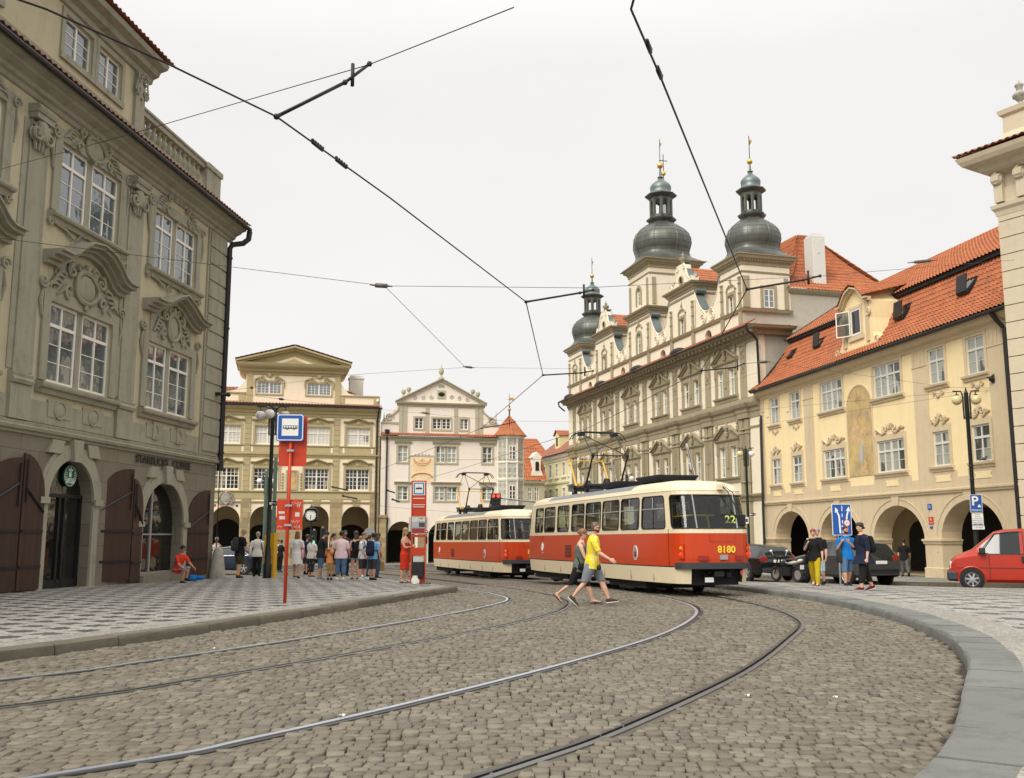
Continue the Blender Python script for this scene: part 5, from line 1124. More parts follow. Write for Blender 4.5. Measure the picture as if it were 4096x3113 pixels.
    front('tower',tr,1.77,4.95,20.0,0,3.68,(16.86,18.08)); front('gable_wall',tr,9.0,13.4,20.0,0,6,(16.86,18.12)); front('tower',tr,17.35,21.9,20.1,0,5,(16.8,18.68),True); front('gable_wall',tr,25.7,30.15,20.0,0,6,(16.86,18.12)); front('tower',tr,34.3,38.2,20.0,0,3.9,(16.86,18.08))
    # window in the side of the near tower
    tr.box(-1.77,-1.70,1.35,1.58,16.9,18.5); tr.box(-1.77,-1.70,2.36,2.6,16.9,18.5); tr.box(-1.77,-1.7,1.58,2.36,18.26,18.5); tr.box(-1.77,-1.68,.2,.5,16.9,19.1); tr.box(-1.77,-1.68,3.2,3.5,16.9,19.1)
    for sg in (-1,1): pass
    wn = window(T, -.4, .4, 16.95, 18.26, 0, 2, (.33,.66), MAT['white_paint'], MAT['pane_left'], .06, 1)
    M=Matrix.Translation((-1.755,1.97,0))@Matrix.Rotation(R(90),4,'Z')@Matrix.Translation((0,-.05,0))
    wn.data.transform(M); [c.data.transform(M) for c in wn.children]
    # upper stage of the middle tower
    x0,x1=-21.85,-17.4; c=(x0+x1)/2
    wall(A,x0,x1,20.6,24.0,[(c-.42,c+.42,21.1,22.65,.42)],.2,.05); A.quad((x1,.05,20.6),(x1,4.5,20.6),(x1,4.5,24.0),(x1,.05,24.0)); A.quad((x0,4.5,20.6),(x0,.05,20.6),(x0,.05,24),(x0,4.5,24)); A.quad((x0,4.5,20.6),(x1,4.5,20.6),(x1,4.5,24),(x0,4.5,24))
    arch_ring(tr,c-.42,c+.42,21.1,22.65,.42,.2,.08,y=.05); window(T,c-.42,c+.42,21.1,22.65,.15,2,(.3,.55),MAT['white_paint'],MAT['pane_dark'],.06,1,.72,arch=.42)
    for x in (x0+.35,x1-.35): tr.box(x-.16,x+.16,-.04,.05,20.8,23.1)
    for y in (.45,4.0): tr.box(x1,x1+.09,y-.16,y+.16,20.8,23.1)
    # cornices above the gables and the lower stage of the middle tower
    for s0,s1,yb in ((9.0,13.4,6),(25.7,30.15,6),(17.35,21.9,5)):
        ring=[(-s1,yb),(-s1,0),(-s0,0),(-s0,yb)]
        tr.sweep([(0,19.62),(.05,19.64),(.08,19.78),(0,19.8)], ring, 0); tr.sweep([(0,19.95),(.08,19.98),(.12,20.14),(.22,20.2),(.26,20.32),(.42,20.4),(.48,20.52),(0,20.58)], ring, 0)
        for q in range(22): x=-s1+.1+q*(s1-s0-.2)/21; tr.box(x-.05,x+.05,-.22,-.08,20.16,20.27)
    A.build('tower_stage', MAT['plaster_hall'], T); tr.build('attic_trim', MAT['stone_hall'], T)
    GM=[MAT['plaster_hall'],MAT['stone_hall'],MAT['void'],MAT['stucco_grey']]; ZM=[MAT['zinc'],MAT['stone_hall']]
    for s0,s1 in ((9.0,13.4),(25.7,30.15)):
        G = MB(); gz = MB()
        c=-(s0+s1)/2; hw=(s1-s0)/2
        half=[(hw*.98,20.58),(hw*.98,20.95),(hw*.82,21.12),(hw*.64,20.95),(hw*.50,21.3),(hw*.40,21.85),(hw*.36,22.25),(hw*.18,22.45)]
        poly=[(c-x,z) for x,z in half]; poly=[(c+x,z) for x,z in half][::-1]+[]; full=[(c-x,z) for x,z in half]+[(c+x,z) for x,z in half[::-1]]
        G.prism(full[::-1], .0, .45)
        for sg in (-1,1):
            spiral(G,c+sg*hw*.82,20.87,.22,-.03,.06,1.5,math.pi/2,sg); spiral(G,c+sg*hw*.24,22.15,.24,-.03,.06,1.5,math.pi/2,-sg)
            curl(G,[(c+sg*hw*.66,20.98),(c+sg*hw*.5,21.35),(c+sg*hw*.4,21.9),(c+sg*hw*.3,22.35)],-.02,.08)
        G.tube([(c+.32*math.cos(a),-.03,21.15+.32*math.sin(a)) for a in [2*math.pi*q/20 for q in range(21)]],.07,6,1,caps=False); G.disc((c,.0,21.15),.3,(0,1,0),.02,20,2)
        # zinc capping of the scrolls
        for sg in (-1,1):
            gz.tube([(c+sg*hw*.82+.22*math.cos(a),.22,20.92+.24*math.sin(a)) for a in [math.pi*q/8 for q in range(9)]],.24,4)
            gz.add([(c+sg*hw*.64,.0,20.97),(c+sg*hw*.50,.0,21.32),(c+sg*hw*.40,.0,21.87),(c+sg*hw*.34,.0,22.3),(c+sg*hw*.64,.5,20.97),(c+sg*hw*.50,.5,21.32),(c+sg*hw*.40,.5,21.87),(c+sg*hw*.34,.5,22.3)],[(0,1,5,4),(1,2,6,5),(2,3,7,6)])
        gz.box(c-hw*.34,c+hw*.34,0,.5,22.44,22.5)
        gz.lathe([(.14,0),(.18,.2),(.30,.34),(.30,.5),(.1,.56),(.14,.72),(.05,.85),(0,1.05)],(c,.2,22.48),10,1)
        r=MB(); tiles(r,(-s0+.1,.45,20.6),(-s0+.1,6,20.6),(c,6,22.2),(c,.45,22.2),.24,5,.05,.03); tiles(r,(-s1-.1,6,20.6),(-s1-.1,.45,20.6),(c,.45,22.2),(c,6,22.2),.24,5,.05,.03); r.build('gable_roof',MAT['roof_tile'],T); G.build('gable',GM,T); gz.build('scroll_capping',ZM,T,40)
    for s in (6.98,15.37,23.8,32.22):   # concave links with volutes
        G = MB(); gz = MB()
        w=(2.02,1.95,1.9,2.06)[(6.98,15.37,23.8,32.22).index(s)]; c=-s; n=12
        top=[(c-w+2*w*q/n, 17.8+1.95*abs(2*q/n-1)**2.3) for q in range(n+1)]
        G.prism([(c-w,16.8),(c+w,16.8)]+top[::-1], .02, .5); curl(G,[top[q] for q in range(n+1)],-.0,.05)
        spiral(G,c-.72,17.36,.52,-.03,.075,2.2,math.pi/2,-1,34); spiral(G,c+.72,17.36,.52,-.03,.075,2.2,math.pi/2,1,34)
        vs=[]
        for x,z in top: vs += [(x,-.02,z+.02),(x,.75,z+.02)]
        gz.add(vs,[(2*q,2*q+2,2*q+3,2*q+1) for q in range(n)])
        gz.tube([(c-w+.16,-.0,19.76),(c-w+.16,.8,19.76)],.24,10); gz.tube([(c+w-.16,-.0,19.76),(c+w-.16,.8,19.76)],.24,10)
        for q in range(6): G.box(c+.15-.26+q*.02,c+.15+.26-q*.02,.85+q*.02,1.4-q*.02,17.0+q*.32,17.28+q*.32,1)
        G.box(c-w,c+w,1.6,2.0,16.7,17.9,3); G.build('scroll_link',GM,T); gz.build('scroll_capping',ZM,T,40)
    tower_top(T,(-3.36,1.84),1.59,1.84,20.6,2.0,23.75,24.3,25.5,27.2,28.05,30.0)
    tower_top(T,(-19.62,2.3),2.24,2.25,24.65,2.65,28.65,29.3,30.75,32.75,33.95,36.4,.6)
    tower_top(T,(-36.25,1.95),1.95,1.95,20.6,2.25,23.9,24.45,25.65,27.35,28.2,30.1)
    w=MB(); tiles(w,(-12,3.4,18.4),(-1.5,3.4,18.4),(-6.2,7.2,23.9),(-8.5,7.2,23.9),.26,16,.06,.03,sag=lambda s,t:-.35*math.sin(math.pi*t)); tiles(w,(-1.5,3.4,18.4),(-1.5,12.5,18.4),(-6.2,8.4,23.9),(-6.2,7.2,23.9),.26,16,.06,.03,sag=lambda s,t:-.35*math.sin(math.pi*t)); tiles(w,(-1.5,12.5,18.4),(-12,12.5,18.4),(-8.5,8.4,23.9),(-6.2,8.4,23.9),.26,16)
    w.build('rear_roof',MAT['roof_tile'],T); w=MB(); w.sweep([(0,18.1),(.1,18.12),(.25,18.3),(.3,18.42),(0,18.45)],[(-3,3.7),(-1.78,3.7),(-1.78,12)]); w.build('rear_cornice',MAT['stone_hall'],T)
    c=MB(); c.rbox(-3.3,-2.2,5.9,6.9,18.6,22.6,.03); c.box(-3.2,-2.3,6.0,6.8,22.6,22.75); c.box(-2.19,-2.17,6.3,6.45,21.3,21.45); c.build('chimney',MAT['old_white'],T)
    for s,dx in ((9.0,.0),(24.2,.0)):
        fl=MB()
        fl.tube([(-s,-.2,4.9),(-s,-1.0,8.2)],.03,5,1); fl.grid(lambda a,b: (-s+.03*math.sin(9*b+3*a)+.25*(a-.5)*(1-b*.6), -.2-.8*(1-b)*1.0-.05*math.sin(a*6), 8.2-3.2*b if True else 0), 6, 10, 0)
        fl.box(-s-.05,-s+.05,-.70,-.64,6.0,6.3,2)
        fl.build('banner',[MAT['sign_white'],MAT['dark_iron'],MAT['cloth_maroon']],T)
town_hall()
def church_spire():
    p=at(2654,694,112); S=thing('church_spire','slender grey-green spire with a gilded ball half hidden behind the middle onion tower','building',(p.x,112,0),.2)
    f=MB(); f.lathe([(1.6,18),(1.6,31),(1.9,31.2),(1.2,34.5),(.7,38),(.3,41.6),(.13,42.5),(.08,44),(0,44.1)],(0,0,0),8); f.build('roof',MAT['zinc'],S)
    f=MB(); f.ball((0,0,44.6),.3,10,0); f.tube([(0,0,44),(0,0,47)],.05,5,1); f.tube([(-.5,0,46.2),(.5,0,46.2)],.05,5,1); f.build('gilded_ball',[MAT['gold'],MAT['dark_iron']],S)
church_spire()
# ---------------------------------------------------------------- yellow arcaded house on the right
def yellow_house():
    k=-.1827; Y = thing('arcaded_house', 'yellow arcaded house with a red mansard roof, a curved dormer and a painted niche', 'building', (18.49,50.33,0), math.atan2(-1,.1827))
    wu=[(-11.3,-10.16,1),(-8.5,-7.32,1),(-4.72,-2.37,2),(.83,3.25,2),(5.58,6.77,1),(8.37,9.57,1)]; X1=14.5; X0=-12.8
    ops=[]
    for a,b,n in wu: ops += [(a,b,8.43,10.1),(a,b,4.65,6.25)]
    arches=[(-11.3,-6.93,-.75,2.97,1.67),(-5.6,-1.33,-.75,2.92,1.65),(.02,4.42,-.75,2.98,1.67),(5.72,9.98,-.75,3.07,1.7)]
    m=MB(); wall(m,X0,X1,3.6,10.6,ops,.14,0,0); m.quad((X0,9,-.7),(X0,0,-.7),(X0,0,10.8),(X0,9,10.8)); m.quad((X1,0,-.7),(X1,9,-.7),(X1,9,10.8),(X1,0,10.8)); m.build('wall',MAT['yellow_house'],Y)
    l=MB(); wall(l,X0,X1,-.75,3.6,arches,1.0,.0,0); l.build('arcade_wall',MAT['tan_house'],Y)
    a=MB(); arcade_inside(a,X0,X1,-.40,3.4,4.2,[(-12.4,-6.6,-.4,3.0,1.2),(-3.4,-1.5,-.4,2.3,.9),(.3,5.3,-.4,2.9,1.2)])
    a.quad((X0+.02,1.2,-.38),(X0+.02,4.2,-.38),(X0+.02,4.2,3.3),(X0+.02,1.2,3.3),1); a.box(-6.6,-6.2,2.9,4.2,-.4,3.4)  # black end wall and wide back panels paint the shade inside the walk
    a.build('arcade',[MAT['arcade_in'],MAT['void']],Y)
    t=MB()
    for xa,xb in ((-12.8,-12.25),(-6.8,-5.7),(4.3,5.42),(9.8,10.86),(13.4,14.4)):
        t.box(xa,xb,-.05,0,3.62,10.3); t.box(xa-.05,xb+.05,-.08,0,9.42,9.48)
        for q in range(4): t.box(xa+.14+q*(xb-xa-.28)/3-.03,xa+.14+q*(xb-xa-.28)/3+.03,-.07,-.04,9.52,10.15)
    t.box(X0,X1,-.025,0,3.62,4.12)
    band(t,[(0,3.42),(.08,3.43),(.1,3.5),(.15,3.54),(.15,3.62),(0,3.66)],X0,X1)
    for a_,b_,n in wu:
        w=.18
        for z0,z1,lo in ((8.43,10.1,0),(4.65,6.25,1)):
            surround(t,a_,b_,z0,z1,w,.045); band(t,[(0,z0-.26),(.07,z0-.24),(.09,z0-.14),(.17,z0-.1),(.19,z0-.01),(0,z0)],a_-w-.1,b_+w+.1)
            c=(a_+b_)/2
            if lo:
                t.box(a_-.42,b_+.42,-.028,0,3.7,z0-.24)
                t.prism([(c-.55,3.95),(c+.55,3.95),(c+.48,4.1),(c+.6,4.25),(c-.6,4.25),(c-.48,4.1)],-.05,-.027,1)
                festoon(t,c,z1+.52,(b_-a_)*1.05,.62,-.06,seed=2); t.box(a_-.2,b_+.2,-.03,0,z1+.18,z1+.3)
            else:
                festoon(t,c,z1+.32,(b_-a_)*.85,.34,-.05)
                if n==1: t.ball((c,-.04,z0-.5),1,10,0,(.16,.05,.16)); spiral(t,c-.3,z0-.42,.12,-.04,.03); spiral(t,c+.3,z0-.42,.12,-.04,.03,sgn=-1)
    for xa,xb,za,zt,rise in arches:
        arch_ring(t,xa,xb,za,zt,rise,.0,.0) if False else None
        arch_ring(t,xa-.32,xb+.32,zt-rise-.6,zt+.3,rise+.3,.05,.03)
        c=(xa+xb)/2; t.prism([(c-.22,zt),(c+.22,zt),(c+.34,3.44),(c-.34,3.44)],-.07,0)
    # impost mouldings on the piers, carried round into the openings
    for xa,xb in ((-12.8,-11.3),(-6.93,-5.6),(-1.33,.02),(4.42,5.72),(9.98,14.5)):
        t.sweep([(0,1.12),(.05,1.14),(.07,1.24),(.11,1.28),(.11,1.36),(0,1.38)],[(xa,1.0),(xa,0),(xb,0),(xb,1.0)]); t.sweep([(0,-.6),(.06,-.6),(.06,.05),(0,.08)],[(xa,1.0),(xa,0),(xb,0),(xb,1.0)])
    t.build('trim',[MAT['tan_house'],MAT['yellow_house']],Y,35)
    f=MB(); f.prism([(-1.9,4.62),(.52,4.62)]+arch_pts(-1.9,.52,9.38,1.15)[::-1],-.035,.01,0)
    arch_ring(f,-1.9,.52,4.62,9.38,1.15,.07,.06,1)
    f.build('wall_painting',[MAT['fresco'],MAT['tan_house']],Y)
    fg=MB(); rnd=random.Random(8)
    for k in range(9): fg.ball((-.75+rnd.uniform(-.7,.7),-.03,6.9+rnd.uniform(-.5,.6)),1,8,0,(rnd.uniform(.15,.3),.012,rnd.uniform(.1,.2)))
    fg.ball((-.72,-.035,5.75),1,10,1,(.16,.014,.5)); fg.ball((-.6,-.035,6.3),1,10,1,(.12,.014,.2)); fg.build('painted_figure',[MAT['faded_red'],MAT['faded_blue'],MAT['sundial_field']],Y)
    for a_,b_,n in wu:
        for z0,z1 in ((8.43,10.1),(4.65,6.25)): window(Y,a_,b_,z0,z1,.03,2,(.33,),MAT['old_white'],MAT['pane_green'],.085,n,.66,0,bar=.024)
    # two opened casement wings
    for x in (-11.35,-8.55):
        o=MB()
        for q in ((0,.03),(.5,.53)): o.box(x-q[1],x-q[0],-.06,-.03,8.45,9.05)
        o.box(x-.53,x,-.06,-.03,8.43,8.47); o.box(x-.53,x,-.06,-.03,9.03,9.07); o.build('open_casement',MAT['white_paint'],Y)
    e=MB(); band(e,[(0,10.2),(.06,10.22),(.1,10.36),(.3,10.45),(.4,10.55),(.48,10.68),(0,10.74)],X0,X1); e.build('eaves_cornice',MAT['tan_house'],Y)
    g=MB(); g.tube([(X0,-.62,10.74),(X1,-.62,10.74)],.09,8); g.tube([(10.95,-.6,10.65),(11.0,-.4,10.35),(11.08,-.14,10.0),(11.1,-.12,-.4)],.1,8); g.box(X0,X1,-.56,-.02,10.69,10.75); g.build('gutter',MAT['gutter_metal'],Y)
    r=MB(); sag=lambda s,t:-.38*math.sin(math.pi*min(1,t*1.15))*(1-.2*t)
    tiles(r,(X0-.2,-.66,10.80),(X1,-.66,10.80),(X1,2.1,14.05),(X0+.9,2.1,14.05),.26,13,.085,.045,sag=sag)
    tiles(r,(X0+.55,1.65,14.12),(X1,1.65,14.12),(X1,6.4,17.35),(X0+2.6,6.4,17.35),.26,15,.08,.04)
    r.build('roof',MAT['roof_tile'],Y)
    b=MB(); b.box(X0+.75,X1,1.72,2.3,13.95,14.19,1); b.quad((X0+2.6,6.4,17.3),(X1,6.4,17.3),(X1,11,13.6),(X0+.8,11,13.6),1); b.quad((X0,10.9,-.7),(X1,10.9,-.7),(X1,10.9,13.7),(X0,10.9,13.7),1); b.tube([(X0-.2,-.66,10.8),(X0+.0,.2,11.4),(X0+.4,1.2,12.7),(X0+.95,2.0,13.95)],.1,6); b.tube([(X0+.55,1.6,14.15),(X0+2.6,6.4,17.4)],.09,6); b.build('flashing_and_shadow_strip',[MAT['gutter_metal'],MAT['void']],Y)  # black strip under the upper eave paints its shadow; tubes are the flashing
    # skylights in the steep slope, some propped open
    for (u,v,op) in ((3181,1410,0),(3291,1368,1),(3622,1250,1),(3880,1148,1)):
        rr=ray(u,v); lo=None
        M=Y.matrix_basis.inverted() if False else (Matrix.Translation((18.49,50.33,0))@Matrix.Rotation(math.atan2(-1,.1827),4,'Z')).inverted()
        o_=M@Vector((0,0,CAMH)); d_=M.to_3x3()@rr
        # slope plane through (.,-.66,10.8) and (.,2.1,14.05), lowered by the bell-cast
        n_=Vector((0,-3.25,2.76)).normalized(); p0=Vector((0,-.66,10.8))-n_*.20; tt=(p0-o_).dot(n_)/d_.dot(n_); p=o_+d_*tt
        s=MB(); up=Vector((0,2.76,3.25)).normalized()
        s.obox(p+n_*.10,Vector((.38,0,0)),up*.55,n_*.07,0); s.obox(p+n_*.175,Vector((.30,0,0)),up*.46,n_*.008,1)
        if op: s.obox(p+n_*.42-up*.18,Vector((.36,0,0)),(up*.62+n_*.42).normalized()*.42,(n_*.62-up*.42).normalized()*.025,0)
        s.build('skylight',[MAT['gutter_metal'],MAT['pane_shop']],Y)
    d=MB(); c=-.72  # dormer with a swept base and curved head
    half=[(2.5,10.95),(2.4,11.25),(1.9,11.5),(1.55,12.0),(1.4,12.8),(1.38,13.75),(1.1,13.95),(.75,14.45),(.3,14.72)]
    full=[(c-x,z) for x,z in half]+[(c+x,z) for x,z in half[::-1]]
    opz=(c-.5,c+.5,12.15,13.55)
    d.prism([p for p in full][::-1],.10,3.2); d.build('dormer',MAT['yellow_house'],Y)
    dt=MB(); surround(dt,*opz,.16,.06,0,.1); dt.box(c-.75,c+.75,.0,.1,11.85,12.1); hood(dt,[(c-1.55,13.7),(c-1.2,13.72),(c-.95,14.0),(c-.6,14.35),(c,14.55),(c+.6,14.35),(c+.95,14.0),(c+1.2,13.72),(c+1.55,13.7)],[(0,.12,.18),(.12,.2,.34)],y=.1)
    for sg in (-1,1): dt.box(c+sg*1.15-.14,c+sg*1.15+.14,.02,.1,11.6,13.7); spiral(dt,c+sg*1.3,13.1,.22,.02,.06,1.4,math.pi/2,-sg); spiral(dt,c+sg*2.0,11.5,.25,.04,.06,1.4,0,sg)
    dt.build('dormer_trim',MAT['tan_house'],Y,35)
    window(Y,opz[0],opz[1],opz[2],opz[3],.06,1,(),MAT['white_paint'],MAT['pane_shop'],.09,1)
    o=MB(); o.M=Matrix.Translation((opz[0],.02,0))@Matrix.Rotation(R(35),4,'Z'); o.box(-.8,0,-.04,0,12.15,12.2); o.box(-.8,0,-.04,0,13.5,13.55); o.box(-.8,-.74,-.04,0,12.2,13.5); o.box(-.05,0,-.04,0,12.2,13.5); o.box(-.74,-.05,-.03,-.01,12.8,12.84); o.M=None; oc=o.build('open_casement',MAT['white_paint'],Y); o=MB(); o.M=Matrix.Translation((opz[0],.02,0))@Matrix.Rotation(R(35),4,'Z'); o.box(-.74,-.05,-.024,-.016,12.2,13.5); o.M=None; o.build('pane',MAT['glass_thin'],oc)
    dr=MB(); ridge=(c,14.95)
    arc=[(c-1.65,13.9),(c-1.25,13.95),(c-.95,14.25),(c-.55,14.6),(c,14.8),(c+.55,14.6),(c+.95,14.25),(c+1.25,13.95),(c+1.65,13.9)]
    for p,q in zip(arc,arc[1:]): tiles(dr,(p[0],-.28,p[1]+.04),(q[0],-.28,q[1]+.04),(q[0]*.8+c*.2,2.9,q[1]*.35+9.95),(p[0]*.8+c*.2,2.9,p[1]*.35+9.95),.2,9,.04,.02)
    dr.build('dormer_roof',MAT['roof_tile'],Y)
    for i in range(4):
        fpt=MB(); fpt.tube([(6.9+.28*i,4.6,15.8),(6.9+.28*i,4.6,17.7+.12*(i%2))],.10,10); fpt.lathe([(.1,0),(.17,.12),(.17,.2),(.06,.3)],(6.9+.28*i,4.6,17.7+.12*(i%2)),10); fpt.build('flue_pipe',MAT['galvanised'],Y)
    an=MB(); an.tube([(8.9,5.5,16.5),(8.9,5.5,19.3)],.015,4); an.build('aerial',MAT['dark_iron'],Y)
    n=MB(); n.box(4.83,5.12,-.035,0,2.72,2.98,0); put_text(n,'22',.17,(4.975,-.04,2.85),1,.001); n.build('house_number',[MAT['sign_blue'],MAT['sign_white']],Y)
    n=MB(); n.box(4.85,5.2,-.035,0,2.05,2.38,0); put_text(n,'38',.16,(5.02,-.04,2.26),1,.001); put_text(n,'MALA STRANA',.05,(5.02,-.04,2.12),1,.001); n.build('district_plate',[MAT['sign_red'],MAT['sign_white']],Y)
    n=MB(); n.box(4.92,5.12,-.035,0,1.85,1.95,0); n.build('small_plate',MAT['sign_blue'],Y)
    h=MB(); h.ball((10.05,-.1,8.05),.14,8); h.tube([(10.05,0,8.05),(10.05,-.35,8.1)],.03,5); h.box(9.95,10.15,-.05,0,7.85,8.25); h.build('wire_anchor',MAT['gutter_metal'],Y)
    pg=MB(); pg.ball((9.2,-.12,4.75),1,8,0,(.16,.06,.07)); pg.ball((9.36,-.12,4.82),.05,6); pg.tube([(9.06,-.12,4.74),(8.9,-.12,4.70)],[.04,.015],5); tag(pg.build('pigeon',MAT['cloth_charcoal'],None,True),'grey pigeon sitting on a window sill of the yellow house','bird')
    o=bpy.data.objects['pigeon']; o.matrix_world=Matrix.Translation((18.49,50.33,0))@Matrix.Rotation(math.atan2(-1,.1827),4,'Z')
yellow_house()
def edge_house():
    p=at(3995,766,34.0)
    E_=thing('edge_house','cream stone corner house with an urn on its parapet at the right edge','building',(p.x,p.y,0),R(-58))
    m=MB(); m.box(0,9,0,7,-.6,14.0); m.build('wall',MAT['edge_stone'],E_)
    t=MB(); z0=1.0
    for k in range(21): t.box(-.06,1.0,-.09,0,z0+k*.62,z0+k*.62+.585)
    for k in range(21): t.box(-.07,0,0,3.0,z0+k*.62,z0+k*.62+.585)
    ring=[(-.02,6),(-.02,-.02),(9,-.02)]
    t.sweep([(0,12.95),(.08,12.97),(.12,13.15),(.2,13.25),(.22,13.38),(0,13.45)],ring)
    t.box(0,9,.0,6,13.4,14.6)
    for x in (.12,.95,1.8):
        t.box(x-.16,x+.16,-.26,0,13.45,14.2); spiral(t,x+.02,14.3,.22,-.30,.08,1.5,math.pi/2,1); t.tube([(x-.15,-.2,14.3),(x+.15,-.2,14.3)],.23,10)
    t.sweep([(0,14.5),(.1,14.54),(.25,14.6),(.4,14.7),(.48,14.85),(.82,14.95),(.92,15.1),(.98,15.25),(0,15.3)],ring)
    t.build('stone_trim',MAT['edge_stone'],E_)
    r=MB(); tiles(r,(-1.05,-1.05,15.3),(9,-1.05,15.3),(9,.2,15.75),(.0,.2,15.75),.26,3,.07,.03); tiles(r,(-1.05,6,15.3),(-1.05,-1.05,15.3),(.0,.2,15.75),(.0,6,15.75),.26,3,.07,.03); r.build('eaves_roof',MAT['roof_tile_old'],E_)
    a=MB(); a.box(.3,6,.2,4,15.2,17.0); a.sweep([(0,15.4),(.3,15.45),(.22,15.8),(.05,16.1),(.04,16.7),(.14,16.78),(.18,16.95),(0,17.0)],[(.3,3),(.3,.2),(6,.2)]); a.build('parapet',MAT['edge_stone'],E_)
    u=MB(); k_=.44; u.lathe([(q[0]*k_*1.1,q[1]*k_) for q in [(.38,0),(.40,.25),(.2,.32),(.14,.55),(.3,.7),(.48,.95),(.5,1.15),(.36,1.35),(.22,1.5),(.24,1.75),(.33,1.95),(.30,2.05),(.1,2.1),(.06,2.35),(.0,2.45)]],(.75,.55,17.0),14)
    for q in range(8): a_=2*math.pi*q/8; u.ball((.75+.22*math.cos(a_),.55+.22*math.sin(a_),17.46),.06,6)
    u.build('urn',MAT['stone_grey'],E_,40)
edge_house()
# ---------------------------------------------------------------- trams
def make_tram(label):
    T = thing('tram', label, 'tram', (0,0,0))
    L=14.0; CLt=.98
    half=[(0,0),(.4,.02),(.75,.10),(.93,.22),(1.03,.42),(1.10,.8),(1.17,1.5),(1.23,2.3),(1.25,3.0)]
    pts=[Vector(p) for p in half]+[Vector((1.25,y)) for y in (4,5,6,7,8,9,10,11)]+[Vector((x,L-y)) for x,y in half[::-1]]
    right=pts; outl=right+[Vector((-p.x,p.y)) for p in right[::-1][1:-1]]       # closed, counter-clockwise from the rear centre
    def dense(P,step=.12):
        out=[]
        for a,b in zip(P,P[1:]):
            n=max(1,int((b-a).length/step))
            for k in range(n): out.append(a.lerp(b,k/n))
        return out
    def end_w(y): return max(0,1-min(y,L-y)/2.4)
    def S(p,z):
        "body surface point above outline point p at height z"
        x,y=p.x,p.y; w=end_w(y); e=sstep(w)
        if z<1.7:
            k=1-.035*sstep((1.0-z)/.7); x*=k
            if z<.95 and w>0: y += (1 if y<L/2 else -1)*.10*e*sstep((.95-z)/.6)
        else:
            t=(z-1.7)/1.0; x*=1-.045*t; y += (1 if y<L/2 else -1)*.26*t*e
        return (x,y,z)
    D=dense(outl+[outl[0]]); n=len(D)
    cum=[0]
    for i in range(n): cum.append(cum[-1]+(D[(i+1)%n]-D[i]).length)
    tot=cum[-1]
    def P_at(s):
        s%=tot
        import bisect
        i=min(n-1,bisect.bisect_right(cum,s)-1); t=(s-cum[i])/max(1e-9,cum[i+1]-cum[i]); return D[i].lerp(D[(i+1)%n],t)
    def s_of(x,y):
        return min(range(n), key=lambda i:(D[i]-Vector((x,y))).length) 
    # windows as (s0, s1) on the perimeter; rear and front screens, then the sides by y
    def sy(y,side): return cum[min(range(n), key=lambda i:(abs(D[i].y-y)+(0 if D[i].x*side>.6 else 9)))]
    Wn=[]
    z0w,z1w=1.75,2.64
    ys=[(.82,2.12),(2.28,3.62),(3.78,5.1),(5.26,6.58),(6.74,8.06),(8.22,9.54),(9.7,11.02),(11.2,12.3)]
    for a,b in ys:
        s1,s2=sy(a,1),sy(b,1); Wn.append((min(s1,s2),max(s1,s2),'side'))
        s1,s2=sy(a,-1),sy(b,-1); Wn.append((min(s1,s2),max(s1,s2),'side'))
    Wn.append((-1.34,1.34,'end')); mid=tot/2; Wn.append((mid-1.34,mid+1.34,'end'))
    Wn=[(a%tot if a<0 else a,b,k) for a,b,k in Wn]
    cuts=sorted({round(q,4) for a,b,k in Wn for q in (a,b)}|{0.0,round(tot,4)})
    ss=[]
    for a,b in zip(cuts,cuts[1:]):
        m=max(1,int((b-a)/.14)); ss += [a+(b-a)*q/m for q in range(m)]
    ss.append(tot)
    def inwin(s):
        for a,b,k in Wn:
            if (a<b and a<s<b) or (a>b and (s>a or s<b)): return True
        return False
    B=MB(); zs_low=[(.36,.77,1),(.77,.80,2),(.80,1.64,0),(1.64,z0w,1)]; zs_up=[(z1w,2.74,1)]
    def rearcut(s): p=P_at(s); return p.y<.5 and abs(p.x)<.72
    for s0,s1 in zip(ss,ss[1:]):
        p0,p1=P_at(s0),P_at(s1) if s1<tot-1e-6 else P_at(0); sm=(s0+s1)/2
        for za,zb,mi in zs_low+zs_up+[(z0w,z1w,1)]:
            if (za,zb)==(z0w,z1w) and inwin(sm): continue
            if zb<=.81 and za<.9 and (rearcut(sm)): continue
            k=4 if zb-za>.5 else 1
            for q in range(k):
                a=za+(zb-za)*q/k; b=za+(zb-za)*(q+1)/k
                B.add([S(p0,a),S(p1,a),S(p1,b),S(p0,b)],[(0,1,2,3)],mi)
    # roof: cream brow, then a grey painted crown
    rings=[(0,2.74,1),(.05,2.86,1),(.14,2.95,1),(.30,3.02,1),(.55,3.06,1),(.80,3.08,1),(1.0,3.085,1)]
    def Rf(p,k,z):
        x,y,_=S(p,2.74); yc=min(max(y,2.0),L-2.0)
        e=sstep(end_w(p.y)); return (x*(1-k), y+(yc-y)*(k**.85), z-.05*e*math.sin(min(1,k*1.2)*math.pi)*0)
    for (k0,za,_),(k1,zb,_) in zip(rings,rings[1:]):
        for s0,s1 in zip(ss,ss[1:]):
            p0,p1=P_at(s0),P_at(s1) if s1<tot-1e-6 else P_at(0); ym=(p0.y+p1.y)/2
            mi=3 if (k0>=.05 and 3.05<ym<10.9) or (k0>=.30 and 1.2<ym<12.6) else 1
            B.add([Rf(p0,k0,za),Rf(p1,k0,za),Rf(p1,k1,zb),Rf(p0,k1,zb)],[(0,1,2,3)],mi)
    B.build('body',[MAT['tram_red'],MAT['tram_cream'],MAT['rubber'],MAT['tram_roof']],T,38)
    # gutter strip above the windows
    g=MB(); g.tube([S(P_at(s),2.745) for s in ss],.014,4); g.build('rain_strip',MAT['tram_cream'],T)
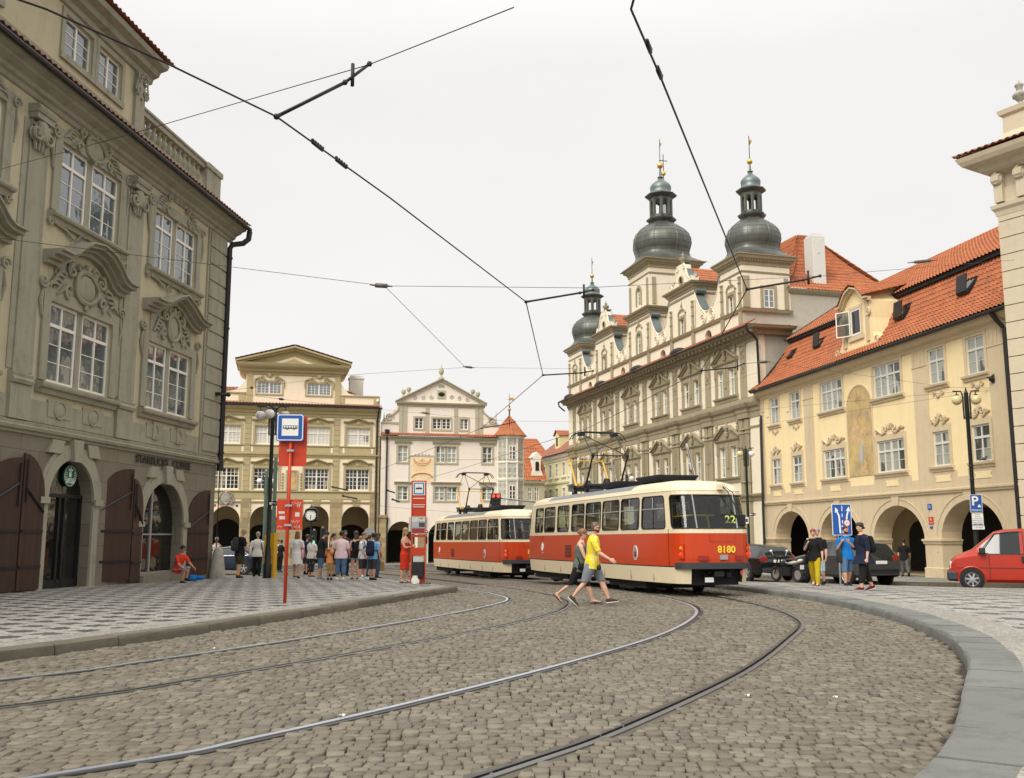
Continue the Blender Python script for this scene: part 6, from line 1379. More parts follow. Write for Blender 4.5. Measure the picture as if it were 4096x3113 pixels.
    # windows: rubber-framed panes with rounded corners
    def pane(a,b,kind):
        if a>b: a-=tot
        r=.12; W=b-a; Hh=z1w-z0w
        def rr(s,z,rad,ins):
            out=[]; N_=5
            s0,s1,z0_,z1_=a+ins,b-ins,z0w+ins,z1w-ins
            for cx,cz,a0 in ((s1-rad,z0_+rad,-90),(s1-rad,z1_-rad,0),(s0+rad,z1_-rad,90),(s0+rad,z0_+rad,180)):
                for q in range(N_+1): an=R(a0+90*q/N_); out.append((cx+rad*math.cos(an),cz+rad*math.sin(an)))
            return out
        # subdivide long edges so that the frame follows the curved plan
        def fine(lst):
            o=[]
            for (s1,z1_),(s2,z2) in zip(lst,lst[1:]+lst[:1]):
                m=max(1,int(abs(s2-s1)/.14)); o += [(s1+(s2-s1)*q/m,z1_+(z2-z1_)*q/m) for q in range(m)]
            return o
        def PT(s,z,out=0.0):
            p=P_at(s); q=Vector(S(p,z))
            if out:
                d=P_at(s+.02)-P_at(s-.02); d.normalize(); q+=Vector((d.y,-d.x,0))*out
            return tuple(q)
        fr=MB(); o1=fine(rr(0,0,r,.0)); m_=len(o1)
        # cream infill between the square opening and the rounded frame
        corners=[(b,z0w),(b,z1w),(a,z1w),(a,z0w)]
        fm=MB()
        for ci,(cs,cz) in enumerate(corners):
            arc=rr(0,0,r,0)[ci*6:ci*6+6]
            for (u1,v1),(u2,v2) in zip(arc,arc[1:]): fm.add([PT(cs,cz),PT(u1,v1),PT(u2,v2)],[(0,1,2),(2,1,0)])
        fm.build('window_corner',MAT['tram_cream'],T) if False else None
        for ci,(cs,cz) in enumerate(corners):
            arc=rr(0,0,r,0)[ci*6:ci*6+6]
            for (u1,v1),(u2,v2) in zip(arc,arc[1:]): fr.add([PT(cs,cz),PT(u1,v1),PT(u2,v2)],[(0,1,2)],1)
        w=.03; o2=[(s+( (a+b)/2-s)/max(.001,W)*2*w*1.0, z+((z0w+z1w)/2-z)/Hh*2*w) for s,z in o1]
        vs=[]
        for (s,z),(s2,z2) in zip(o1,o2): vs += [PT(s,z,.012),PT(s2,z2,.010),PT(s2,z2,-.03),PT(s,z,-.01)]
        fr.add(vs,[(i*4+q,((i+1)%m_)*4+q,((i+1)%m_)*4+q+1,i*4+q+1) for i in range(m_) for q in (0,1)]+[(i*4+3,((i+1)%m_)*4+3,((i+1)%m_)*4,i*4) for i in range(m_)],0)
        if kind=='side':
            zt=z0w+Hh*.60; N_=8
            if W>1.0:
                fr.tube([PT(a+.03+(W-.06)*q/N_,zt,.004) for q in range(N_+1)],.015,4,2); fr.tube([PT((a+b)/2,zt,0),PT((a+b)/2,z1w-.03,0)],.012,4,2)
        else:
            for q in (.285,.715): fr.tube([PT(a+W*q,z0w+.01,.008),PT(a+W*q+.03*(1 if q>.5 else -1),z1w-.01,.008)],.022,5,2)
        f=fr.build('window',[MAT['rubber'],MAT['tram_cream'],MAT['galvanised']],T)
        gl=MB(); N_=max(4,int(W/.14)); vs=[]
        for q in range(N_+1):
            s=a+.012+(W-.024)*q/N_
            for z in (z0w+.012,(z0w+z1w)/2,z1w-.012): vs.append(PT(s,z,-.012))
        gl.add(vs,[(q*3+k,(q+1)*3+k,(q+1)*3+k+1,q*3+k+1) for q in range(N_) for k in (0,1)]); gl.build('pane',MAT['glass_thin'],f,True)
        return f,PT
    ends=[]
    for a,b,k in Wn:
        f,PT=pane(a,b,k)
    # interior: floor, ceiling, seats, yellow rails
    i=MB(); fl=[P_at(s) for s in ss[:-1:3]]; i.prismz([(p.x*.94,L/2+(p.y-L/2)*.975) for p in fl],.86,.90,0); i.prismz([(p.x*.90,L/2+(p.y-L/2)*.95) for p in fl],2.70,2.72,1)
    for p0,p1 in zip(fl,fl[1:]+fl[:1]):
        q0,q1=[(p.x*.955,L/2+(p.y-L/2)*.985) for p in (p0,p1)]; i.quad((*q0,.9),(*q1,.9),(*q1,1.78),(*q0,1.78),1)
    i.build('interior',[MAT['tram_dark'],MAT['interior']],T)
    se=MB()
    for y in [2.2+.85*q for q in range(12)]:
        for x in (-.82,.62): se.rbox(x-.22,x+.22,y-.2,y+.22,1.28,1.36,.02); se.rbox(x-.22,x+.22,y-.24,y-.18,1.36,1.92,.02); se.box(x-.03,x+.03,y-.03,y+.03,.9,1.3)
    se.build('seats',MAT['seat_brown'],T)
    yb=MB(); yb.tube([(-.98,.62,2.06),(-.6,.36,2.10),(.6,.36,2.10),(.98,.62,2.06)],.024,6); yb.tube([(-.12,.38,2.1),(-.05,.3,1.4)],.024,6); yb.tube([(.62,.38,2.1),(.62,.36,1.5)],.024,6); yb.tube([(-1.0,.7,2.0),(-1.02,2.8,1.98)],.02,6)
    for y in (1.6,3.0,5.2,8.0,10.6): yb.tube([(-.55,y,.9),(-.55,y,2.7)],.02,6)
    yb.build('grab_rail',MAT['yellow_bar'],T)
    for y in (1.6,4.2,7.0,9.8): 
        x_=.35
    # rear end: bumper, coupler, lamps
    b=MB(); pr=[P_at(s) for s in [tot-1.22+2.44*q/22 for q in range(23)]]
    vs=[]
    for p in pr:
        x,y,z=S(p,.98); d=.07; vs += [(x*1.01,y-d,.74),(x*1.01,y-d,.88),(x*1.0,y+.02,.90),(x*1.0,y+.02,.73)]
    b.add(vs,[(q*4+k,q*4+(k+1)%4,(q+1)*4+(k+1)%4,(q+1)*4+k) for q in range(22) for k in range(4)]+[(3,2,1,0),(88,89,90,91)]); b.build('bumper',MAT['bumper'],T)
    b=MB(); b.box(-.70,.70,.35,1.1,.32,.80); b.build('coupler_recess',MAT['tram_dark'],T)
    b=MB(); b.tube([(0,.9,.62),(0,.12,.60)],.07,8); b.rbox(-.14,.14,.0,.22,.52,.70,.03); b.tube([(-.3,.3,.55),(-.2,.16,.66),(.2,.16,.66),(.34,.3,.55)],.03,6); b.lathe([(.05,-.1),(.09,-.08),(.09,.05),(.03,.08)],(.36,.26,.6),8); b.tube([(-.36,.3,.75),(-.30,.2,.5)],.025,5); b.build('coupler',MAT['dark_iron'],T)
    b=MB(); b.box(-.36,-.12,.12,.14,.40,.52); b.build('number_plate',MAT['sign_white'],T)
    def onrear(x,z,w,h,mat,name,d=.02,rounded=False):
        best=min([P_at(s) for s in [tot-1.3+2.6*q/160 for q in range(161)]], key=lambda p:abs(p.x-x)); i_=best
        y=S(best,z)[1]; s_=0
        m=MB()
        q=[P_at(s) for s in [tot-1.3+2.6*k/160 for k in range(161)]]; j=min(range(161),key=lambda k:abs(q[k].x-x)); dd=(q[min(160,j+1)]-q[max(0,j-1)]).normalized(); nn=Vector((dd.y,-dd.x,0))
        c=Vector((best.x,y,z))
        if rounded: m.tube([c-nn*.03,c+nn*d],w/2,14); m.ball(tuple(c+nn*d),w/2*.92,10,0,(1,.6,1))
        else: m.obox(c+nn*d/2,Vector((dd.x,dd.y,0))*w/2,nn*(d/2+.015),Vector((0,0,h/2)))
        return m.build(name,mat,T)
    for sx in (-1,1):
        onrear(sx*.94,1.10,.12,.12,MAT['lamp_red'],'tail_lamp',.03,True); onrear(sx*.94,1.25,.11,.11,MAT['lamp_amber'],'indicator',.03,True); onrear(sx*.94,1.18,.15,.38,MAT['tram_red'],'lamp_housing',.012)
        onrear(sx*.52+.08,1.01,.25,.12,MAT['lamp_off'],'reflector',.02)
        m=MB(); m.disc((sx*.80,.28,.63),.085,(sx*.25,-1,0),.03,18,0); m.disc((sx*.80,.272,.63),.062,(sx*.25,-1,0),.035,18,1); m.build('round_reflector',[MAT['sign_white'],MAT['lamp_red']],T)
    onrear(.12,1.03,.22,.12,MAT['galvanised'],'plate_lamp',.02)
    m=MB(); m.quad((-.25,-.012,1.42),(.45,-.012,1.42),(.45,-.012,1.43),(-.25,-.012,1.43)); m.quad((-.25,-.012,1.42),(-.24,-.012,1.42),(-.24,-.012,1.6),(-.25,-.012,1.6)); m.quad((.44,-.012,1.42),(.45,-.012,1.42),(.45,-.012,1.6),(.44,-.012,1.6)); m.build('hatch_seam',MAT['lamp_off'],T)
    # wiper and route display behind the rear screen
    m=MB(); m.box(.12,.32,.16,.30,2.76,2.90); m.tube([(.24,.16,2.84),(.34,.10,2.72),(.62,.10,2.2)],.014,5,1); m.tube([(.30,.17,2.84),(.48,.11,2.7),(.70,.11,2.35)],.010,5,1); m.tube([(.56,.075,2.45),(.68,.06,1.98)],.012,4,1); m.build('wiper',[MAT['tram_cream'],MAT['rubber']],T)
    m=MB(); m.rbox(-.02,.86,.12,.2,1.83,2.12,.02,0); put_text(m,'22',.27,(.40,.112,1.985),1,.001,.003,1.15); m.build('route_display',[MAT['tram_dark'],MAT['display_green']],T)
    # roof gear: ventilator hoods, resistor box, pantograph
    for y in (3.1,6.1):
        m=MB()
        vs=[(-.50,y-.75,3.10),(.50,y-.75,3.10),(.50,y+.75,3.10),(-.50,y+.75,3.10),(-.62,y-.8,3.24),(.62,y-.8,3.24),(.62,y+.8,3.24),(-.62,y+.8,3.24),(-.62,y-.8,3.28),(.62,y-.8,3.28),(.62,y+.8,3.28),(-.62,y+.8,3.28)]
        m.add(vs,[(0,1,5,4),(1,2,6,5),(2,3,7,6),(3,0,4,7),(4,5,9,8),(5,6,10,9),(6,7,11,10),(7,4,8,11),(8,9,10,11)]); m.build('roof_hood',MAT['tram_roof'] if False else MAT['gutter_metal'],T)
    yc=8.7; p=MB()
    for y in (yc-.55,yc+.55): p.tube([(-.72,y,3.30),(.72,y,3.30)],.06,6)
    for x in (-.62,.62): p.tube([(x,yc-.75,3.27),(x,yc+.75,3.27)],.05,6); [p.lathe([(.06,0),(.09,.03),(.05,.06),(.09,.09),(.05,.12),(.06,.2)],(x,y,3.06),8) for y in (yc-.6,yc+.6)]
    p.lathe([(.12,0),(.14,.1),(.1,.25)],(.2,yc-.3,3.3),8); p.lathe([(.1,0),(.12,.1),(.08,.2)],(-.3,yc+.2,3.3),8)
    pan=p.build('pantograph',MAT['dark_iron'],T)
    a=MB(); ym=MB(); ZK,ZH=4.26,5.13
    for x in (-.62,.62):
        a.tube([(x,yc-.50,3.32),(x,yc-1.18,ZK)],[.036,.026],6); ym.tube([(x,yc+.50,3.32),(x,yc+1.18,ZK)],[.036,.03],6)
        a.tube([(x,yc-1.18,ZK),(x*.95,yc-.12,ZH-.06)],.015,5); ym.tube([(x,yc+1.18,ZK),(x*.95,yc+.12,ZH-.06)],.015,5)
        ym.ball((x,yc+1.18,ZK),.06,6); a.ball((x,yc-1.18,ZK),.06,6)
        a.tube([(x,yc-1.18+.09*math.cos(q*.7),ZK-.02+.09*math.sin(q*.7)) for q in range(9)],.014,4)
    a.tube([(-.62,yc-1.18,ZK),(.59,yc-.12,ZH-.08)],.016,4); a.tube([(.62,yc-1.18,ZK),(-.59,yc-.12,ZH-.08)],.016,4); ym.tube([(-.62,yc+1.18,ZK),(.62,yc+1.18,ZK)],.02,5)
    a.tube([(-.62,yc-1.18,ZK),(.62,yc-1.18,ZK)],.02,5)
    a.build('black_arm',MAT['dark_iron'],pan); ym.build('yellow_arm',MAT['panto_yellow'],pan)
    h=MB()
    for y in (yc-.14,yc+.14):
        h.tube([(-.98,y,ZH-.24),(-.90,y,ZH-.10),(-.76,y,ZH),(-.5,y,ZH+.03),(.5,y,ZH+.03),(.76,y,ZH),(.90,y,ZH-.10),(.98,y,ZH-.24)],.018,6)
    for x in (-.6,.6): h.rbox(x-.1,x+.1,yc-.16,yc+.16,ZH-.10,ZH+.0,.02)
    h.build('collector_head',MAT['dark_iron'],pan)
    m=MB(); m.obox((0,yc+1.25,3.28),(.55,0,0),(0,.35,0),(0,0,.09)); m.obox((0,yc+1.25,3.40),(.62,0,0),(0,.25,.0),(0,0,.03)); m.build('roof_box',MAT['zinc'],T); m=MB(); m.box(-.55,-.2,yc+.5,yc+.95,3.3,3.42); m.build('roof_cover',MAT['post_yellow'],T)
    m=MB(); m.tube([(.5,12.8,3.0),(.5,12.8,3.3)],.05,8); m.build('roof_lamp',MAT['dark_iron'],T)
    # bogies
    for yb_ in (3.7,10.3):
        m=MB(); m.box(-1.05,1.05,yb_-1.35,yb_+1.35,.16,.42)
        for x in (-.72,.72):
            for y in (yb_-.95,yb_+.95): m.tube([(x-.06,y,.33),(x+.06,y,.33)],.33,18); m.tube([(x*1.4-.05,y,.33),(x*1.4+.05,y,.33)],.14,10)
        for x in (-1.0,1.0): m.rbox(x-.07,x+.07,yb_-1.2,yb_+1.2,.22,.40,.03); m.rbox(x-.09,x+.09,yb_-.5,yb_+.5,.10,.2,.03)
        m.build('bogie',MAT['tram_dark'],T)
    for q in ((-1.0,1.0,5.3,8.7,.25,.5),(-.95,.95,.9,2.3,.3,.55),(-.95,.95,11.7,13.1,.12,.55)): m=MB(); m.box(*q); m.build('underframe',MAT['tram_dark'],T)
    # side markings on the left flank: fleet number, crest, grille
    def side_x(y,z): 
        s=sy(y,-1); return S(P_at(s),z)[0]
    vs,fs=text_mesh('8180',.16,.001); 
    m=MB(); m.add([(-1.262,11.2-v[0],1.55+v[2]) for v in vs],fs); m.build('fleet_number',MAT['number_yellow'],T)
    m=MB(); put_text(m,'8180',.24,(.20,-.014,1.22),0,.004,.008,1.05); m.build('fleet_number',MAT['number_yellow'],T)
    m=MB()
    for y,w,h in ((2.55,.15,.2),): 
        x=side_x(y,1.1)-.004; m.tube([(x-.008,y,1.12),(x+.02,y,1.12)],1.0,24,0); 
        m.v=[(v[0],y+(v[1]-y)*.15,1.12+(v[2]-1.12)*.20) for v in m.v]
        k=len(m.v); m.tube([(x-.012,y,1.12),(x+.01,y,1.12)],1.0,24,1); m.v=m.v[:k]+[(v[0],y+(v[1]-y)*.125,1.12+(v[2]-1.12)*.175) for v in m.v[k:]]
        m.box(x-.018,x,y-.075,y+.075,1.03,1.15,2); m.prism([(y-.08,1.35),(y+.08,1.35),(y,1.46)],0,.005,2) if False else None
        m.box(x-.02,x,y-.03,y+.03,1.06,1.13,3)
    m.build('crest',[MAT['sign_white'],MAT['galvanised'],MAT['cloth_dark_grey'],MAT['sign_red']],T)
    m=MB(); x=-1.26; m.tube([(x,11.15+.10*math.cos(a),1.24+.13*math.sin(a)) for a in [2*math.pi*q/18 for q in range(19)]],.014,4,caps=False); m.tube([(x,11.15,1.12),(x,11.15,1.34)],.02,4); m.tube([(x,11.21,1.25),(x,11.13,1.30)],.02,4); m.box(x-.004,x+.004,11.06,11.24,1.02,1.035); m.build('company_mark',MAT['sign_white'],T)
    m=MB()
    for q in range(9):
        for c in range(3):
            z=.92+.045*q; m.box(-1.262,-1.24,8.0+.22*c,8.17+.22*c,z,z+.022)
    m.build('side_grille',MAT['tram_dark'],T)
    m=MB()
    for y in (1.55,2.95,5.0,7.1,9.2,11.0):
        x=side_x(y,.6); m.box(x-.004,x+.01,y-.006,y+.006,.40,.77)
    m.box(side_x(.7,1.3)-.012,side_x(.7,1.3)+.01,.69,.70,.80,1.75); m.build('panel_seam',MAT['rubber'],T)
    m=MB(); m.tube([(-1.15,13.1,2.1),(-1.45,13.35,2.15),(-1.48,13.35,1.9)],.02,5); m.rbox(-1.55,-1.42,13.32,13.40,1.55,1.95,.02); m.build('mirror',MAT['rubber'],T)
    return T
tram=make_tram('red and cream tram in the foreground numbered 8180, seen from behind, showing route 22')
tram2=copy_tree(tram)
def place_trams():
    a=R(15.5); 
    c=Vector((5.30,25.2)); tram.location=(c.x,c.y,zg(c.x,c.y+4)+.012); tram.rotation_euler=(R(-.35),0,a)
    a2=R(17.5); c2=Vector((.72,41.9)); tram2.location=(c2.x,c2.y,zg(c2.x,c2.y+4)-.0); tram2.rotation_euler=(R(-.4),0,a2)
    tram2['label']='front tram car farther away, partly hidden behind the nearer red and cream tram'
    for t in (tram,tram2): t['group']='coupled red and cream tram cars'
    for o in tram2.children:
        if o.name.startswith('route_display'): bpy.data.objects.remove(o)
place_trams()
# ---------------------------------------------------------------- people
def etube(mb, rings, n=14, mi=0):
    "loft of ellipses: (centre, half-width vector, half-depth vector)"
    vs=[]
    for c,a,b in rings:
        c=Vector(c); a=Vector(a); b=Vector(b)
        for q in range(n): t=2*math.pi*q/n; vs.append(tuple(c+a*math.cos(t)+b*math.sin(t)))
    k=len(rings)
    mb.add(vs,[(i*n+q,i*n+(q+1)%n,(i+1)*n+(q+1)%n,(i+1)*n+q) for i in range(k-1) for q in range(n)]+[tuple(range(n-1,-1,-1)),tuple(range((k-1)*n,k*n))],mi)
def fuse(mb, name, mat, par, voxel=.014, smooth=4):
    "weld overlapping lofts into one continuous skin"
    o=mb.build(name,mat,None)
    m=o.modifiers.new('r','REMESH'); m.mode='VOXEL'; m.voxel_size=voxel
    m=o.modifiers.new('s','SMOOTH'); m.factor=.5; m.iterations=smooth
    dg=bpy.context.evaluated_depsgraph_get(); me=bpy.data.meshes.new_from_object(o.evaluated_get(dg)); me.name=name
    old=o.data; o.modifiers.clear(); o.data=me; bpy.data.meshes.remove(old); me.shade_smooth(); me.materials.clear(); me.materials.append(mat)
    o.parent=par; return o
class Fig: pass
def person(label, pos, face, H=1.7, build=1.0, skin='skin_fair', top=('tee','white'), bottom=('shorts','jean'), shoes='black', hair=('short','hair_dark'),
           legs=((0,0),(0,0)), arms=((0,10,15),(0,10,15)), lean=0, look=(0,0), sit=None, group=None, voxel=.014, dress=None, beard=False, glasses=None, female=False, foot=None, name='person', stance=.0, socks=None):
    """pos: ground point; face: degrees, 0 = towards the camera, 90 = to the right of the picture.
    legs (left, right): (thigh forward, knee bend); arms: (upper arm forward, out, elbow bend[, forearm inwards])"""
    root=thing(name,label,'person',pos,R(face),group)
    f=Fig(); s=H; B=build
    X=Vector((1,0,0)); FW=Vector((0,-1,0)); UP=Vector((0,0,1))      # x = the figure's left, faces -y
    la=R(lean); tu=(UP*math.cos(la)+FW*math.sin(la)); tf=(FW*math.cos(la)-UP*math.sin(la))
    pel=Vector((0,0,.53*s))
    hipw=(.046 if not female else .050)*s*B**.5; shw=(.118 if not female else .103)*s*B**.4
    J={}
    for i,sd in ((0,1),(1,-1)):
        th,kn=legs[i]; hip=pel+X*sd*hipw; a=R(th); d=Vector((sd*(.03+stance),0,0))+FW*math.sin(a)-UP*math.cos(a); d.normalize()
        knee=hip+d*.245*s; b=R(th-kn); d2=Vector((sd*stance*.5,0,0))+FW*math.sin(b)-UP*math.cos(b); d2.normalize(); ank=knee+d2*.24*s
        J['hip',i]=hip; J['knee',i]=knee; J['ank',i]=ank
        fp=(foot[i] if foot else 0); c=R(fp); J['toe',i]=ank+(FW*math.cos(c)-UP*math.sin(c)).normalized()*.115*s*1.0+Vector((sd*.012*s,0,0)); J['heel',i]=ank-(FW*math.cos(c)-UP*math.sin(c))*.03*s
        J['fdir',i]=(FW*math.cos(c)-UP*math.sin(c)); J['fup',i]=(UP*math.cos(c)+FW*math.sin(c))
    def spine(h): return pel+tu*h*s          # h in body heights above the pelvis
    for i,sd in ((0,1),(1,-1)):
        A=arms[i]; sh=spine(.262)+X*sd*shw; a=R(A[0]); o_=R(A[1]); d=(X*sd*math.sin(o_)+ (tf*math.sin(a)-tu*math.cos(a))*math.cos(o_)).normalized()
        el=sh+d*.165*s; bend=R(A[2]); inn=R(A[3]) if len(A)>3 else 0
        # forearm: rotate forwards about the lateral axis, then inwards
        a2=a+bend; d2=(tf*math.sin(a2)-tu*math.cos(a2)); d2=(d2*math.cos(inn)-X*sd*math.sin(inn)+X*sd*math.sin(o_)*.4*math.cos(inn)).normalized()
        wr=el+d2*.145*s; J['sh',i]=sh; J['el',i]=el; J['wr',i]=wr; J['hd',i]=d2
    zmin=min(min(J['ank',i].z-.042*s for i in (0,1)), min((J['toe',i]-J['fup',i]*.036*s).z for i in (0,1)))
    if sit is not None: dz=sit-(pel.z-.075*s)
    else: dz=-zmin
    for k in J:
        if k[0] not in ('hd','fdir','fup'): J[k]=J[k]+UP*dz
    pel=pel+UP*dz
    def R_(v,p): return v
    def leg(mb,i,r0=1.0,upto=1.0,ex=0.0,calf=1.0):
        h,k,a=J['hip',i],J['knee',i],J['ank',i]; g=B**.7
        pr=[(h+UP*.012*s,.045),(h.lerp(k,.12),.0535),(h.lerp(k,.5),.049),(h.lerp(k,.88),.037),(k,.034),(k.lerp(a,.18),.034),(k.lerp(a,.38),.0355),(k.lerp(a,.7),.026),(a-(a-k).normalized()*.02*s,.0205),(a,.021)]
        m=len(pr); e=max(2,int(round(upto*(m-1)))+1)
        rs=[]
        for q,(p,r) in enumerate(pr[:e]): rr=(r*g)*s+ex*s; rs.append((p,X*rr,FW*rr*1.04))
        etube(mb,rs,12)
    def arm(mb,i,upto=1.0,ex=0.0):
        h,k,a=J['sh',i],J['el',i],J['wr',i]; g=B**.6*(1 if not female else .88)
        pr=[(h+(X*(-1 if i==0 else 1))*.02*s,.031),(h.lerp(k,.1),.033),(h.lerp(k,.45),.030),(h.lerp(k,.9),.0245),(k,.024),(k.lerp(a,.25),.0245),(k.lerp(a,.6),.020),(a,.0155)]
        e=max(2,int(round(upto*(len(pr)-1)))+1); mb.tube([p for p,r in pr[:e]],[r*g*s+ex*s for p,r in pr[:e]],10)
    chest=1.0 if not female else .93; gut=max(1,B)
    TR=[(-.065,.075,.062),(-.02,.092 if not female else .098,.068),(.03,.090 if not female else .092,.066*gut**.8),(.09,.080*gut**.5 if not female else .074*gut**.6,.060*gut**1.1),(.15,.088*chest*gut**.4,.064*gut**.8),(.21,.098*chest,.070 if not female else .076),(.26,.102*chest,.062),(.286,.090*chest,.053),(.306,.072*chest,.046),(.322,.050,.039),(.336,.036,.034)]
    def torso(mb,lo=-.065,hi=.33,ex=0.0,flare=None):
        rs=[]
        for h,a,b in TR:
            if h<lo-.001 or h>hi: continue
            rs.append((spine2(h),X*(a*B**.6*s+ex*s),tf*(b*B**.5*s+ex*s)))
        etube(mb,rs,18)
    def spine2(h): return pel+tu*h*s
    # head
    neck=spine2(.318); yaw,pit=R(look[0]),R(look[1])
    hf=(tf*math.cos(yaw)+X*math.sin(yaw)); hx=(X*math.cos(yaw)-tf*math.sin(yaw)); hu=tu.lerp(UP,.6).normalized(); hf=(hf-hu*hf.dot(hu)).normalized(); hx=hu.cross(hf)*-1
    hf2=hf*math.cos(pit)-hu*math.sin(pit); hu2=hu*math.cos(pit)+hf*math.sin(pit); hf,hu=hf2,hu2
    hb=neck+tu*.03*s+tf*.012*s; HC=hb+hu*.070*s
    body=MB(); torso(body); [leg(body,i) for i in (0,1)]; [arm(body,i) for i in (0,1)]
    etube(body,[(neck-tu*.03*s,X*.040*s,tf*.036*s),(neck+tu*.01*s,X*.031*s,tf*.032*s),(hb+hu*.02*s,hx*.031*s,hf*.033*s)],10)
    HR=[(-.056,.012,.018,.020),(-.048,.026,.034,.012),(-.025,.036,.046,.004),(.0,.0415,.050,0),(.02,.043,.053,-.003),(.04,.0405,.050,-.006),(.056,.030,.038,-.008),(.066,.012,.016,-.008)]
    etube(body,[(HC+hu*h*s+hf*o*s,hx*a*s,hf*b*s) for h,a,b,o in HR],14)
    nz=HC+hf*.050*s-hu*.008*s; body.tube([nz+hu*.016*s-hf*.004*s,nz+hf*.008*s-hu*.006*s,nz-hf*.004*s-hu*.012*s],[.004*s,.008*s,.005*s],6)
    for sg in (-1,1): body.ball(tuple(HC+hx*sg*.043*s-hf*.004*s-hu*.004*s),.010*s,6,0,(.6,1,1.4))
    for i,sd in ((0,1),(1,-1)):      # hands: palm, four fingers, thumb
        w=J['wr',i]; d=J['hd',i]; side=(X*sd).cross(d).cross(d); pal=d.cross(X).normalized() if abs(d.dot(X))<.9 else UP
        acr=pal; thick=d.cross(acr).normalized()
        etube(body,[(w,acr*.014*s,thick*.011*s),(w+d*.02*s,acr*.022*s,thick*.012*s),(w+d*.052*s,acr*.024*s,thick*.010*s)],8)
        inw=(-X*sd); 
        for q,(off,ln_) in enumerate(((.018,.036),(.006,.042),(-.006,.040),(-.018,.031))):
            p0=w+d*.05*s+acr*off*s; p1=p0+d*ln_*.5*s+inw*.004*s; p2=p1+(d*.8+inw*.6).normalized()*ln_*.55*s; body.tube([p0,p1,p2],[.0062*s,.0058*s,.0045*s],6)
        body.tube([w+d*.015*s+acr*.016*s,w+d*.032*s+acr*.031*s+inw*.004*s,w+d*.05*s+acr*.034*s+inw*.008*s],[.008*s,.007*s,.005*s],6)
    for i in (0,1): # bare feet inside the shoes
        a=J['ank',i]; fd,fu=J['fdir',i],J['fup',i]; sd=X
        etube(body,[(a-fd*.02*s,sd*.02*s,fu*.024*s),(a+fd*.02*s-fu*.012*s,sd*.024*s,fu*.024*s),(a+fd*.075*s-fu*.024*s,sd*.027*s,fu*.014*s),(a+fd*.11*s-fu*.028*s,sd*.020*s,fu*.009*s)],8)
    fuse(body,'body',MAT[skin],root,voxel)
    # eyes, brows, mouth
    for sg in (-1,1):
        fc=MB(); e=HC+hx*sg*.017*s+hf*.0475*s+hu*.004*s; fc.ball(tuple(e),.0048*s,6,0,(1.3,1,.7)); fc.tube([e+hx*.008*s+hu*.009*s+hf*.002*s,e-hx*.008*s+hu*.009*s+hf*.002*s],.0022*s,4,0); fc.build('eye',MAT['hair_dark'],root)
    fc=MB(); mo=HC+hf*.047*s-hu*.030*s; fc.tube([mo-hx*.012*s,mo+hf*.002*s,mo+hx*.012*s],.0028*s,4,0); fc.build('mouth',MAT['cloth_maroon'] if female else MAT['hair_brown'],root)
    if beard:
        b=MB(); etube(b,[(HC-hu*.058*s+hf*.018*s,hx*.014*s,hf*.024*s),(HC-hu*.046*s+hf*.012*s,hx*.030*s,hf*.038*s),(HC-hu*.026*s+hf*.006*s,hx*.0375*s,hf*.046*s),(HC-hu*.012*s+hf*.0*s,hx*.037*s,hf*.040*s)],12); b.build('beard',MAT[beard],root,True)
    if glasses:
        g=MB()
        for sg in (-1,1): g.ball(tuple(HC+hx*sg*.018*s+hf*.053*s+hu*.004*s),.013*s,8,0,(1.1,.5,.75)); g.tube([HC+hx*sg*.032*s+hf*.05*s+hu*.006*s,HC+hx*sg*.045*s-hf*.0*s+hu*.006*s],.0025*s,4)
        g.tube([HC-hx*.01*s+hf*.056*s+hu*.006*s,HC+hx*.01*s+hf*.056*s+hu*.006*s],.003*s,4); g.build('glasses',MAT['rubber'],root,True)
    # hair
    hk,hm=hair; hrnd=random.Random(int(s*1000)+len(label))
    if hk!='bald':
        h=MB(); th=.0 if hk=='shaved' else .008
        etube(h,[(HC+hu*-.028*s-hf*.020*s,hx*(.030+th*.3)*s,hf*(.026)*s),(HC+hu*-.008*s-hf*.014*s,hx*(.041+th*.5)*s,hf*(.038+th*.4)*s),(HC+hu*.014*s-hf*.010*s,hx*(.0445+th*.6)*s,hf*(.046+th*.5)*s),(HC+hu*.036*s-hf*.006*s,hx*(.0435+th)*s,hf*(.0535+th*.7)*s),(HC+hu*(.056+th*.6)*s-hf*.008*s,hx*(.034+th)*s,hf*(.042+th)*s),(HC+hu*(.069+th*1.1)*s-hf*.008*s,hx*.016*s,hf*.02*s)],16)
        if hk in ('bun','updo'): h.ball(tuple(HC-hf*.058*s+hu*(.02 if hk=='bun' else .045)*s),.024*s,10)
        if hk=='bunlow': h.ball(tuple(HC-hf*.06*s-hu*.012*s),.02*s,10)
        if hk in ('pony','braid'):
            p=HC-hf*.055*s+hu*.012*s; L_=.16 if hk=='pony' else .22; h.tube([p,p-hf*.02*s-hu*.02*s,p-hf*.022*s-hu*L_*.5*s,p-hf*.008*s-hu*L_*s],[.014*s,.018*s,.017*s if hk=='pony' else .011*s,.006*s],8)
        if hk in ('long','bob','wavy'):
            L_={'long':.17,'bob':.05,'wavy':.15}[hk]; w_=.05 if hk!='wavy' else .058
            etube(h,[(HC+hu*.03*s-hf*.02*s,hx*.046*s,hf*.036*s),(HC-hu*.02*s-hf*.026*s,hx*w_*s,hf*.034*s),(HC-hu*(.06)*s-hf*.032*s,hx*w_*1.05*s,hf*.028*s),(HC-hu*(.03+L_)*s-hf*.036*s,hx*w_*.8*s,hf*.016*s)],14)
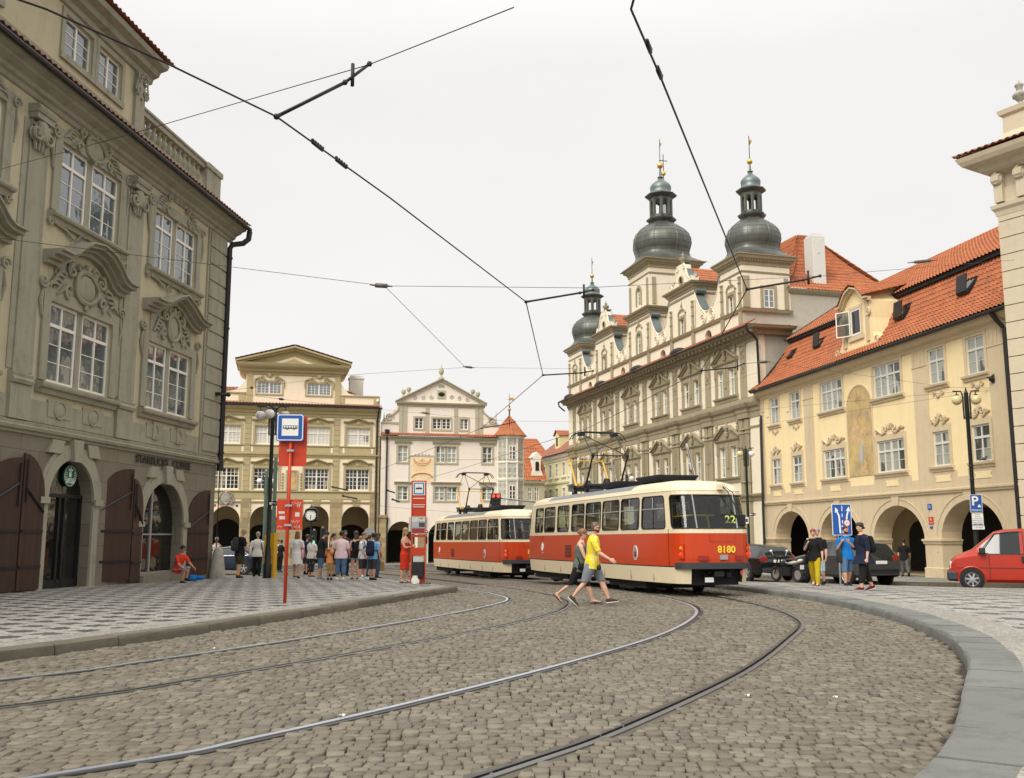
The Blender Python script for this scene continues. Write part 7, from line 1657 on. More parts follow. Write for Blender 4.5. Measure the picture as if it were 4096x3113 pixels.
        if hk in ('messy','curly','afro','short'):
            k={'messy':26,'curly':30,'afro':44,'short':10}[hk]
            for q in range(k):
                a=hrnd.uniform(0,6.28); e=hrnd.uniform(-.1,1.2); d=(hx*math.cos(a)+hf*math.sin(a))*math.cos(e)+hu*math.sin(e)
                if d.dot(hf)>.55 and e<.55: continue
                rr=(.052 if hk!='afro' else .060)*s; h.ball(tuple(HC+hu*.018*s-hf*.008*s+Vector((d.x*rr*.86,d.y*rr*.86,d.z*rr))),hrnd.uniform(.010,.017)*s,6)
        fuse(h,'hair',MAT[hm],root,.010,2 if hk!='curly' else 1)
    # clothing
    if dress:
        kind,col,hem=dress; m=MB(); torso(m,-.065,.31 if top and top[0]!='none' else .25,.009)
        m2=[(spine2(.03),X*.098*B**.6*s,tf*.076*B**.5*s)]
        zh=hem*s; base=pel.z-.07*s; ct=(J['knee',0]+J['knee',1])/2
        fl={'fit':(.9,.86),'loose':(1.12,1.2),'tunic':(1.35,1.45)}[kind]
        for t in (0,.35,.7,1):
            z=(pel.z+.01*s)*(1-t)+zh*t; c=Vector((pel.x*(1-t)+ct.x*t*.8,pel.y*(1-t)+ct.y*t*.6,z)); spr=abs(J['knee',0].y-J['knee',1].y)*.28*t
            m2.append((c,X*(.117*B**.6*s*(1+(fl[0]-1)*t)),tf*((.088*B**.5*s)*(1+(fl[1]-1)*t)+spr)))
        etube(m,m2,18)
        if kind=='tunic':
            for i in (0,1): arm(m,i,.66,.016)
        elif top and top[0]!='none': [arm(m,i,.42,.010) for i in (0,1)]
        fuse(m,'dress',MAT[col],root,voxel)
    elif top:
        kind,col=top[:2]; m=MB(); hem=top[2] if len(top)>2 else -.06
        torso(m,-.065,.325,.010)
        if kind in ('tee','polo'): [arm(m,i,.42,.010) for i in (0,1)]
        elif kind=='long': [arm(m,i,1.0,.010) for i in (0,1)]
        elif kind=='half': [arm(m,i,.62,.016) for i in (0,1)]
        elif kind=='tank':
            m=MB(); torso(m,-.065,.27,.011)
            for sg in (-1,1): m.tube([spine2(.24)+X*sg*.06*s+tf*.055*s,spine2(.305)+X*sg*.062*s+tf*.012*s,spine2(.24)+X*sg*.06*s-tf*.06*s],.016*s,6)
        if sit is None: etube(m,[(spine2(.07),X*.100*B**.6*s,tf*.076*gut**.8*s),(spine2(.02),X*.114*B**.62*s,tf*.084*gut**.8*s),(spine2(-.045),X*.121*B**.62*s,tf*.089*B**.6*s),(spine2(-.08),X*.122*B**.62*s,tf*.090*B**.6*s)],16)
        fuse(m,'shirt',MAT[col],root,voxel)
    if bottom:
        kind,col=bottom; m=MB(); torso(m,-.07,.06,.006); up={'shorts':.42,'hotpants':.22,'knee':.52,'capri':.74,'trousers':1.0,'leggings':.95,'longshorts':.47}[kind]; ex={'shorts':.012,'hotpants':.008,'knee':.013,'capri':.012,'trousers':.013,'leggings':.005,'longshorts':.018}[kind]
        for i in (0,1): leg(m,i,1,up,ex)
        fuse(m,'trousers' if up>.6 else 'shorts',MAT[col],root,voxel)
    if socks:
        for i in (0,1):
            m=MB(); a=J['ank',i]; k=J['knee',i]; m.tube([a.lerp(k,.22),a],[.027*s,.025*s],10); m.build('sock',MAT[socks],root,True)
    for i in (0,1):
        a=J['ank',i]; fd,fu=J['fdir',i],J['fup',i]; m=MB(); z0=-.034*s
        sole=MB(); 
        if shoes and shoes[:6]!='sandal':
            etube(m,[(a-fd*.036*s-fu*.014*s,X*.014*s,fu*.020*s),(a-fd*.024*s-fu*.010*s,X*.0245*s,fu*.030*s),(a+fd*.008*s-fu*.008*s,X*.0275*s,fu*.031*s),(a+fd*.055*s-fu*.020*s,X*.029*s,fu*.020*s),(a+fd*.098*s-fu*.026*s,X*.027*s,fu*.0135*s),(a+fd*.118*s-fu*.029*s,X*.014*s,fu*.009*s)],12)
            mt='cloth_'+shoes if 'cloth_'+shoes in MAT else shoes
            sh=m.build('shoe',MAT[mt],root,True)
            etube(sole,[(a-fd*.040*s-fu*.036*s,X*.015*s,fu*.006*s),(a-fd*.02*s-fu*.036*s,X*.027*s,fu*.007*s),(a+fd*.05*s-fu*.037*s,X*.030*s,fu*.006*s),(a+fd*.10*s-fu*.037*s,X*.028*s,fu*.006*s),(a+fd*.122*s-fu*.035*s,X*.014*s,fu*.005*s)],10)
            sole.build('sole',MAT['sign_white'] if shoes in ('maroon','light_blue','grey','navy','olive','white') else MAT['rubber'],sh,True)
        elif shoes:
            etube(sole,[(a-fd*.040*s-fu*.036*s,X*.015*s,fu*.006*s),(a-fd*.02*s-fu*.036*s,X*.026*s,fu*.007*s),(a+fd*.05*s-fu*.037*s,X*.029*s,fu*.006*s),(a+fd*.10*s-fu*.037*s,X*.027*s,fu*.006*s),(a+fd*.122*s-fu*.035*s,X*.014*s,fu*.005*s)],10)
            for t in (.028,.062): sole.tube([a+fd*t*s-X*.029*s-fu*.03*s,a+fd*t*s-fu*(.012 if t>.03 else .002)*s*(1.5),a+fd*t*s+X*.029*s-fu*.03*s],.009*s,5)
            sole.build('sandal',MAT['cloth_brown' if shoes=='sandal' else 'cloth_'+shoes[7:]],root,True)
    f.J=J; f.spine=spine2; f.X=X; f.tf=tf; f.tu=tu; f.s=s; f.root=root; f.B=B; f.HC=HC; f.hx=hx; f.hf=hf; f.hu=hu
    return f
def W2(f,p): return Matrix.Translation(f.root.location)@Matrix.Rotation(f.root.rotation_euler.z,4,'Z')@Vector(p)
def carry(f, mb, name, mat, label, cat, group=None, smooth=True):
    "something held or worn: stays a thing of its own, placed with its bearer"
    o=mb.build(name,mat,None,smooth); o.location=f.root.location; o.rotation_euler=f.root.rotation_euler
    return tag(o,label,cat,group)
def backpack(f, mat, label, k=1.0, strap=True):
    s=f.s; m=MB(); c=f.spine(.17)-f.tf*(.118)*s*max(1,f.B**.5)
    rs=[]
    for h,a,b in ((-.155,.05,.03),(-.145,.078,.05),(-.06,.088,.062),(.03,.084,.056),(.10,.072,.044),(.13,.045,.025)): rs.append((c+f.tu*h*k*s,f.X*a*k*s,f.tf*b*k*s))
    etube(m,rs,14); 
    pc=c-f.tf*.058*k*s; etube(m,[(pc+f.tu*h*k*s,f.X*a*k*s,f.tf*b*k*s) for h,a,b in ((-.13,.045,.014),(-.115,.058,.022),(-.04,.058,.022),(-.025,.045,.012))],12)
    if strap:
        for sg in (-1,1): m.tube([c+f.tu*.11*s+f.X*sg*.05*s+f.tf*.03*s,f.spine(.318)+f.X*sg*.066*s,f.spine(.29)+f.X*sg*.074*s+f.tf*.062*s,f.spine(.20)+f.X*sg*.082*s+f.tf*.082*s*f.B**.4,f.spine(.12)+f.X*sg*.094*s*f.B**.5+f.tf*.02*s,c-f.tu*.07*s+f.X*sg*.08*k*s],.0125*s,6,0,True,.5)
    return carry(f,m,'backpack',MAT[mat],label,'backpack')
def shoulder_bag(f, mat, label, side=1, drop=-.04, w=.075, h=.085, cross=True, fwd=0.0, cat='bag'):
    s=f.s; m=MB(); c=f.spine(drop)+f.X*side*(.125*f.B**.6)*s+f.tf*fwd*s
    etube(m,[(c-f.tu*h*s,f.tf*w*.7*s,f.X*.018*s),(c-f.tu*h*.9*s,f.tf*w*s,f.X*.028*s),(c+f.tu*h*.5*s,f.tf*w*.95*s,f.X*.026*s),(c+f.tu*h*s,f.tf*w*.8*s,f.X*.010*s)],12)
    sh=f.spine(.312)+f.X*(-side if cross else side)*.062*s
    for q in (-1,1): m.tube([c+f.tu*h*s+f.tf*q*w*.7*s,(c+f.tu*h*s).lerp(sh,.5)+f.tf*q*.088*s*f.B**.5,sh+f.tf*q*.03*s,sh+f.tu*.006*s],.008*s,5)
    return carry(f,m,'shoulder_bag',MAT[mat],label,cat)
def phone(f,i,label):
    m=MB(); s=f.s; p=f.J['wr',i]+f.J['hd',i]*.06*s; m.obox(p+Vector((0,0,.03)),Vector((.018,0,0)),Vector((0,.002,.0)),Vector((0,-.004,.07*.5)).normalized()*.04); return carry(f,m,'phone',MAT['rubber'],label,'phone',None,False)
STAND=((0,0),(0,0)); 
def people():
    PAV=.139
    G='people waiting at the tram stop'
    def at_px(u,v,dz=PAV): return gp(u,v,dz)
    # couple crossing the tracks
    f=person('bearded man in a yellow patterned shirt and grey shorts striding across the tracks',gp(2370,2424,.004),84,1.83,1.06,'skin_fair',('tee','print_yellow'),('longshorts','cloth_grey'),'olive',('shaved','hair_shaved'),((26,4),(-20,20)),((-14,8,22),(30,12,34)),5,(0,4),voxel=.010,beard='hair_brown',glasses=True,foot=(-8,42))
    p2=f
    m=MB(); s=f.s; m.ball(tuple(f.spine(-.05)-f.X*.03*s+f.tf*.09*s-f.X*.06*s),.028*s,8,0,(.6,1,1.3)); carry(f,m,'belt_pouch',MAT['rubber'],'small dark pouch clipped to the belt of the man in yellow','pouch')
    f=person('woman in a grey-green tank top and black knee shorts walking beside the man in yellow',gp(2318,2416,.004),84,1.72,1.0,'skin_fair',('tank','cloth_grey_green'),('knee','cloth_black'),'sandal',('bun','hair_ginger'),((24,6),(-24,30)),((-10,6,25),(26,8,48,20)),6,(2,4),voxel=.010,glasses=True,female=True,foot=(-6,46))
    shoulder_bag(f,'cloth_black','black hip bag of the woman in the tank top',-1,.0,.06,.04,True,.05)
    # woman in the orange-red dress by the stop pillar
    f=person('blonde woman in a tight orange-red dress standing beside the red stop pillar',at_px(1618,2331),60,1.70,.92,'skin_fair',('none','x'),None,'sandal_black',('long','hair_blond'),((3,2),(-3,2)),((34,4,118,34),(28,2,80,62)),-1,(10,6),dress=('fit','cloth_red',.24),female=True)
    # boy sitting on the step
    px=gp(722,2320,.13); st=Vector((-12.85,29.6,0))
    F_=Vector((1,-.1154,0)).normalized()
    pos=gp(722,2331,.139)
    f=person('boy in a red t-shirt and light blue shorts sitting on the coffee shop window step',Vector((pos.x-.12,pos.y,pos.z)),62,1.62,.95,'skin_tan',('tee','cloth_red'),('knee','cloth_jean_light'),'black',('short','hair_dark'),((104,112),(92,104)),((58,6,14,4),(50,6,24,8)),18,(-6,4),sit=.29,glasses=True)
    m=MB(); b=gp(782,2324,.139); rn=random.Random(4); [m.ball((b.x+rn.uniform(-.15,.2),b.y+.05+rn.uniform(-.06,.06),b.z+rn.uniform(.04,.14)),rn.uniform(.07,.12),8,0,(1.5,.8,.7)) for _ in range(9)]; tag(fuse(m,'backpack',MAT['cloth_blue'],None,.02,3),'blue backpack lying on the pavement beside the seated boy','backpack')
    # left group
    f=person('woman in a white sleeveless top seen from behind next to the guard stone',at_px(861,2296),180,1.68,1.02,'skin_tan',('tank','cloth_white'),('trousers','cloth_cream'),'white',('bun','hair_grey'),((3,3),(-4,3)),((-4,12,12),(6,14,12)),0,(-6,4),female=True)
    shoulder_bag(f,'cloth_cream','cream bag slung on the back of the woman in white by the guard stone',1,.05,.07,.08,True,-.06)
    m=MB(); w=f.J['wr',1]+f.J['hd',1]*.07*f.s; m.lathe([(.03,-.22),(.035,-.2),(.035,-.06),(.015,-.03),(.015,0)],tuple(w),10); carry(f,m,'water_bottle',MAT['cloth_light_blue'],'water bottle hanging from the hand of the woman in white','bottle')
    f=person('fair-haired young man in black t-shirt and olive shorts looking at his phone',at_px(955,2312),138,1.84,1.12,'skin_fair',('tee','cloth_black'),('longshorts','cloth_olive'),'brown',('messy','hair_blond'),((6,4),(-6,6)),((8,8,108,20),(6,8,112,24)),3,(0,34),stance=.05,socks='cloth_orange')
    backpack(f,'cloth_dark_grey','dark grey backpack worn by the fair-haired man with the phone'); phone(f,0,'phone held by the fair-haired young man in black')
    f=person('person in dark clothes and black shorts walking away behind the fair-haired man',at_px(925,2281,.02),190,1.70,1.0,'skin_tan',('tee','cloth_charcoal'),('shorts','cloth_black'),'black',('bunlow','hair_dark'),((12,6),(-14,14)),((-12,10,20),(12,10,20)),2,foot=(0,25))
    backpack(f,'cloth_black','black backpack on the person walking away by the dark blue car',.9)
    f=person('grey-haired man in a white long-sleeved shirt and black trousers seen from behind',at_px(1026,2306),186,1.78,1.0,'skin_tan',('long','cloth_white'),('trousers','cloth_black'),'black',('short','hair_grey'),((5,3),(-7,8)),((-6,12,14),(2,10,18)),1,(28,4),stance=.04)
    shoulder_bag(f,'cloth_black','black strap bag of the man in the white shirt',-1,.0,.05,.05,False,.05)
    f=person('woman in black carrying a green bag, half hidden behind the red sign post',at_px(1118,2290),150,1.62,1.0,'skin_tan',('tee','cloth_black'),('leggings','cloth_black'),'green',('bunlow','hair_brown'),((2,2),(-2,2)),((18,8,50),(16,8,55)),4,(10,10),female=True)
    shoulder_bag(f,'cloth_green','green shoulder bag of the woman in black',1,-.02,.075,.075,True)
    f=person('person in a white top standing beyond the yellow post',at_px(1108,2282),60,1.66,1.0,'skin_mid',('tee','cloth_white'),('trousers','cloth_dark_grey'),'black',('short','hair_dark'),STAND,((10,8,30),(0,8,15)))
    # crowd
    f=person('woman in a loose white dress with wavy fair hair seen from behind',at_px(1185,2313),176,1.71,1.0,'skin_tan',('tee','x'),None,'sandal',('wavy','hair_ginger'),((5,4),(-6,10)),((-2,10,14),(8,12,20)),0,dress=('loose','cloth_white',.30),female=True,foot=(0,16))
    shoulder_bag(f,'cloth_rose','pink bag on the shoulder of the woman in the white dress',-1,.0,.06,.10,False,group=None) if False else shoulder_bag(f,'cloth_rose','pink bag on the shoulder of the woman in the white dress',-1,-.01,.06,.10,False)
    f=person('man in a dark blue shirt and black shorts behind the woman in white',at_px(1225,2299),150,1.76,1.05,'skin_tan',('tee','cloth_jean_dark'),('shorts','print_black'),'black',('short','hair_brown'),STAND,((4,8,20),(10,8,40)),socks='cloth_black')
    backpack(f,'cloth_navy','navy backpack on the man behind the white dress')
    f=person('woman with a long dark braid, white t-shirt and black patterned leggings',at_px(1243,2307),152,1.60,1.16,'skin_fair',('tee','cloth_white'),('capri','print_black'),'sandal_maroon',('braid','hair_dark'),((2,3),(-3,4)),((14,8,72,30),(12,8,76,30)),2,(20,8),female=True)
    shoulder_bag(f,'cloth_cream','pale grey bag of the woman with the braid',-1,-.01,.065,.075,True)
    f=person('teenage boy in a black t-shirt and denim shorts bending over something in his hands',at_px(1280,2320),118,1.70,1.0,'skin_tan',('tee','print_tee'),('knee','cloth_jean'),'grey',('short','hair_dark'),((4,3),(-4,3)),((30,8,58,14),(26,10,60,18)),8,(0,36))
    f=person('woman in a white sleeveless top turning round in the middle of the crowd',at_px(1330,2306),70,1.72,.95,'skin_tan',('tank','cloth_white'),('shorts','cloth_black'),'black',('pony','hair_dark'),((2,2),(-2,2)),((10,10,60,24),(6,8,40)),0,(14,2),female=True)
    f=person('small boy in an orange t-shirt and khaki shorts with a black strap across his back',at_px(1318,2320),170,1.26,1.0,'skin_tan',('tee','cloth_orange'),('shorts','cloth_khaki'),'black',('shaved','hair_blond'),((2,2),(-2,2)),((-6,20,20),(12,14,50)),0,(20,6))
    shoulder_bag(f,'cloth_black','black sling bag across the back of the small boy in orange',-1,.06,.04,.05,True,-.02)
    f=person('stout woman in a pale pink t-shirt and rolled-up jeans with short dark curls',at_px(1362,2321),186,1.66,1.3,'skin_tan',('tee','cloth_pink'),('capri','cloth_jean'),'white',('curly','hair_dark'),((2,2),(-3,4)),((16,14,56,26),(2,14,26)),0,(-20,4),female=True)
    shoulder_bag(f,'cloth_dark_grey','thin dark strap and bag of the woman in pink',1,-.0,.05,.05,True,.05)
    f=person('man with a shaved head looking over the crowd from the back',at_px(1377,2304),20,1.88,1.05,'skin_mid',('tee','cloth_dark_grey'),('trousers','cloth_navy'),'black',('shaved','hair_dark'),STAND,((4,8,20),(4,8,20)),0,(10,0))
    f=person('girl with long straight hair, black top and pale denim shorts',at_px(1420,2317),200,1.70,.92,'skin_fair',('tank','cloth_black'),('hotpants','cloth_jean_light'),'sandal',('long','hair_brown'),((3,6),(-3,3)),((8,10,40,20),(8,10,40,20)),0,(10,0),female=True)
    shoulder_bag(f,'cloth_tan','tan bag on the shoulder of the girl with long hair',-1,.12,.05,.08,False,-.06)
    f=person('person in a white t-shirt and black shorts half hidden in the crowd',at_px(1440,2309),30,1.58,1.0,'skin_tan',('tee','cloth_white'),('shorts','cloth_black'),'white',('short','hair_blond'),STAND,((10,8,30),(6,8,30)),0,glasses=True)
    f=person('curly-haired woman in a printed white t-shirt and dark shorts facing right',at_px(1450,2320),72,1.62,1.2,'skin_fair',('tee','print_white'),('knee','cloth_dark_grey'),'light_blue',('curly','hair_ginger'),((3,2),(-3,2)),((2,8,24),(10,6,30,8)),0,(-14,6),female=True)
    backpack(f,'cloth_black','large black backpack of the curly-haired woman',1.1)
    f=person('boy in a sky blue t-shirt and grey shorts seen from behind with a big backpack',at_px(1489,2321),158,1.60,.95,'skin_tan',('tee','cloth_sky'),('knee','cloth_dark_grey'),'black',('short','hair_dark'),((3,2),(-3,2)),((2,10,14),(2,10,14)),0,(50,0))
    backpack(f,'cloth_navy','big navy backpack of the boy in sky blue',1.15)
    f=person('woman in a black top and jeans at the right end of the crowd',at_px(1508,2314),120,1.66,.98,'skin_tan',('tank','cloth_black'),('trousers','cloth_jean_dark'),'navy',('wavy','hair_brown'),((2,2),(-2,2)),((4,10,30),(4,8,20)),0,(20,6),female=True)
    m=MB(); w=f.J['wr',0]+f.J['hd',0]*.06*f.s
    for q in (-1,1): m.tube([w+Vector((0,.05*q,0)),w+Vector((0,.07*q,-.16))],.006,4)
    vs_=[(x,y,z) for z,k in ((-.16,.95),(-.5,1)) for x,y in ((-.08*k,-.15*k),(.08*k,-.15*k),(.08*k,.15*k),(-.08*k,.15*k))]; m.add([(w.x+x,w.y+y,w.z+z) for x,y,z in vs_],[(0,1,5,4),(1,2,6,5),(2,3,7,6),(3,0,4,7),(7,6,5,4)]); carry(f,m,'paper_bag',MAT['cloth_tan'],'brown paper carrier bag held at the right end of the crowd','bag',None,False)
    f=person('person in a white top standing between the blue-shirted boy and the wall',at_px(1474,2306),160,1.66,1.0,'skin_tan',('tee','cloth_white'),('trousers','cloth_jean'),'black',('short','hair_brown'),STAND,((4,10,20),(4,10,20)))
    # right-hand island
    f=person('red-haired woman in a black top and mustard trousers walking on the island',gp(3262,2343,.128),-28,1.66,1.12,'skin_fair',('half','cloth_black'),('trousers','cloth_mustard'),'sandal_maroon',('short','hair_red'),((13,4),(-16,12)),((4,12,14),(28,14,108,30)),0,(8,4),female=True,foot=(-2,16),voxel=.011)
    backpack(f,'cloth_black','large black rucksack on the red-haired woman'); shoulder_bag(f,'cloth_black','black hip bag hanging at the side of the red-haired woman',-1,-.06,.06,.08,True,.05)
    m=MB(); w=f.J['wr',0]+f.J['hd',0]*.05*f.s; m.tube([w,w+Vector((.0,-.02,-.12)),w+Vector((-.03,-.04,-.30)),w+Vector((-.05,-.04,-.40))],[.012,.016,.02,.012],6); carry(f,m,'lanyard',MAT['cloth_sky'],'blue strap hanging from the hand of the red-haired woman','strap')
    f=person('person in white shorts walking behind the red-haired woman',gp(3278,2339,.128),-40,1.70,1.05,'skin_fair',('tee','cloth_black'),('knee','cloth_white'),'black',('short','hair_grey'),((-8,6),(10,4)),((0,12,20),(0,12,20)),0,foot=(8,0))
    f=person('man with a beard in a blue t-shirt and denim shorts holding a bag strap',gp(3392,2346,.128),8,1.74,1.1,'skin_tan',('tee','cloth_blue'),('knee','cloth_jean'),'navy',('shaved','hair_dark'),((-12,10),(12,3)),((6,12,72,8),(-2,12,140,14)),0,(14,4),beard='hair_dark',foot=(14,0),voxel=.011,stance=.07)
    shoulder_bag(f,'cloth_dark_grey','dark grey rucksack slung on one shoulder of the man in blue',-1,.0,.09,.13,False); phone(f,0,'phone in the hand of the man in the blue t-shirt')
    f=person('large woman in a navy tunic and black capri trousers walking left in maroon shoes',gp(3460,2363,.128),-84,1.76,1.28,'skin_fair',('x','x'),('capri','cloth_black'),'maroon',('bunlow','hair_dark'),((12,4),(-12,12)),((-4,12,16),(20,10,110,24)),2,(0,4),dress=('tunic','cloth_navy',.40),female=True,foot=(-3,14),voxel=.011)
    m=MB(); 
    for sg in (-1,1): m.ball(tuple(f.HC+f.hu*.068*f.s+f.hx*sg*.02*f.s+f.hf*.022*f.s),.016*f.s,8,0,(1,.8,.6))
    carry(f,m,'sunglasses',MAT['rubber'],'sunglasses pushed up on the hair of the woman in navy','glasses')
    backpack(f,'cloth_black','black backpack of the woman in the navy tunic',.9)
    # man under the arcade
    p=gp(3622,2308,.12); f=person('man in a dark t-shirt and grey trousers walking away towards the arches',p,168,1.76,1.02,'skin_tan',('tee','cloth_black'),('trousers','cloth_charcoal'),'black',('short','hair_dark'),((10,4),(-14,30)),((-14,12,14),(12,12,20)),0,foot=(0,30))
    # passengers
    def rider(t,x,y,label,col,hr,sk='skin_fair',face=180):
        a=t.rotation_euler.z; M=Matrix.Translation(t.location)@Matrix.Rotation(a,4,'Z'); q=M@Vector((x,y,.9))
        person(label,q,math.degrees(a)+face,1.68,1.0,sk,('tee',col),('trousers','cloth_navy'),'black',hr,((88,88),(88,88)),((10,8,60),(10,8,60)),0,(15,0),sit=1.36-.9,voxel=.018,group='passengers seated in the trams')
    rider(tram,-.82,2.2,'passenger in dark red seen through the first side window of the near tram','cloth_maroon',('short','hair_dark'),'skin_tan')
    rider(tram,-.82,3.05,'passenger in black seated by the second side window of the near tram','cloth_black',('long','hair_dark'),'skin_tan')
    rider(tram,.62,5.6,'passenger in grey seated on the far side of the near tram','cloth_grey',('short','hair_brown'))
    rider(tram2,-.82,2.2,'grey-haired passenger in white near the back of the front tram car','cloth_white',('short','hair_grey'))
    rider(tram2,-.82,4.75,'passenger in pale blue in the middle of the front tram car','cloth_light_blue',('short','hair_brown'))
    rider(tram2,-.82,8.15,'passenger in white in the front half of the front tram car','cloth_white',('short','hair_dark'))
people()
# ---------------------------------------------------------------- street furniture
def lamp(label, p, h, arms, r=.19, span=.48, ring=.09, group='globe street lamps'):
    "post lamp with globes hanging from swan-neck arms; arms: (direction in degrees, globe material)"
    T=thing('street_lamp',label,'street lamp',p,0,group)
    m=MB(); m.lathe([(.16,0),(.17,.5),(.13,.55),(.11,1.1),(.085,1.2),(.075,h-1.0),(.085,h-.95),(.085,h+.10),(.05,h+.14),(.02,h+.3),(0,h+.31)],(0,0,0),12)
    for z in (h*.55,h*.62): m.lathe([(.085,z),(.1,z+.02),(.085,z+.05)],(0,0,0),12)
    m.build('pole',MAT['pole_black'],T,40)
    for a,gm in arms:
        d=Vector((math.cos(R(a)),math.sin(R(a)),0)); a_=MB()
        q=lambda x,z: tuple(d*x+Vector((0,0,z)))
        a_.tube([q(.12,h-.95),q(.14,h-.5),q(.13,h-.1),q(.16,h+.08),q(span*.55,h+.16),q(span+.14,h+.17)],.028,6); a_.tube([q(.13,h-.95),q(.13,h-.05)],.03,6); a_.tube([q(span,h+.17),q(span,h+.02)],.02,6); a_.lathe([(.05,0),(.09,.03),(.03,.06)],q(span,h-.01),10)
        a_.build('arm',MAT['pole_black'],T); g=MB(); g.ball(q(span,h-r+.01),r,18); g.build('globe',MAT[gm],T,True)
    return T
def post(name,label,cat,p,h,r,mat,group=None):
    m=MB(); m.lathe([(r*1.6,0),(r*1.6,.12),(r,.16),(r*.82,h),(0,h+.02)],(0,0,0),12); return tag(m.build(name,MAT[mat],None,40,p),label,cat,group)
def plate(mb,x0,x1,z0,z1,y,mi,r=.03,d=.006):
    poly=[]
    for cx,cz,a0 in ((x1-r,z0+r,-90),(x1-r,z1-r,0),(x0+r,z1-r,90),(x0+r,z0+r,180)):
        for q in range(5): a=R(a0+22.5*q); poly.append((cx+r*math.cos(a),cz+r*math.sin(a)))
    mb.prism(poly,y-d,y,mi)
def ground_at(u,Y,dz=0): 
    x=(u-CX)/F*Y*.985; return Vector((x,Y,zg(x,Y)+dz))
def street():
    # bus stop post
    p=gp(1139,2413,.139); T=thing('bus_stop_sign','tall red bus stop post with a blue bus sign on the left pavement','sign',p,R(4))
    m=MB(); m.tube([(0,0,0),(.01,0,3.9)],.037,12); m.build('pole',MAT['sign_red'],T,True)
    m=MB(); plate(m,-.245,.345,2.87,3.95,.075,0,.04,.02); m.build('red_panel',MAT['sign_red'],T)
    m=MB(); m.M=Matrix.Translation((-.12,0,0)); plate(m,-.17,.41,3.40,3.99,-.05,0,.05,.018); plate(m,-.155,.395,3.415,3.975,-.069,1,.045,.002); plate(m,-.135,.375,3.435,3.955,-.072,0,.035,.002); plate(m,-.055,.295,3.515,3.885,-.075,1,.004,.002)
    plate(m,-.035,.275,3.665,3.735,-.078,2,.012,.002); m.box(-.02,.26,-.081,-.079,3.69,3.722,1)
    for x in (.03,.085,.14,.195,.24): m.box(x-.006,x+.006,-.083,-.081,3.66,3.73,2)
    for x in (.06,.205): m.disc((x,-.080,3.66),.020,(0,1,0),.006,14,2); m.disc((x,-.084,3.66),.009,(0,1,0),.003,10,1)
    m.M=None; m.build('bus_symbol_plate',[MAT['sign_blue'],MAT['sign_white'],MAT['rubber']],T)
    m=MB()
    for z in (3.2,2.03-.0,1.62): m.box(-.10,.16,-.045,-.028,z-.014,z+.014,0); m.box(-.06,.09,-.056,-.04,z-.022,z+.022,1)
    m.build('clamp',[MAT['board_red'],MAT['galvanised']],T)
    m=MB(); plate(m,-.24,.30,1.52,2.16,.06,0,.008,.02)
    rnd=random.Random(3)
    for x0,z0,w,h,mi in ((-.20,1.86,.13,.05,1),(-.18,1.74,.12,.07,1),(-.02,1.78,.05,.08,2),(.15,1.80,.09,.09,1),(-.02,1.90,.055,.07,3)): plate(m,x0,x0+w,z0,z0+h,.038,mi,.003,.002)
    def tagline(x,z,w,h,n):
        pts=[(x+w*q/n+rnd.uniform(-.012,.012), .036, z+h*(.5+.5*math.sin(q*2.3+x*9))) for q in range(n+1)]; m.tube(pts,.006,4,1)
    for x,z,w,h,n in ((.06,2.04,.22,.08,9),(.18,1.98,.08,.10,6),(.05,1.66,.2,.07,9),(.06,1.54,.2,.09,10),(-.2,1.56,.08,.05,4)): tagline(x,z,w,h,n)
    m.build('sticker_board',[MAT['board_red'] if False else MAT['sign_red'],MAT['paper'],MAT['post_yellow'],MAT['sign_blue']],T)
    # tram stop pillar
    p=gp(1671,2333,.139); T=thing('tram_stop_pillar','slim red tram stop pillar with a blue tram sign and timetable panel','sign',p,R(2)); w=.235; H=3.2
    m=MB(); 
    for x in (-w,w-.04): m.box(x,x+.04,-.06,.06,0,H)
    m.box(-w+.04,w-.04,-.055,.055,H-.75,H-.0); m.box(-w+.04,w-.04,-.035,.035,1.70,H-.79); m.box(-w+.04,w-.04,-.05,.05,1.42,1.5); m.box(-w+.04,w-.04,-.05,.05,.86,1.10); m.box(-w+.04,w-.04,-.03,.03,.0,.16)
    m.box(-w+.04,w-.04,-.05,.05,2.40,2.43); m.build('frame',MAT['sign_red'],T)
    m=MB(); plate(m,-.19,.19,H-.46,H-.04,-.057,0,.01); plate(m,-.165,.165,H-.435,H-.065,-.064,1,.008,.002); plate(m,-.125,.125,H-.395,H-.105,-.068,0,.004,.002)
    m.box(-.10,.10,-.074,-.07,H-.265,H-.235,2); m.box(-.085,.085,-.076,-.073,H-.235,H-.222,2); m.tube([(0,-.072,H-.22),(.03,-.072,H-.19),(-.02,-.072,H-.175)],.004,4,2)
    for x in (-.06,-.03,.03,.06): m.disc((x,-.073,H-.272),.010,(0,1,0),.004,8,2)
    for x0,x1,z in ((-.18,.18,H-.56),(-.18,.18,2.37),(-.15,-.0,1.67),(.03,.15,1.67)): m.box(x0,x1,-.06,-.05,z-.012,z+.012,0)
    m.build('tram_symbol_plate',[MAT['sign_white'],MAT['stop_blue'],MAT['rubber']],T)
    m=MB(); m.box(-.22,.22,-.075,-.055,1.52,2.08,0); 
    for x0,x1,z0,z1,mi in ((-.20,.0,1.90,2.05,1),(.02,.2,1.92,2.05,1),(.05,.15,1.98,2.03,3),(-.20,.0,1.74,1.88,2),(.02,.2,1.74,1.88,4),(-.2,.2,1.55,1.70,5)): m.box(x0,x1,-.08,-.075,z0,z1,mi)
    m.build('timetable',[MAT['galvanised'],MAT['paper'],MAT['faded_blue'],MAT['faded_red'],MAT['car_grey'],MAT['board_red']],T)
    m=MB(); m.box(-.31,-.24,-.02,.01,1.6,2.05); m.build('side_board',MAT['paper'],T)
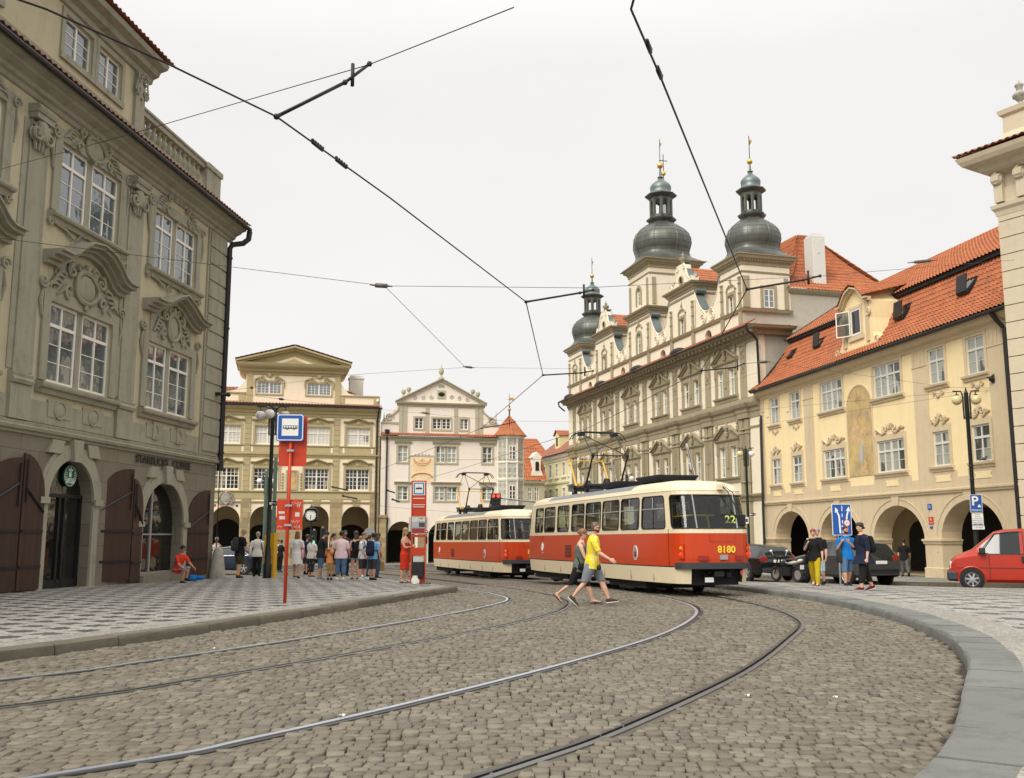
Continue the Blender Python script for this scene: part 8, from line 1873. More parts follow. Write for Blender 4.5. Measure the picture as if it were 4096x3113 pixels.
    m=MB(); m.rbox(-.19,.19,-.16,.16,.16,.66,.02); m.build('bin',MAT['rubber'],T)
    m=MB(); m.box(-.15,.15,-.02,.02,.66,.86) ; m.build('leaflet_tray',MAT['paper'],T)
    p=gp(1664,2334,.139); m=MB(); vs=[]
    m.grid(lambda a,b: (p.x+(.10+.03*math.sin(b*5))*math.cos(a*6.283)*(1+.12*math.sin(a*21+b*3)), p.y-.30+(.08)*math.sin(a*6.283), p.z+.24*b+.015*math.sin(a*25)*b), 24, 6); m.prismz([(p.x+.08*math.cos(q*.785),p.y-.3+.06*math.sin(q*.785)) for q in range(8)],p.z+.002,p.z+.02)
    tag(m.build('plastic_bag',MAT['sign_white'],None,True),'crumpled white bag on the ground at the foot of the tram stop pillar','bag')
    m=MB(); rnd=random.Random(6)
    q=gp(1700,2337,.139)
    for _ in range(70):
        x=q.x+rnd.uniform(-.16,.16); y=q.y+rnd.uniform(-.1,.1); a=rnd.uniform(0,6.28); h=rnd.uniform(.03,.09); m.add([(x-.012*math.cos(a),y-.012*math.sin(a),q.z-.01),(x+.012*math.cos(a),y+.012*math.sin(a),q.z-.01),(x,y,q.z+h)],[(0,1,2)])
    tag(m.build('grass_tuft',MAT['grass']),'tuft of weeds beside the tram stop pillar','grass',kind='stuff')
    # lamps
    lamp('black lamp post with three white globes and a yellow one before the olive palace',ground_at(1070,37.5,.139),6.38,((180,'globe_white'),(0,'globe_yellow'),(-90,'globe_white'),(90,'globe_white')),.185,.48)
    pl=at(3866,1608,38.4); RL=lamp('black street lamp with two yellowish globes carrying the parking signs',Vector((pl.x,38.4,zg(pl.x,38.4))),7.45,((172,'globe_yellow'),(-8,'globe_yellow')),.20,.36)
    pl=at(2983,1805,60); lamp('street lamp with one yellow and one white globe at the corner of the town hall',Vector((pl.x,60,zg(pl.x,60))),7.25,((180,'globe_yellow'),(0,'globe_white')),.19,.36)
    pl=at(2508,1905,82); lamp('distant street lamp whose globes show just above the tram roof',Vector((pl.x,82,zg(pl.x,82))),7.0,((180,'globe_yellow'),(0,'globe_white')),.20,.4)
    pl=at(1068,1915,56); lamp('smaller far street lamp with white globes seen between the green poles',Vector((pl.x,56,zg(pl.x,56))),5.3,((180,'globe_white'),(0,'globe_white')),.16,.42)
    # green traction poles
    for u,Y,v,lab in ((1053,46,1885,'left green pole behind the black lamp post'),(1089,43,1830,'tallest green pole, standing just right of the black lamp post'),(1143,50,1880,'right green pole behind the red bus stop post')):
        g=ground_at(u,Y); h=at(u,v,Y).z-g.z; post('traction_pole',lab,'pole',g,h,.10 if Y==43 else .085,'pole_green','green traction poles')
    def sign_on(name,label,cat,u,v,Y,w,h,fn,mats,rz=0):
        c=at(u,v,Y); m=MB(); fn(m,w,h); return tag(m.build(name,[MAT[q] for q in mats],None,None,(c.x,c.y,c.z)),label,cat)
    def wc(m,w,h):
        plate(m,-w/2,w/2,-h/2,h/2,0,0,.02,.02); put_text(m,'WC',h*.62,(.02*w,-.024,0),1,.001); m.box(-w*.42,-w*.18,-.024,-.02,-h*.28,h*.28,1)
        for s_ in (-1,1): m.tube([(w*.28,-.023,s_*h*.22),(w*.42,-.023,0)],.012,4,1)
    sign_on('direction_sign','black WC direction plate on the lamp post by the bus stop','sign',1098,2014,37.1,.46,.17,wc,('pole_black','sign_white'))
    sign_on('direction_sign','small dark WC plate on the lamp post at the town hall corner','sign',3009,2058,59.6,.40,.15,wc,('pole_black','sign_white'))
    m=MB(); c=at(2987,2082,59.7); plate(m,-.11,.11,-.2,.2,0,0,.02,.02); m.box(-.06,.06,-.024,-.02,-.1,.1,1); tag(m.build('small_sign',[MAT['sign_white'],MAT['rubber']],None,None,c),'small white plate fixed below the WC sign at the town hall corner','sign')
    # clock
    c=at(1240,2062,52); g=ground_at(1240,52); T=thing('street_clock','black street clock on a post with a white dial','clock',g)
    z=c.z-g.z; m=MB(); m.lathe([(.12,0),(.1,.6),(.05,.65),(.045,z-.3),(.09,z-.28)],(0,0,0),10); m.build('post',MAT['pole_black'],T,40)
    m=MB(); m.rbox(-.34,.34,-.14,.14,z-.33,z+.33,.06); m.lathe([(.3,z+.33),(.12,z+.42),(.05,z+.5),(0,z+.6)],(0,0,0),8); m.build('case',MAT['pole_black'],T)
    m=MB(); m.disc((0,-.15,z),.27,(0,1,0),.03,28,0)
    for k in range(12): a=R(30*k); m.tube([(.21*math.sin(a),-.17,z+.21*math.cos(a)),(.25*math.sin(a),-.17,z+.25*math.cos(a))],.014,4,1)
    m.tube([(0,-.172,z),(-.02,-.172,z-.15)],.02,4,1); m.tube([(0,-.173,z+.03),(.0,-.173,z-.22)],.013,4,1); m.build('dial',[MAT['sign_white'],MAT['rubber']],T)
    # traffic signals
    def signal(label,p,zc,lit,gy=0,group=None,pole=True):
        T=thing('traffic_light',label,'traffic light',p,R(gy),group); m=MB(); m.rbox(-.15,.15,-.1,.1,zc-.42,zc+.42,.03); m.build('housing',MAT['rubber'],T)
        for k,nm in enumerate(('red','amber','green')):
            z=zc+.27-.27*k; m=MB(); m.disc((0,-.105,z),.10,(0,1,0),.03,16); on=(nm==lit); m.build('lens',MAT['signal_'+nm] if on else MAT['tram_dark'],T)
            m=MB(); m.tube([(0.12*math.cos(R(a)),-.2,z+.12*math.sin(R(a))) for a in range(0,181,20)],.012,4); m.build('visor',MAT['rubber'],T)
        if pole: m=MB(); m.tube([(0,.12,0),(0,.12,zc+.5)],.055,10); m.build('pole',MAT['galvanised'],T)
        return T
    g=ground_at(1252,58); signal('traffic light showing green beyond the crowd',g,at(1252,2150,58).z-g.z,'green',0)
    g=ground_at(1288,60); signal('unlit traffic light with a white edge standing right of the green signal',g,at(1288,2140,60).z-g.z,'none',12)
    for u,lab in ((1974,'left one of two red traffic lights hanging over the front tram'),(1993,'right one of two red traffic lights hanging over the front tram')):
        c=at(u,2003,57); signal(lab,(c.x,57,0),c.z,'red',0,'red traffic lights on the mast arm',False)
    a0=at(2004,1992,57.1); a1=at(2150,2010,57.1); m=MB(); g=zg(a1.x,57); m.tube([(a1.x,57.15,g),(a1.x,57.15,a1.z+.1)],.09,10); m.tube([(a1.x,57.15,a1.z),(a0.x,57.15,a0.z),(at(1968,1985,57.1).x,57.15,a0.z+.03)],.05,8); tag(m.build('signal_mast',MAT['galvanised'],None,True),'grey mast with an arm carrying the two red signals','pole')
    # round sign seen from the back
    c=at(1478,2132,50); g=ground_at(1478,50); m=MB(); m.tube([(c.x,50.05,g.z),(c.x,50.05,c.z+.2)],.035,8); m.disc((c.x,50,c.z),.27,(0,1,0),.02,24); tag(m.build('road_sign',MAT['galvanised']),'grey back of a round road sign by the pier of the palace','sign')
    m=MB(); c=at(1704,2126,60); m.disc((c.x,60,c.z),.16,(0,1,0),.02,20,0); m.disc((c.x,59.985,c.z),.125,(0,1,0),.02,20,1); m.box(c.x-.08,c.x+.08,59.96,59.975,c.z-.02,c.z+.02,0); m.tube([(c.x,60.05,zg(c.x,60)),(c.x,60.05,c.z+.2)],.03,8,2); tag(m.build('road_sign',[MAT['sign_white'],MAT['sign_red'],MAT['galvanised']]),'small red no-entry sign showing right of the tram stop pillar','sign')
    # yellow box, concrete blocks
    p=ground_at(1080,38.3,.139); T=thing('yellow_cabinet','tall narrow yellow cabinet with a sloping top beside the man in white','cabinet',p,R(-6)); m=MB(); m.prism([(-.2,.0),(.2,.0),(.22,1.72),(.02,1.72),(-.19,1.62)],-.2,.2); m.build('case',MAT['post_yellow'],T); m=MB(); m.box(-.2,.205,-.206,-.198,.78,.80); m.box(-.15,-.02,-.204,-.199,1.2,1.23); m.build('seam',MAT['wood_brown'],T)
    for u,v,w,h,lab in ((1006,2291,.72,.80,'rough concrete block behind the fair-haired man'),(1047,2262,.5,.72,'second concrete block farther back behind the man in white')):
        p=gp(u,v,.0); m=MB(); m.rbox(-w/2,w/2,-.25,.25,0,h,.03); tag(m.build('concrete_block',MAT['concrete'],None,None,p),lab,'barrier','concrete blocks')
    # lane sign on the island
    c=at(3366,2079,30.2); g=Vector((c.x,30.2,zg(c.x,30.2)+.125)); T=thing('lane_sign','blue lane sign with two white arrows and a round 3,5 width limit','sign',g,R(6)); z=c.z-g.z; w,h=.31,.48
    m=MB()
    for x in (-.12,.12): m.tube([(x,.03,0),(x,.03,z+h)],.028,8)
    m.build('post',MAT['galvanised'],T)
    m=MB(); plate(m,-w,w,z-h,z+h,0,1,.04,.02); plate(m,-w+.018,w-.018,z-h+.018,z+h-.018,-.021,0,.03,.002)
    def strip_(pts,r): m.tube([(x,-.026,z+q) for x,q in pts],r,4,1,True,1.0)
    def flat(pts): m.prism([(x,z+q) for x,q in pts],-.0275,-.0225,1)
    flat([(-.09,-.42),(-.04,-.42),(-.06,.12),(-.13,.26),(-.17,.24),(-.11,.10)]); flat([(-.21,.20),(-.10,.28),(-.20,.38)])
    flat([(.13,-.42),(.18,-.42),(.18,.02),(.19,.12),(.24,.27),(.20,.28),(.14,.13),(.13,.02)]); flat([(.14,.27),(.28,.25),(.24,.40)])
    for q in ((-.42,-.33),(-.12,-.02),(.08,.18),(.26,.42)): flat([(.005,q[0]),(.03,q[0]),(.03,q[1]),(.005,q[1])])
    m.disc((.155,-.028,z-.10),.105,(0,1,0),.006,26,2); m.disc((.155,-.032,z-.10),.082,(0,1,0),.006,26,1); put_text(m,'3,5',.085,(.155,-.037,z-.10),3,.001); flat([(-.02,-.22),(.02,-.22),(.02,-.18),(-.02,-.18)])
    m.build('panel',[MAT['sign_blue'],MAT['sign_white'],MAT['sign_red'],MAT['rubber']],T)
    # parking signs on the right lamp post
    lx=RL.location.x
    c=at(3905,2015,38.2); T=thing('parking_sign','blue parking sign with the word RESERVE fixed to the right-hand lamp post','sign',(lx+.0,38.2,c.z),R(-14)); m=MB(); plate(m,-.22,.22,-.35,.35,0,1,.03,.015); plate(m,-.205,.205,-.335,.335,-.016,0,.02,.002)
    put_text(m,'P',.50,(-.04,-.02,.09),1,.001,.01); put_text(m,'RÉSERVÉ',.098,(0,-.02,-.26),1,.001); m.box(.05,.17,-.02,-.018,-.14,-.08,1); m.prism([(.07,-.08),(.15,-.08),(.13,-.04),(.09,-.04)],-.02,-.018,1); m.build('panel',[MAT['sign_blue'],MAT['sign_white']],T)
    c=at(3914,2078,38.2); T=thing('parking_plate','white supplementary plate with lines of text under the blue parking sign','sign',(lx+.02,38.2,c.z),R(-14)); m=MB(); plate(m,-.22,.22,-.25,.25,0,1,.03,.015); plate(m,-.205,.205,-.235,.235,-.016,0,.02,.002)
    for k,tx in enumerate(('PO-NE','00-24 h','S PLATNÝM','PARKOVACÍM','OPRÁVNĚNÍM')): put_text(m,tx,.06,(0,-.02,.18-.075*k),1,.001)
    m.box(-.17,.17,-.02,-.018,-.215,-.165,2); put_text(m,'ZONA 1',.04,(0,-.022,-.19),0,.001); m.build('panel',[MAT['sign_white'],MAT['rubber'],MAT['sign_blue']],T)
    c=at(3919,2111,38.2); T=thing('number_plate_sign','small white plate with a code below the parking plates','sign',(lx+.03,38.2,c.z),R(-14)); m=MB(); plate(m,-.22,.22,-.07,.07,0,0,.02,.012); put_text(m,'L P1-0604',.075,(0,-.015,0),1,.001); m.build('panel',[MAT['sign_white'],MAT['rubber']],T)
    # bench by the arcade
    p=gp(3838,2304,.12); T=thing('bench','bench with red wooden slats and curved black iron frame by an arcade pier','bench',p,R(60)); m=MB()
    for x in (-.6,.6): m.tube([(x,.30,.95),(x,.22,.6),(x,.12,.44),(x,-.25,.42),(x,-.32,.2),(x,-.2,0)],.03,6); m.tube([(x,.12,.44),(x,.05,.2),(x,.28,0)],.03,6)
    m.build('frame',MAT['dark_iron'],T)
    for k in range(4): m=MB(); m.box(-.75,.75,-.24+.1*k,-.16+.1*k,.45,.48); m.build('slat',MAT['sign_red'],T)
    for k in range(3): m=MB(); m.box(-.75,.75,.20+.02*k,.23+.02*k,.62+.11*k,.71+.11*k); m.build('slat',MAT['sign_red'],T)
street()
# ---------------------------------------------------------------- vehicles (local: nose towards -x, side facing -y)
def wheel(par,x,y,r,side,spokes=5,w=.2):
    T=MB(); T.lathe([(r*.62,-w/2),(r*.93,-w/2),(r,-w*.36),(r,w*.36),(r*.93,w/2),(r*.62,w/2)],(0,0,0),28,caps=False); o=T.build('wheel',MAT['tyre'],par,40)
    o.data.transform(Matrix.Translation((x,y,r))@Matrix.Rotation(R(90),4,'X'))
    m=MB(); m.lathe([(r*.60,.0),(r*.64,w*.48),(r*.66,w*.5),(r*.60,w*.5),(r*.56,w*.36)],(0,0,0),28,caps=False); m.lathe([(r*.14,w*.3),(r*.14,w*.46),(0,w*.47)],(0,0,0),12)
    for k in range(spokes):
        a=2*math.pi*k/spokes+.3; d=Vector((math.cos(a),math.sin(a),0)); t=Vector((-d.y,d.x,0)); m.add([tuple(d*r*.1-t*r*.09+Vector((0,0,w*.44))),tuple(d*r*.6-t*r*.07+Vector((0,0,w*.42))),tuple(d*r*.6+t*r*.07+Vector((0,0,w*.42))),tuple(d*r*.1+t*r*.09+Vector((0,0,w*.44)))],[(0,1,2,3)])
    rm=m.build('rim',MAT['alloy'],o); dk_=MB(); dk_.disc((0,0,w*.2),r*.6,(0,0,1),.02,24); d=dk_.build('brake',MAT['tram_dark'],o)
    for q in (rm,d): q.data.transform(Matrix.Translation((x,y,r))@Matrix.Rotation(R(90 if side<0 else -90),4,'X'))
def car_body(T,st,hw,paint,glass_rng,belt,sill=.28,pillars=(),wheels=(),wr=.33):
    """st: stations (x, z of the lower edge, z of the shoulder, z of the roof or bonnet, half width, half width at the roof)"""
    n=len(st); k=9
    def sec(s):
        x,zb,zs,zr,w,wt=s
        return [(x,-w*.92,zb),(x,-w,zb+.10),(x,-w*1.01,(zb+zs)/2),(x,-w*.985,zs-.03),(x,-w*.94,zs+.01),(x,-wt,zr-.06*(1 if zr-zs>.2 else .2)),(x,-wt*.85,zr-.005),(x,-wt*.45,zr+.012),(x,0,zr+.018)]
    half=[sec(s) for s in st]; vs=[]
    for h in half: vs += h+[(x,-y,z) for x,y,z in h[-2::-1]]
    m=2*k-1; B=MB(); fs=[];mi=[]
    def inarch(x,z): return any((x-wx)**2+(z-wr)**2 < (wr*1.16)**2 for wx in wheels)
    for i in range(n-1):
        for q in range(m-1):
            xm=(st[i][0]+st[i+1][0])/2; side=q in (4,m-6)
            g=side and glass_rng[0]<xm<glass_rng[1] and st[i][3]-st[i][2]>.3 and st[i+1][3]-st[i+1][2]>.3 and not any(abs(xm-p)<.05 for p in pillars)
            screen=(q in (5,6,7,8,m-7,m-8,m-9,m-6+0) and abs(st[i][3]-st[i+1][3])>.16)
            a=(i*m+q,(i+1)*m+q,(i+1)*m+q+1,i*m+q+1)
            B.f.append(list(a)); B.m.append(1 if (g or screen) else 0)
    B.v=vs; B.f.append(list(range(m))[::-1]); B.m.append(0); B.f.append([(n-1)*m+q for q in range(m)]); B.m.append(0)
    o=B.build('body',[MAT[paint],MAT['glass_car_solid']],T,30)
    for wx in wheels:
        for sd in (-1,1):
            a=MB(); a.disc((wx,sd*(hw*1.01-.05),wr+.01),wr*1.16,(0,1,0),.115,26); ww=a.build('wheel_arch',MAT['rubber'],T)
    return o
def vehicles():
    m,t,b=nt('glass_car_solid'); b.inputs['Base Color'].default_value=(.012,.016,.018,1); b.inputs['Roughness'].default_value=.04; b.inputs['IOR'].default_value=1.7
    def dense(st,mx=.22):
        out=[]
        for a,c in zip(st,st[1:]):
            k=max(1,int(abs(c[0]-a[0])/mx)); out += [tuple(a[j]+(c[j]-a[j])*q/k for j in range(6)) for q in range(k)]
        return out+[st[-1]]
    def lights(T,items):
        for nm,x,y,z,w,h,mat in items:
            q=MB(); q.rbox(x-.03,x+.03,y-w/2,y+w/2,z-h/2,z+h/2,.012); q.build(nm,MAT[mat],T)
    # black estate seen from behind
    p=gp(2999,2322); a=R(-90-11+180)  # nose (-x) points away and slightly left
    rz=math.atan2(-math.cos(R(12)),math.sin(R(12)))
    def place(T,wx,wy,p): # put local wheel foot (wx, wy) onto p
        c,s_=math.cos(T.rotation_euler.z),math.sin(T.rotation_euler.z); T.location=(p.x-(c*wx-s_*wy),p.y-(s_*wx+c*wy),p.z)
    est=[(-2.38,.38,.62,.66,.70,.5),(-2.2,.24,.72,.78,.82,.62),(-1.4,.22,.88,.95,.89,.70),(-.95,.22,.92,1.0,.90,.72),(-.25,.22,.93,1.42,.90,.62),(.2,.22,.94,1.47,.90,.62),(1.6,.22,.95,1.44,.90,.60),(2.05,.24,.95,1.36,.88,.58),(2.36,.30,.93,1.0,.84,.66),(2.42,.36,.72,.76,.80,.66)]
    T=thing('parked_car','black estate car parked by the kerb, seen from behind beside the tram','car',(0,0,0),rz,'parked cars'); place(T,1.42,-.85,p)
    car_body(T,dense(est),.90,'car_black',(-.9,2.15),.93,pillars=(.35,1.35),wheels=(-1.4,1.42))
    for x in (-1.4,1.42):
        for sd in (-1,1): wheel(T,x,sd*.835,.33,sd)
    lights(T,[('tail_lamp',2.38,-.66,.88,.34,.2,'lamp_off'),('tail_lamp',2.38,.66,.88,.34,.2,'lamp_off'),('number_plate',2.43,0,.80,.5,.12,'plate'),('bumper',2.40,0,.45,1.5,.18,'bumper')])
    q=MB(); q.tube([(2.25,-.55,1.04),(2.36,-.2,1.0)],.012,4); q.box(2.40,2.43,-.6,.6,1.0,1.02); q.build('chrome_strip',MAT['chrome'],T)
    # dark grey SUV
    p1=gp(3217,2330); T=thing('parked_car','dark grey off-road car parked behind the walking people on the right','car',(0,0,0),0,'parked cars')
    p2=gp(3359,2334); rzz=math.atan2(p2.y-p1.y,p2.x-p1.x); 
    T.rotation_euler=(0,0,rzz+math.pi if False else math.atan2(-math.cos(R(20)),math.sin(R(20)))); place(T,-1.3,-.85,p1)
    suv=[(-2.15,.45,.80,.85,.72,.55),(-2.0,.30,.92,1.0,.84,.65),(-1.2,.28,1.05,1.12,.90,.70),(-.85,.28,1.08,1.16,.90,.72),(-.25,.28,1.10,1.60,.90,.64),(.3,.28,1.10,1.66,.90,.65),(1.4,.28,1.12,1.64,.90,.63),(1.85,.30,1.12,1.52,.88,.60),(2.1,.34,1.10,1.15,.86,.68),(2.15,.42,.85,.9,.82,.68)]
    car_body(T,dense(suv),.90,'car_grey',(-.8,1.95),1.1,pillars=(.4,1.3),wheels=(-1.3,1.3),wr=.36)
    for x in (-1.3,1.3):
        for sd in (-1,1): wheel(T,x,sd*.835,.36,sd)
    lights(T,[('tail_lamp',2.12,.66,1.0,.25,.22,'lamp_off'),('tail_lamp',2.12,-.66,1.0,.25,.22,'lamp_off'),('bumper',2.12,0,.5,1.6,.24,'bumper'),('number_plate',2.15,0,.85,.5,.12,'plate'),('headlight',-2.05,.6,.85,.3,.16,'headlight')])
    q=MB(); q.rbox(-.72,-.5,.93,1.1,1.1,1.24,.04); q.build('mirror',MAT['car_grey'],T)
    # navy saloon far left
    g=ground_at(946,53); T=thing('parked_car','dark blue saloon car behind the people at the corner of the coffee shop house','car',(g.x-.55,53,g.z),R(-8),'parked cars')
    sal=[(-2.3,.40,.62,.66,.70,.5),(-2.1,.24,.72,.78,.82,.62),(-1.3,.22,.86,.92,.88,.70),(-.85,.22,.90,.97,.88,.72),(-.15,.22,.92,1.36,.88,.58),(.4,.22,.93,1.42,.88,.58),(1.0,.22,.94,1.36,.88,.56),(1.7,.22,.95,1.0,.88,.66),(2.2,.26,.92,.96,.84,.68),(2.32,.36,.72,.76,.78,.66)]
    car_body(T,dense(sal),.88,'car_navy',(-.8,1.65),.92,pillars=(.45,),wheels=(-1.35,1.38))
    for x in (-1.35,1.38):
        for sd in (-1,1): wheel(T,x,sd*.815,.32,sd)
    q=MB(); q.tube([(-.75,-.89,.97),(-.1,-.62,1.37),(.4,-.6,1.43),(1.0,-.6,1.37),(1.6,-.85,1.0),(-.7,-.90,.95)],.016,5); q.build('chrome_strip',MAT['chrome'],T); lights(T,[('tail_lamp',2.28,-.6,.84,.3,.14,'lamp_off')])
    # red van
    pw=gp(3892,2361); az=R(66); d=Vector((-math.sin(az),math.cos(az),0)); T=thing('red_van','red panel van with alloy wheels entering at the right edge','van',(0,0,0),math.atan2(-d.y,-d.x))
    van=[(-2.20,.42,.62,.74,.72,.6),(-2.14,.30,.84,.92,.84,.7),(-2.0,.26,1.00,1.06,.90,.72),(-1.5,.24,1.10,1.26,.92,.74),(-1.38,.24,1.11,1.36,.92,.74),(-.80,.24,1.12,1.84,.92,.70),(-.5,.24,1.12,1.91,.92,.72),(.4,.24,1.12,1.95,.92,.72),(2.3,.26,1.12,1.94,.92,.72),(2.42,.30,1.10,1.86,.90,.70)]
    car_body(T,dense(van,.12),.92,'van_red',(-1.33,2.2),1.12,pillars=(.0,.06,1.15),wheels=(-1.55,1.37),wr=.33)
    for x in (-1.55,1.37):
        for sd in (-1,1): wheel(T,x,sd*.86,.335,sd,7)
    place(T,-1.55,-.90,pw)
    lights(T,[('headlight',-2.14,-.66,.78,.30,.22,'headlight'),('headlight',-2.14,.66,.78,.30,.22,'headlight')])
    q=MB(); q.rbox(-2.28,-1.92,-.93,.93,.28,.60,.06); q.build('bumper',MAT['bumper'],T)
    q=MB(); q.rbox(-1.30,-1.12,-1.12,-.94,1.14,1.34,.03); q.tube([(-1.15,-.92,1.15),(-1.2,-1.0,1.2)],.03,5); q.build('mirror',MAT['rubber'],T)
    q=MB()
    for x in (-1.02,.02,): q.box(x-.006,x+.006,-.945,-.93,.36,1.12)
    q.box(-2.0,2.3,-.945,-.935,.70,.712); q.tube([(-1.34,-.905,1.14),(-.82,-.74,1.78),(-.02,-.74,1.85),(-.02,-.91,1.14),(-1.34,-.905,1.14)],.014,5); q.tube([(.12,-.91,1.14),(.12,-.74,1.85),(1.15,-.74,1.85),(1.15,-.91,1.14),(.12,-.91,1.14)],.014,5); q.build('door_seam',MAT['rubber'],T)
    q=MB(); q.rbox(-.10,.0,-.965,-.93,.88,1.08,.015); q.build('door_handle',MAT['rubber'],T)
    q=MB(); q.tube([(-1.55+.40*math.cos(R(a)),-.935,.335+.40*math.sin(R(a))) for a in range(-10,191,10)],.03,6); q.build('arch_trim',MAT['van_red'],T)
    # motorbike with a white tail
    p=gp(3150,2329); T=thing('motorbike','black and white motorbike parked between the estate car and the off-road car','motorbike',p,math.atan2(-math.cos(R(25)),math.sin(R(25))))
    for x,r in ((-.65,.30),(.62,.30)):
        w_=MB(); w_.tube([(x+(r-.05)*math.cos(R(a)),0,r+(r-.05)*math.sin(R(a))) for a in range(0,361,15)],.055,8,caps=False); o=w_.build('wheel',MAT['tyre'],T,True); w_=MB(); w_.disc((x,0,r),r*.62,(0,1,0),.05,20); w_.build('rim',MAT['alloy'],o)
    q=MB(); etube(q,[((-.35,0,.62),(0,.10,0),(0,0,.14)),((-.1,0,.72),(0,.17,0),(0,0,.18)),((.15,0,.70),(0,.14,0),(0,0,.12))],10); q.build('tank',MAT['car_black'],T,True)
    q=MB(); etube(q,[((.12,0,.72),(0,.11,0),(0,0,.06)),((.5,0,.78),(0,.13,0),(0,0,.09)),((.85,0,.86),(0,.09,0),(0,0,.06))],10); q.build('tail_fairing',MAT['bike_white'],T,True)
    q=MB(); q.rbox(.05,.75,-.12,.12,.82,.92,.04); q.build('seat',MAT['rubber'],T)
    q=MB(); q.box(-.25,.3,-.13,.13,.25,.6); q.tube([(-.65,-.08,.3),(-.42,-.08,.95)],.03,6); q.tube([(-.65,.08,.3),(-.42,.08,.95)],.03,6); q.tube([(-.38,-.36,1.0),(-.42,0,.96),(-.38,.36,1.0)],.018,6); q.tube([(.62,.08,.3),(.1,.1,.4)],.03,6); q.build('engine',MAT['dark_iron'],T)
    for sd in (-1,1): q=MB(); q.tube([(-.4,sd*.30,1.0),(-.42,sd*.38,1.18)],.010,5); q.ball((-.42,sd*.40,1.2),.075,8,0,(.4,1,.7)); q.build('mirror',MAT['sign_white'],T,True)
    q=MB(); q.box(.86,.88,-.09,.09,.52,.68); q.build('number_plate',MAT['plate'],T)
vehicles()
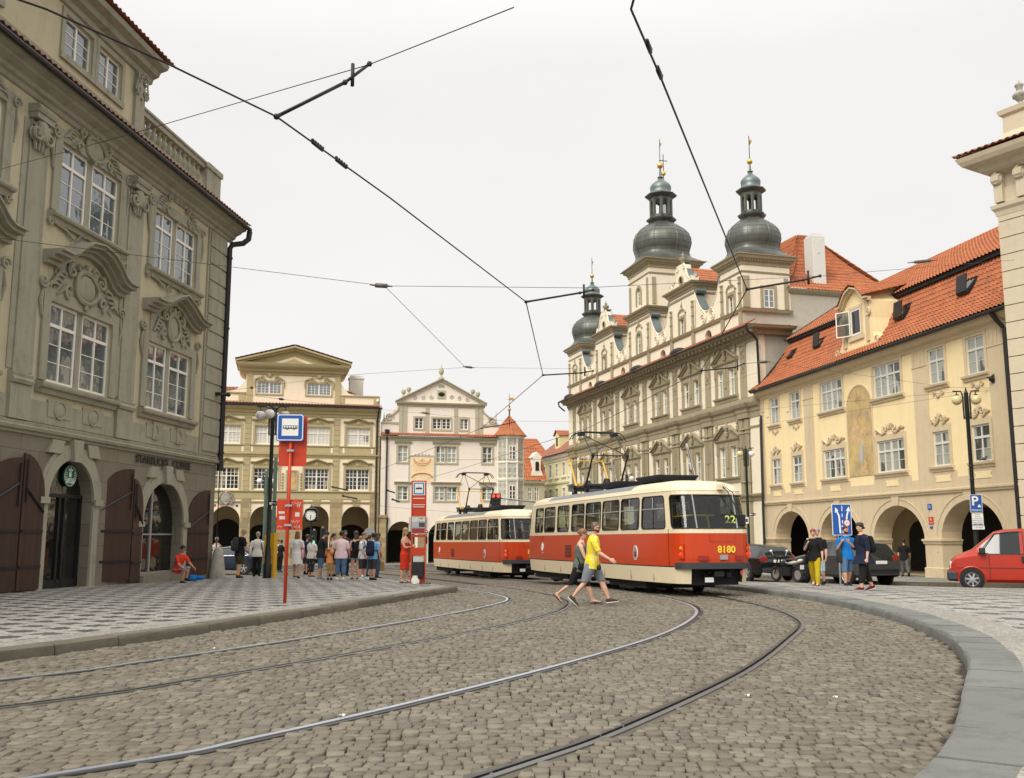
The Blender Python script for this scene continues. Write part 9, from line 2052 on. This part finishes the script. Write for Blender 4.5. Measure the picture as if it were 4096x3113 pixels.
# ---------------------------------------------------------------- overhead wires
def wires():
    ZW=5.55
    def wire(label,pts,r,name='contact_wire',cat='wire',group=None,sag=.0):
        P=[]
        for a,b in zip(pts,pts[1:]):
            n=8 if sag else 1
            for q in range(n): t=q/n; v=a.lerp(b,t); v=v-Vector((0,0,sag*4*t*(1-t))); P.append(v)
        P.append(pts[-1]); m=MB(); m.tube(P,r,6); return tag(m.build(name,MAT['wire'],None,True),label,cat,group)
    W=lambda u,v,z=ZW: atz(u,v,z)
    A=[Vector((-9.5,1.5,ZW)),W(185,37),W(671,256),W(1106,467),W(1560,792),W(2104,1208),W(2172,1501),W(1925,1714),W(1570,1859),W(1320,1958)]
    B_=[Vector((1.2,-3,ZW)),W(2524,37),W(2641,306),W(2988,1158),W(2805,1483),W(2467,1657),W(2343,1716),W(1871,1868),W(1640,1935)]
    C_='overhead tram wires'
    wire('thick dark contact wire running from the top left corner over the left track',A,.010,group=C_); wire('dark contact wire falling from the top centre over the right track',B_,.010,group=C_)
    def clip(m,p,d,l=.25,r=.03): m.tube([p-d*l,p+d*l],r,6)
    # pull-off rods with insulators
    def rod(label,p,q,e=None):
        m=MB(); m.tube([p,p.lerp(q,.06)],.02,6); m.tube([p.lerp(q,.06),q],.018,8); m.ball(tuple(p),.032,8); m.ball(tuple(q),.03,8)
        if e is not None: m.tube([q,e],.016,6); m.ball(tuple(e),.03,8); m.tube([q.lerp(e,.3)+Vector((0,0,-.1)),q.lerp(e,.3)+Vector((0,0,.14))],.02,5)
        return tag(m.build('pull_off_rod',MAT['wire'],None,True),label,'wire fitting','pull-off rods of the tram wires')
    def pz(u,v,p,d): # point at pixel, a little beyond depth of p
        return at(u,v,p.y+d)
    p=A[3]; rod('long dark pull-off rod high on the left, nearest the camera',p,pz(1380,330,p,.3),pz(1478,256,p,.5))
    p=A[5]; rod('pull-off rod left of the small onion tower',p,pz(2320,1172,p,.5),pz(2372,1160,p,.7))
    p=A[6]; rod('pull-off rod in front of the far left part of the town hall',p,pz(2325,1492,p,.4),pz(2372,1484,p,.6))
    p=B_[3]; rod('pull-off rod in front of the near onion tower',p,pz(3214,1120,p,.3),pz(3280,1104,p,.5))
    p=B_[4]; rod('pull-off rod in front of the upper windows of the town hall',p,pz(2940,1470,p,.3),pz(2976,1455,p,.5))
    p=A[7]; rod('pull-off rod near the gable of the white house',p,pz(2028,1696,p,.4),pz(2060,1688,p,.5))
    # span wires
    G='thin span wires over the square'
    S=lambda lab,pts,sag=0: wire(lab,pts,.0055,'span_wire','wire',G,sag)
    S('thin span wire rising from the left house to the top edge',[at(-30,686,19.6),at(512,540,13),at(1473,260,9.2),at(2055,30,7.5)])
    S('thin span wire crossing the whole picture from the left house to the red roofs',[at(-30,950,20),at(1538,1144,20),at(2330,1152,20),at(3250,1106,24),at(4060,1040,33)])
    S('thin span wire from the coffee shop corner past the white house gable',[at(884,1567,35),at(1400,1500,38),at(1862,1470,42),at(2330,1476,50),at(2440,1478,60)])
    S('lower span wire from the coffee shop corner in front of the palace',[at(884,1567,35),at(1130,1598,40),at(1640,1650,46),at(2020,1684,50),at(2480,1690,70)])
    S('thin hanger wire slanting between the two long span wires',[at(1538,1144,20),at(1862,1470,24)])
    S('span wire from the town hall corner to the anchor on the yellow house',[at(2976,1455,21.7),at(3060,1448,30),at(3800,1550,42),at(3995,1553,40.4)])
    S('second span wire ending at the anchor on the yellow house',[at(3020,1640,50),at(3995,1553,40.4)])
    S('third span wire ending at the anchor on the yellow house',[at(3000,1705,55),at(3995,1556,40.4)])
    S('span wire low over the trams towards the town hall',[at(1750,1840,40),at(2190,1838,42),at(2700,1600,50),at(3060,1480,58)])
    S('low span wire in front of the white house',[at(1400,2012,50),at(1640,2036,52),at(1960,2060,55)])
    S('short slanting span wire by the palace downpipe',[at(1330,1950,46),at(1425,2015,46)])
    for (u1,v1,u2,v2,Y,lab) in ((1480,1140,1570,1146,20,'insulator on the long span wire at centre left'),(1850,1466,1900,1472,42,'insulator above the white house gable'),(3630,1052,3750,1040,29,'insulator in front of the red mansard roof'),(1680,1650,1722,1655,47,'insulator in front of the gable windows'),(3030,1449,3080,1447,31,'insulator at the town hall downpipe'),(1000,1550,1014,1553,37,'small insulator beside the coffee shop corner'),(1110,1595,1140,1599,40,'small insulator in front of the palace eaves')):
        p,q=at(u1,v1,Y),at(u2,v2,Y); m=MB(); m.tube([p,p.lerp(q,.2),p.lerp(q,.25),p.lerp(q,.75),p.lerp(q,.8),q],[.012,.02,.05,.05,.02,.012],8); tag(m.build('insulator',MAT['insulator'],None,True),lab,'wire fitting','insulators')
    # section fittings on the contact wires
    for (u,v,u2,v2,lab) in ((1250,570,1290,602,'knobbly fitting on the left contact wire, upper one'),(1345,640,1385,672,'knobbly fitting on the left contact wire, lower one'),(2588,175,2602,210,'small clamp high on the right contact wire'),(2630,280,2645,315,'lower clamp on the right contact wire')):
        p,q=W(u,v),W(u2,v2); m=MB(); m.tube([p,q],.018,6)
        for k in range(5): m.ball(tuple(p.lerp(q,k/4)+Vector((0,0,.025))),.02,6)
        tag(m.build('wire_clamp',MAT['wire'],None,True),lab,'wire fitting','clamps on the contact wires')
    for k,(u,v,u2,v2) in enumerate(((1330,1948,1392,1962),(1372,1984,1430,1996),(1550,1962,1580,1972),(1570,1998,1600,2008))):
        p,q=at(u,v,48),at(u2,v2,48); m=MB(); m.tube([p,q],.035,6); m.ball(tuple(p),.06,6); tag(m.build('pull_off_rod',MAT['wire'],None,True),['small rod by the palace downpipe, upper left','small rod by the palace downpipe, lower left','small rod over the left window of the white house','lowest small rod beside the white house window'][k],'wire fitting','pull-off rods of the tram wires')
wires()
# ---------------------------------------------------------------- camera, sky, light
def finish():
    cam = bpy.data.cameras.new('camera'); o = bpy.data.objects.new('camera', cam); COL.objects.link(o)
    o.location = (0,0,CAMH); o.rotation_euler = (R(90)+TH, 0, 0); cam.sensor_width = 36; cam.lens = 36*F/4096; cam.clip_end = 3000; cam.clip_start = .05
    SC.camera = o
    w = bpy.data.worlds.new('World'); SC.world = w; w.use_nodes = True; t = w.node_tree; bg = t.nodes['Background']
    tc = N(t,'ShaderNodeTexCoord'); sky = N(t,'ShaderNodeTexSky'); sky.sky_type = 'NISHITA'; sky.sun_disc = False; sky.sun_elevation = R(52); sky.sun_rotation = R(205); sky.air_density = 1; sky.dust_density = 4
    sx = N(t,'ShaderNodeSeparateXYZ'); ln(t, tc.outputs['Generated'], sx.inputs[0])
    # overcast: a cloud deck brighter towards the zenith, faintly mottled; a little of the blue sky filters through
    g = mth(t,'ADD',.83,mth(t,'MULTIPLY',mth(t,'MAXIMUM',mth(t,'SUBTRACT',sx.outputs[2],.45),0.0),1.5))
    mp = N(t,'ShaderNodeMapping'); mp.inputs['Scale'].default_value = (1,1,2.6); ln(t, tc.outputs['Generated'], mp.inputs[0])
    cl = mth(t,'ADD',.92,mth(t,'MULTIPLY',noise(t, mp.outputs[0], 2.0, 6, .5),.16))
    val = mth(t,'MULTIPLY',g,cl); cb = N(t,'ShaderNodeCombineColor')
    for i,k in enumerate((1.0,.985,.965)): ln(t, mth(t,'MULTIPLY',val,k*10), cb.inputs[i])
    hs = N(t,'ShaderNodeHueSaturation'); hs.inputs['Saturation'].default_value = .25; ln(t, sky.outputs[0], hs.inputs['Color'])
    col = mixc(t, .05, cb.outputs[0], hs.outputs[0]); ln(t, col, bg.inputs['Color']); bg.inputs['Strength'].default_value = .1
    s = bpy.data.lights.new('sun','SUN'); so = bpy.data.objects.new('sun', s); COL.objects.link(so); s.energy = 2.6; s.angle = R(36); s.color = (1,.95,.86)
    so.rotation_euler = (Vector((.50,.72,-.82))).to_track_quat('-Z','Y').to_euler()
    v = SC.view_settings; v.view_transform = 'Standard'; v.look = 'None'; v.exposure = 0.18; v.gamma = 1; v.use_curve_mapping = False
    SC.render.engine = 'CYCLES'; SC.cycles.max_bounces = 6; SC.cycles.transparent_max_bounces = 12
finish()
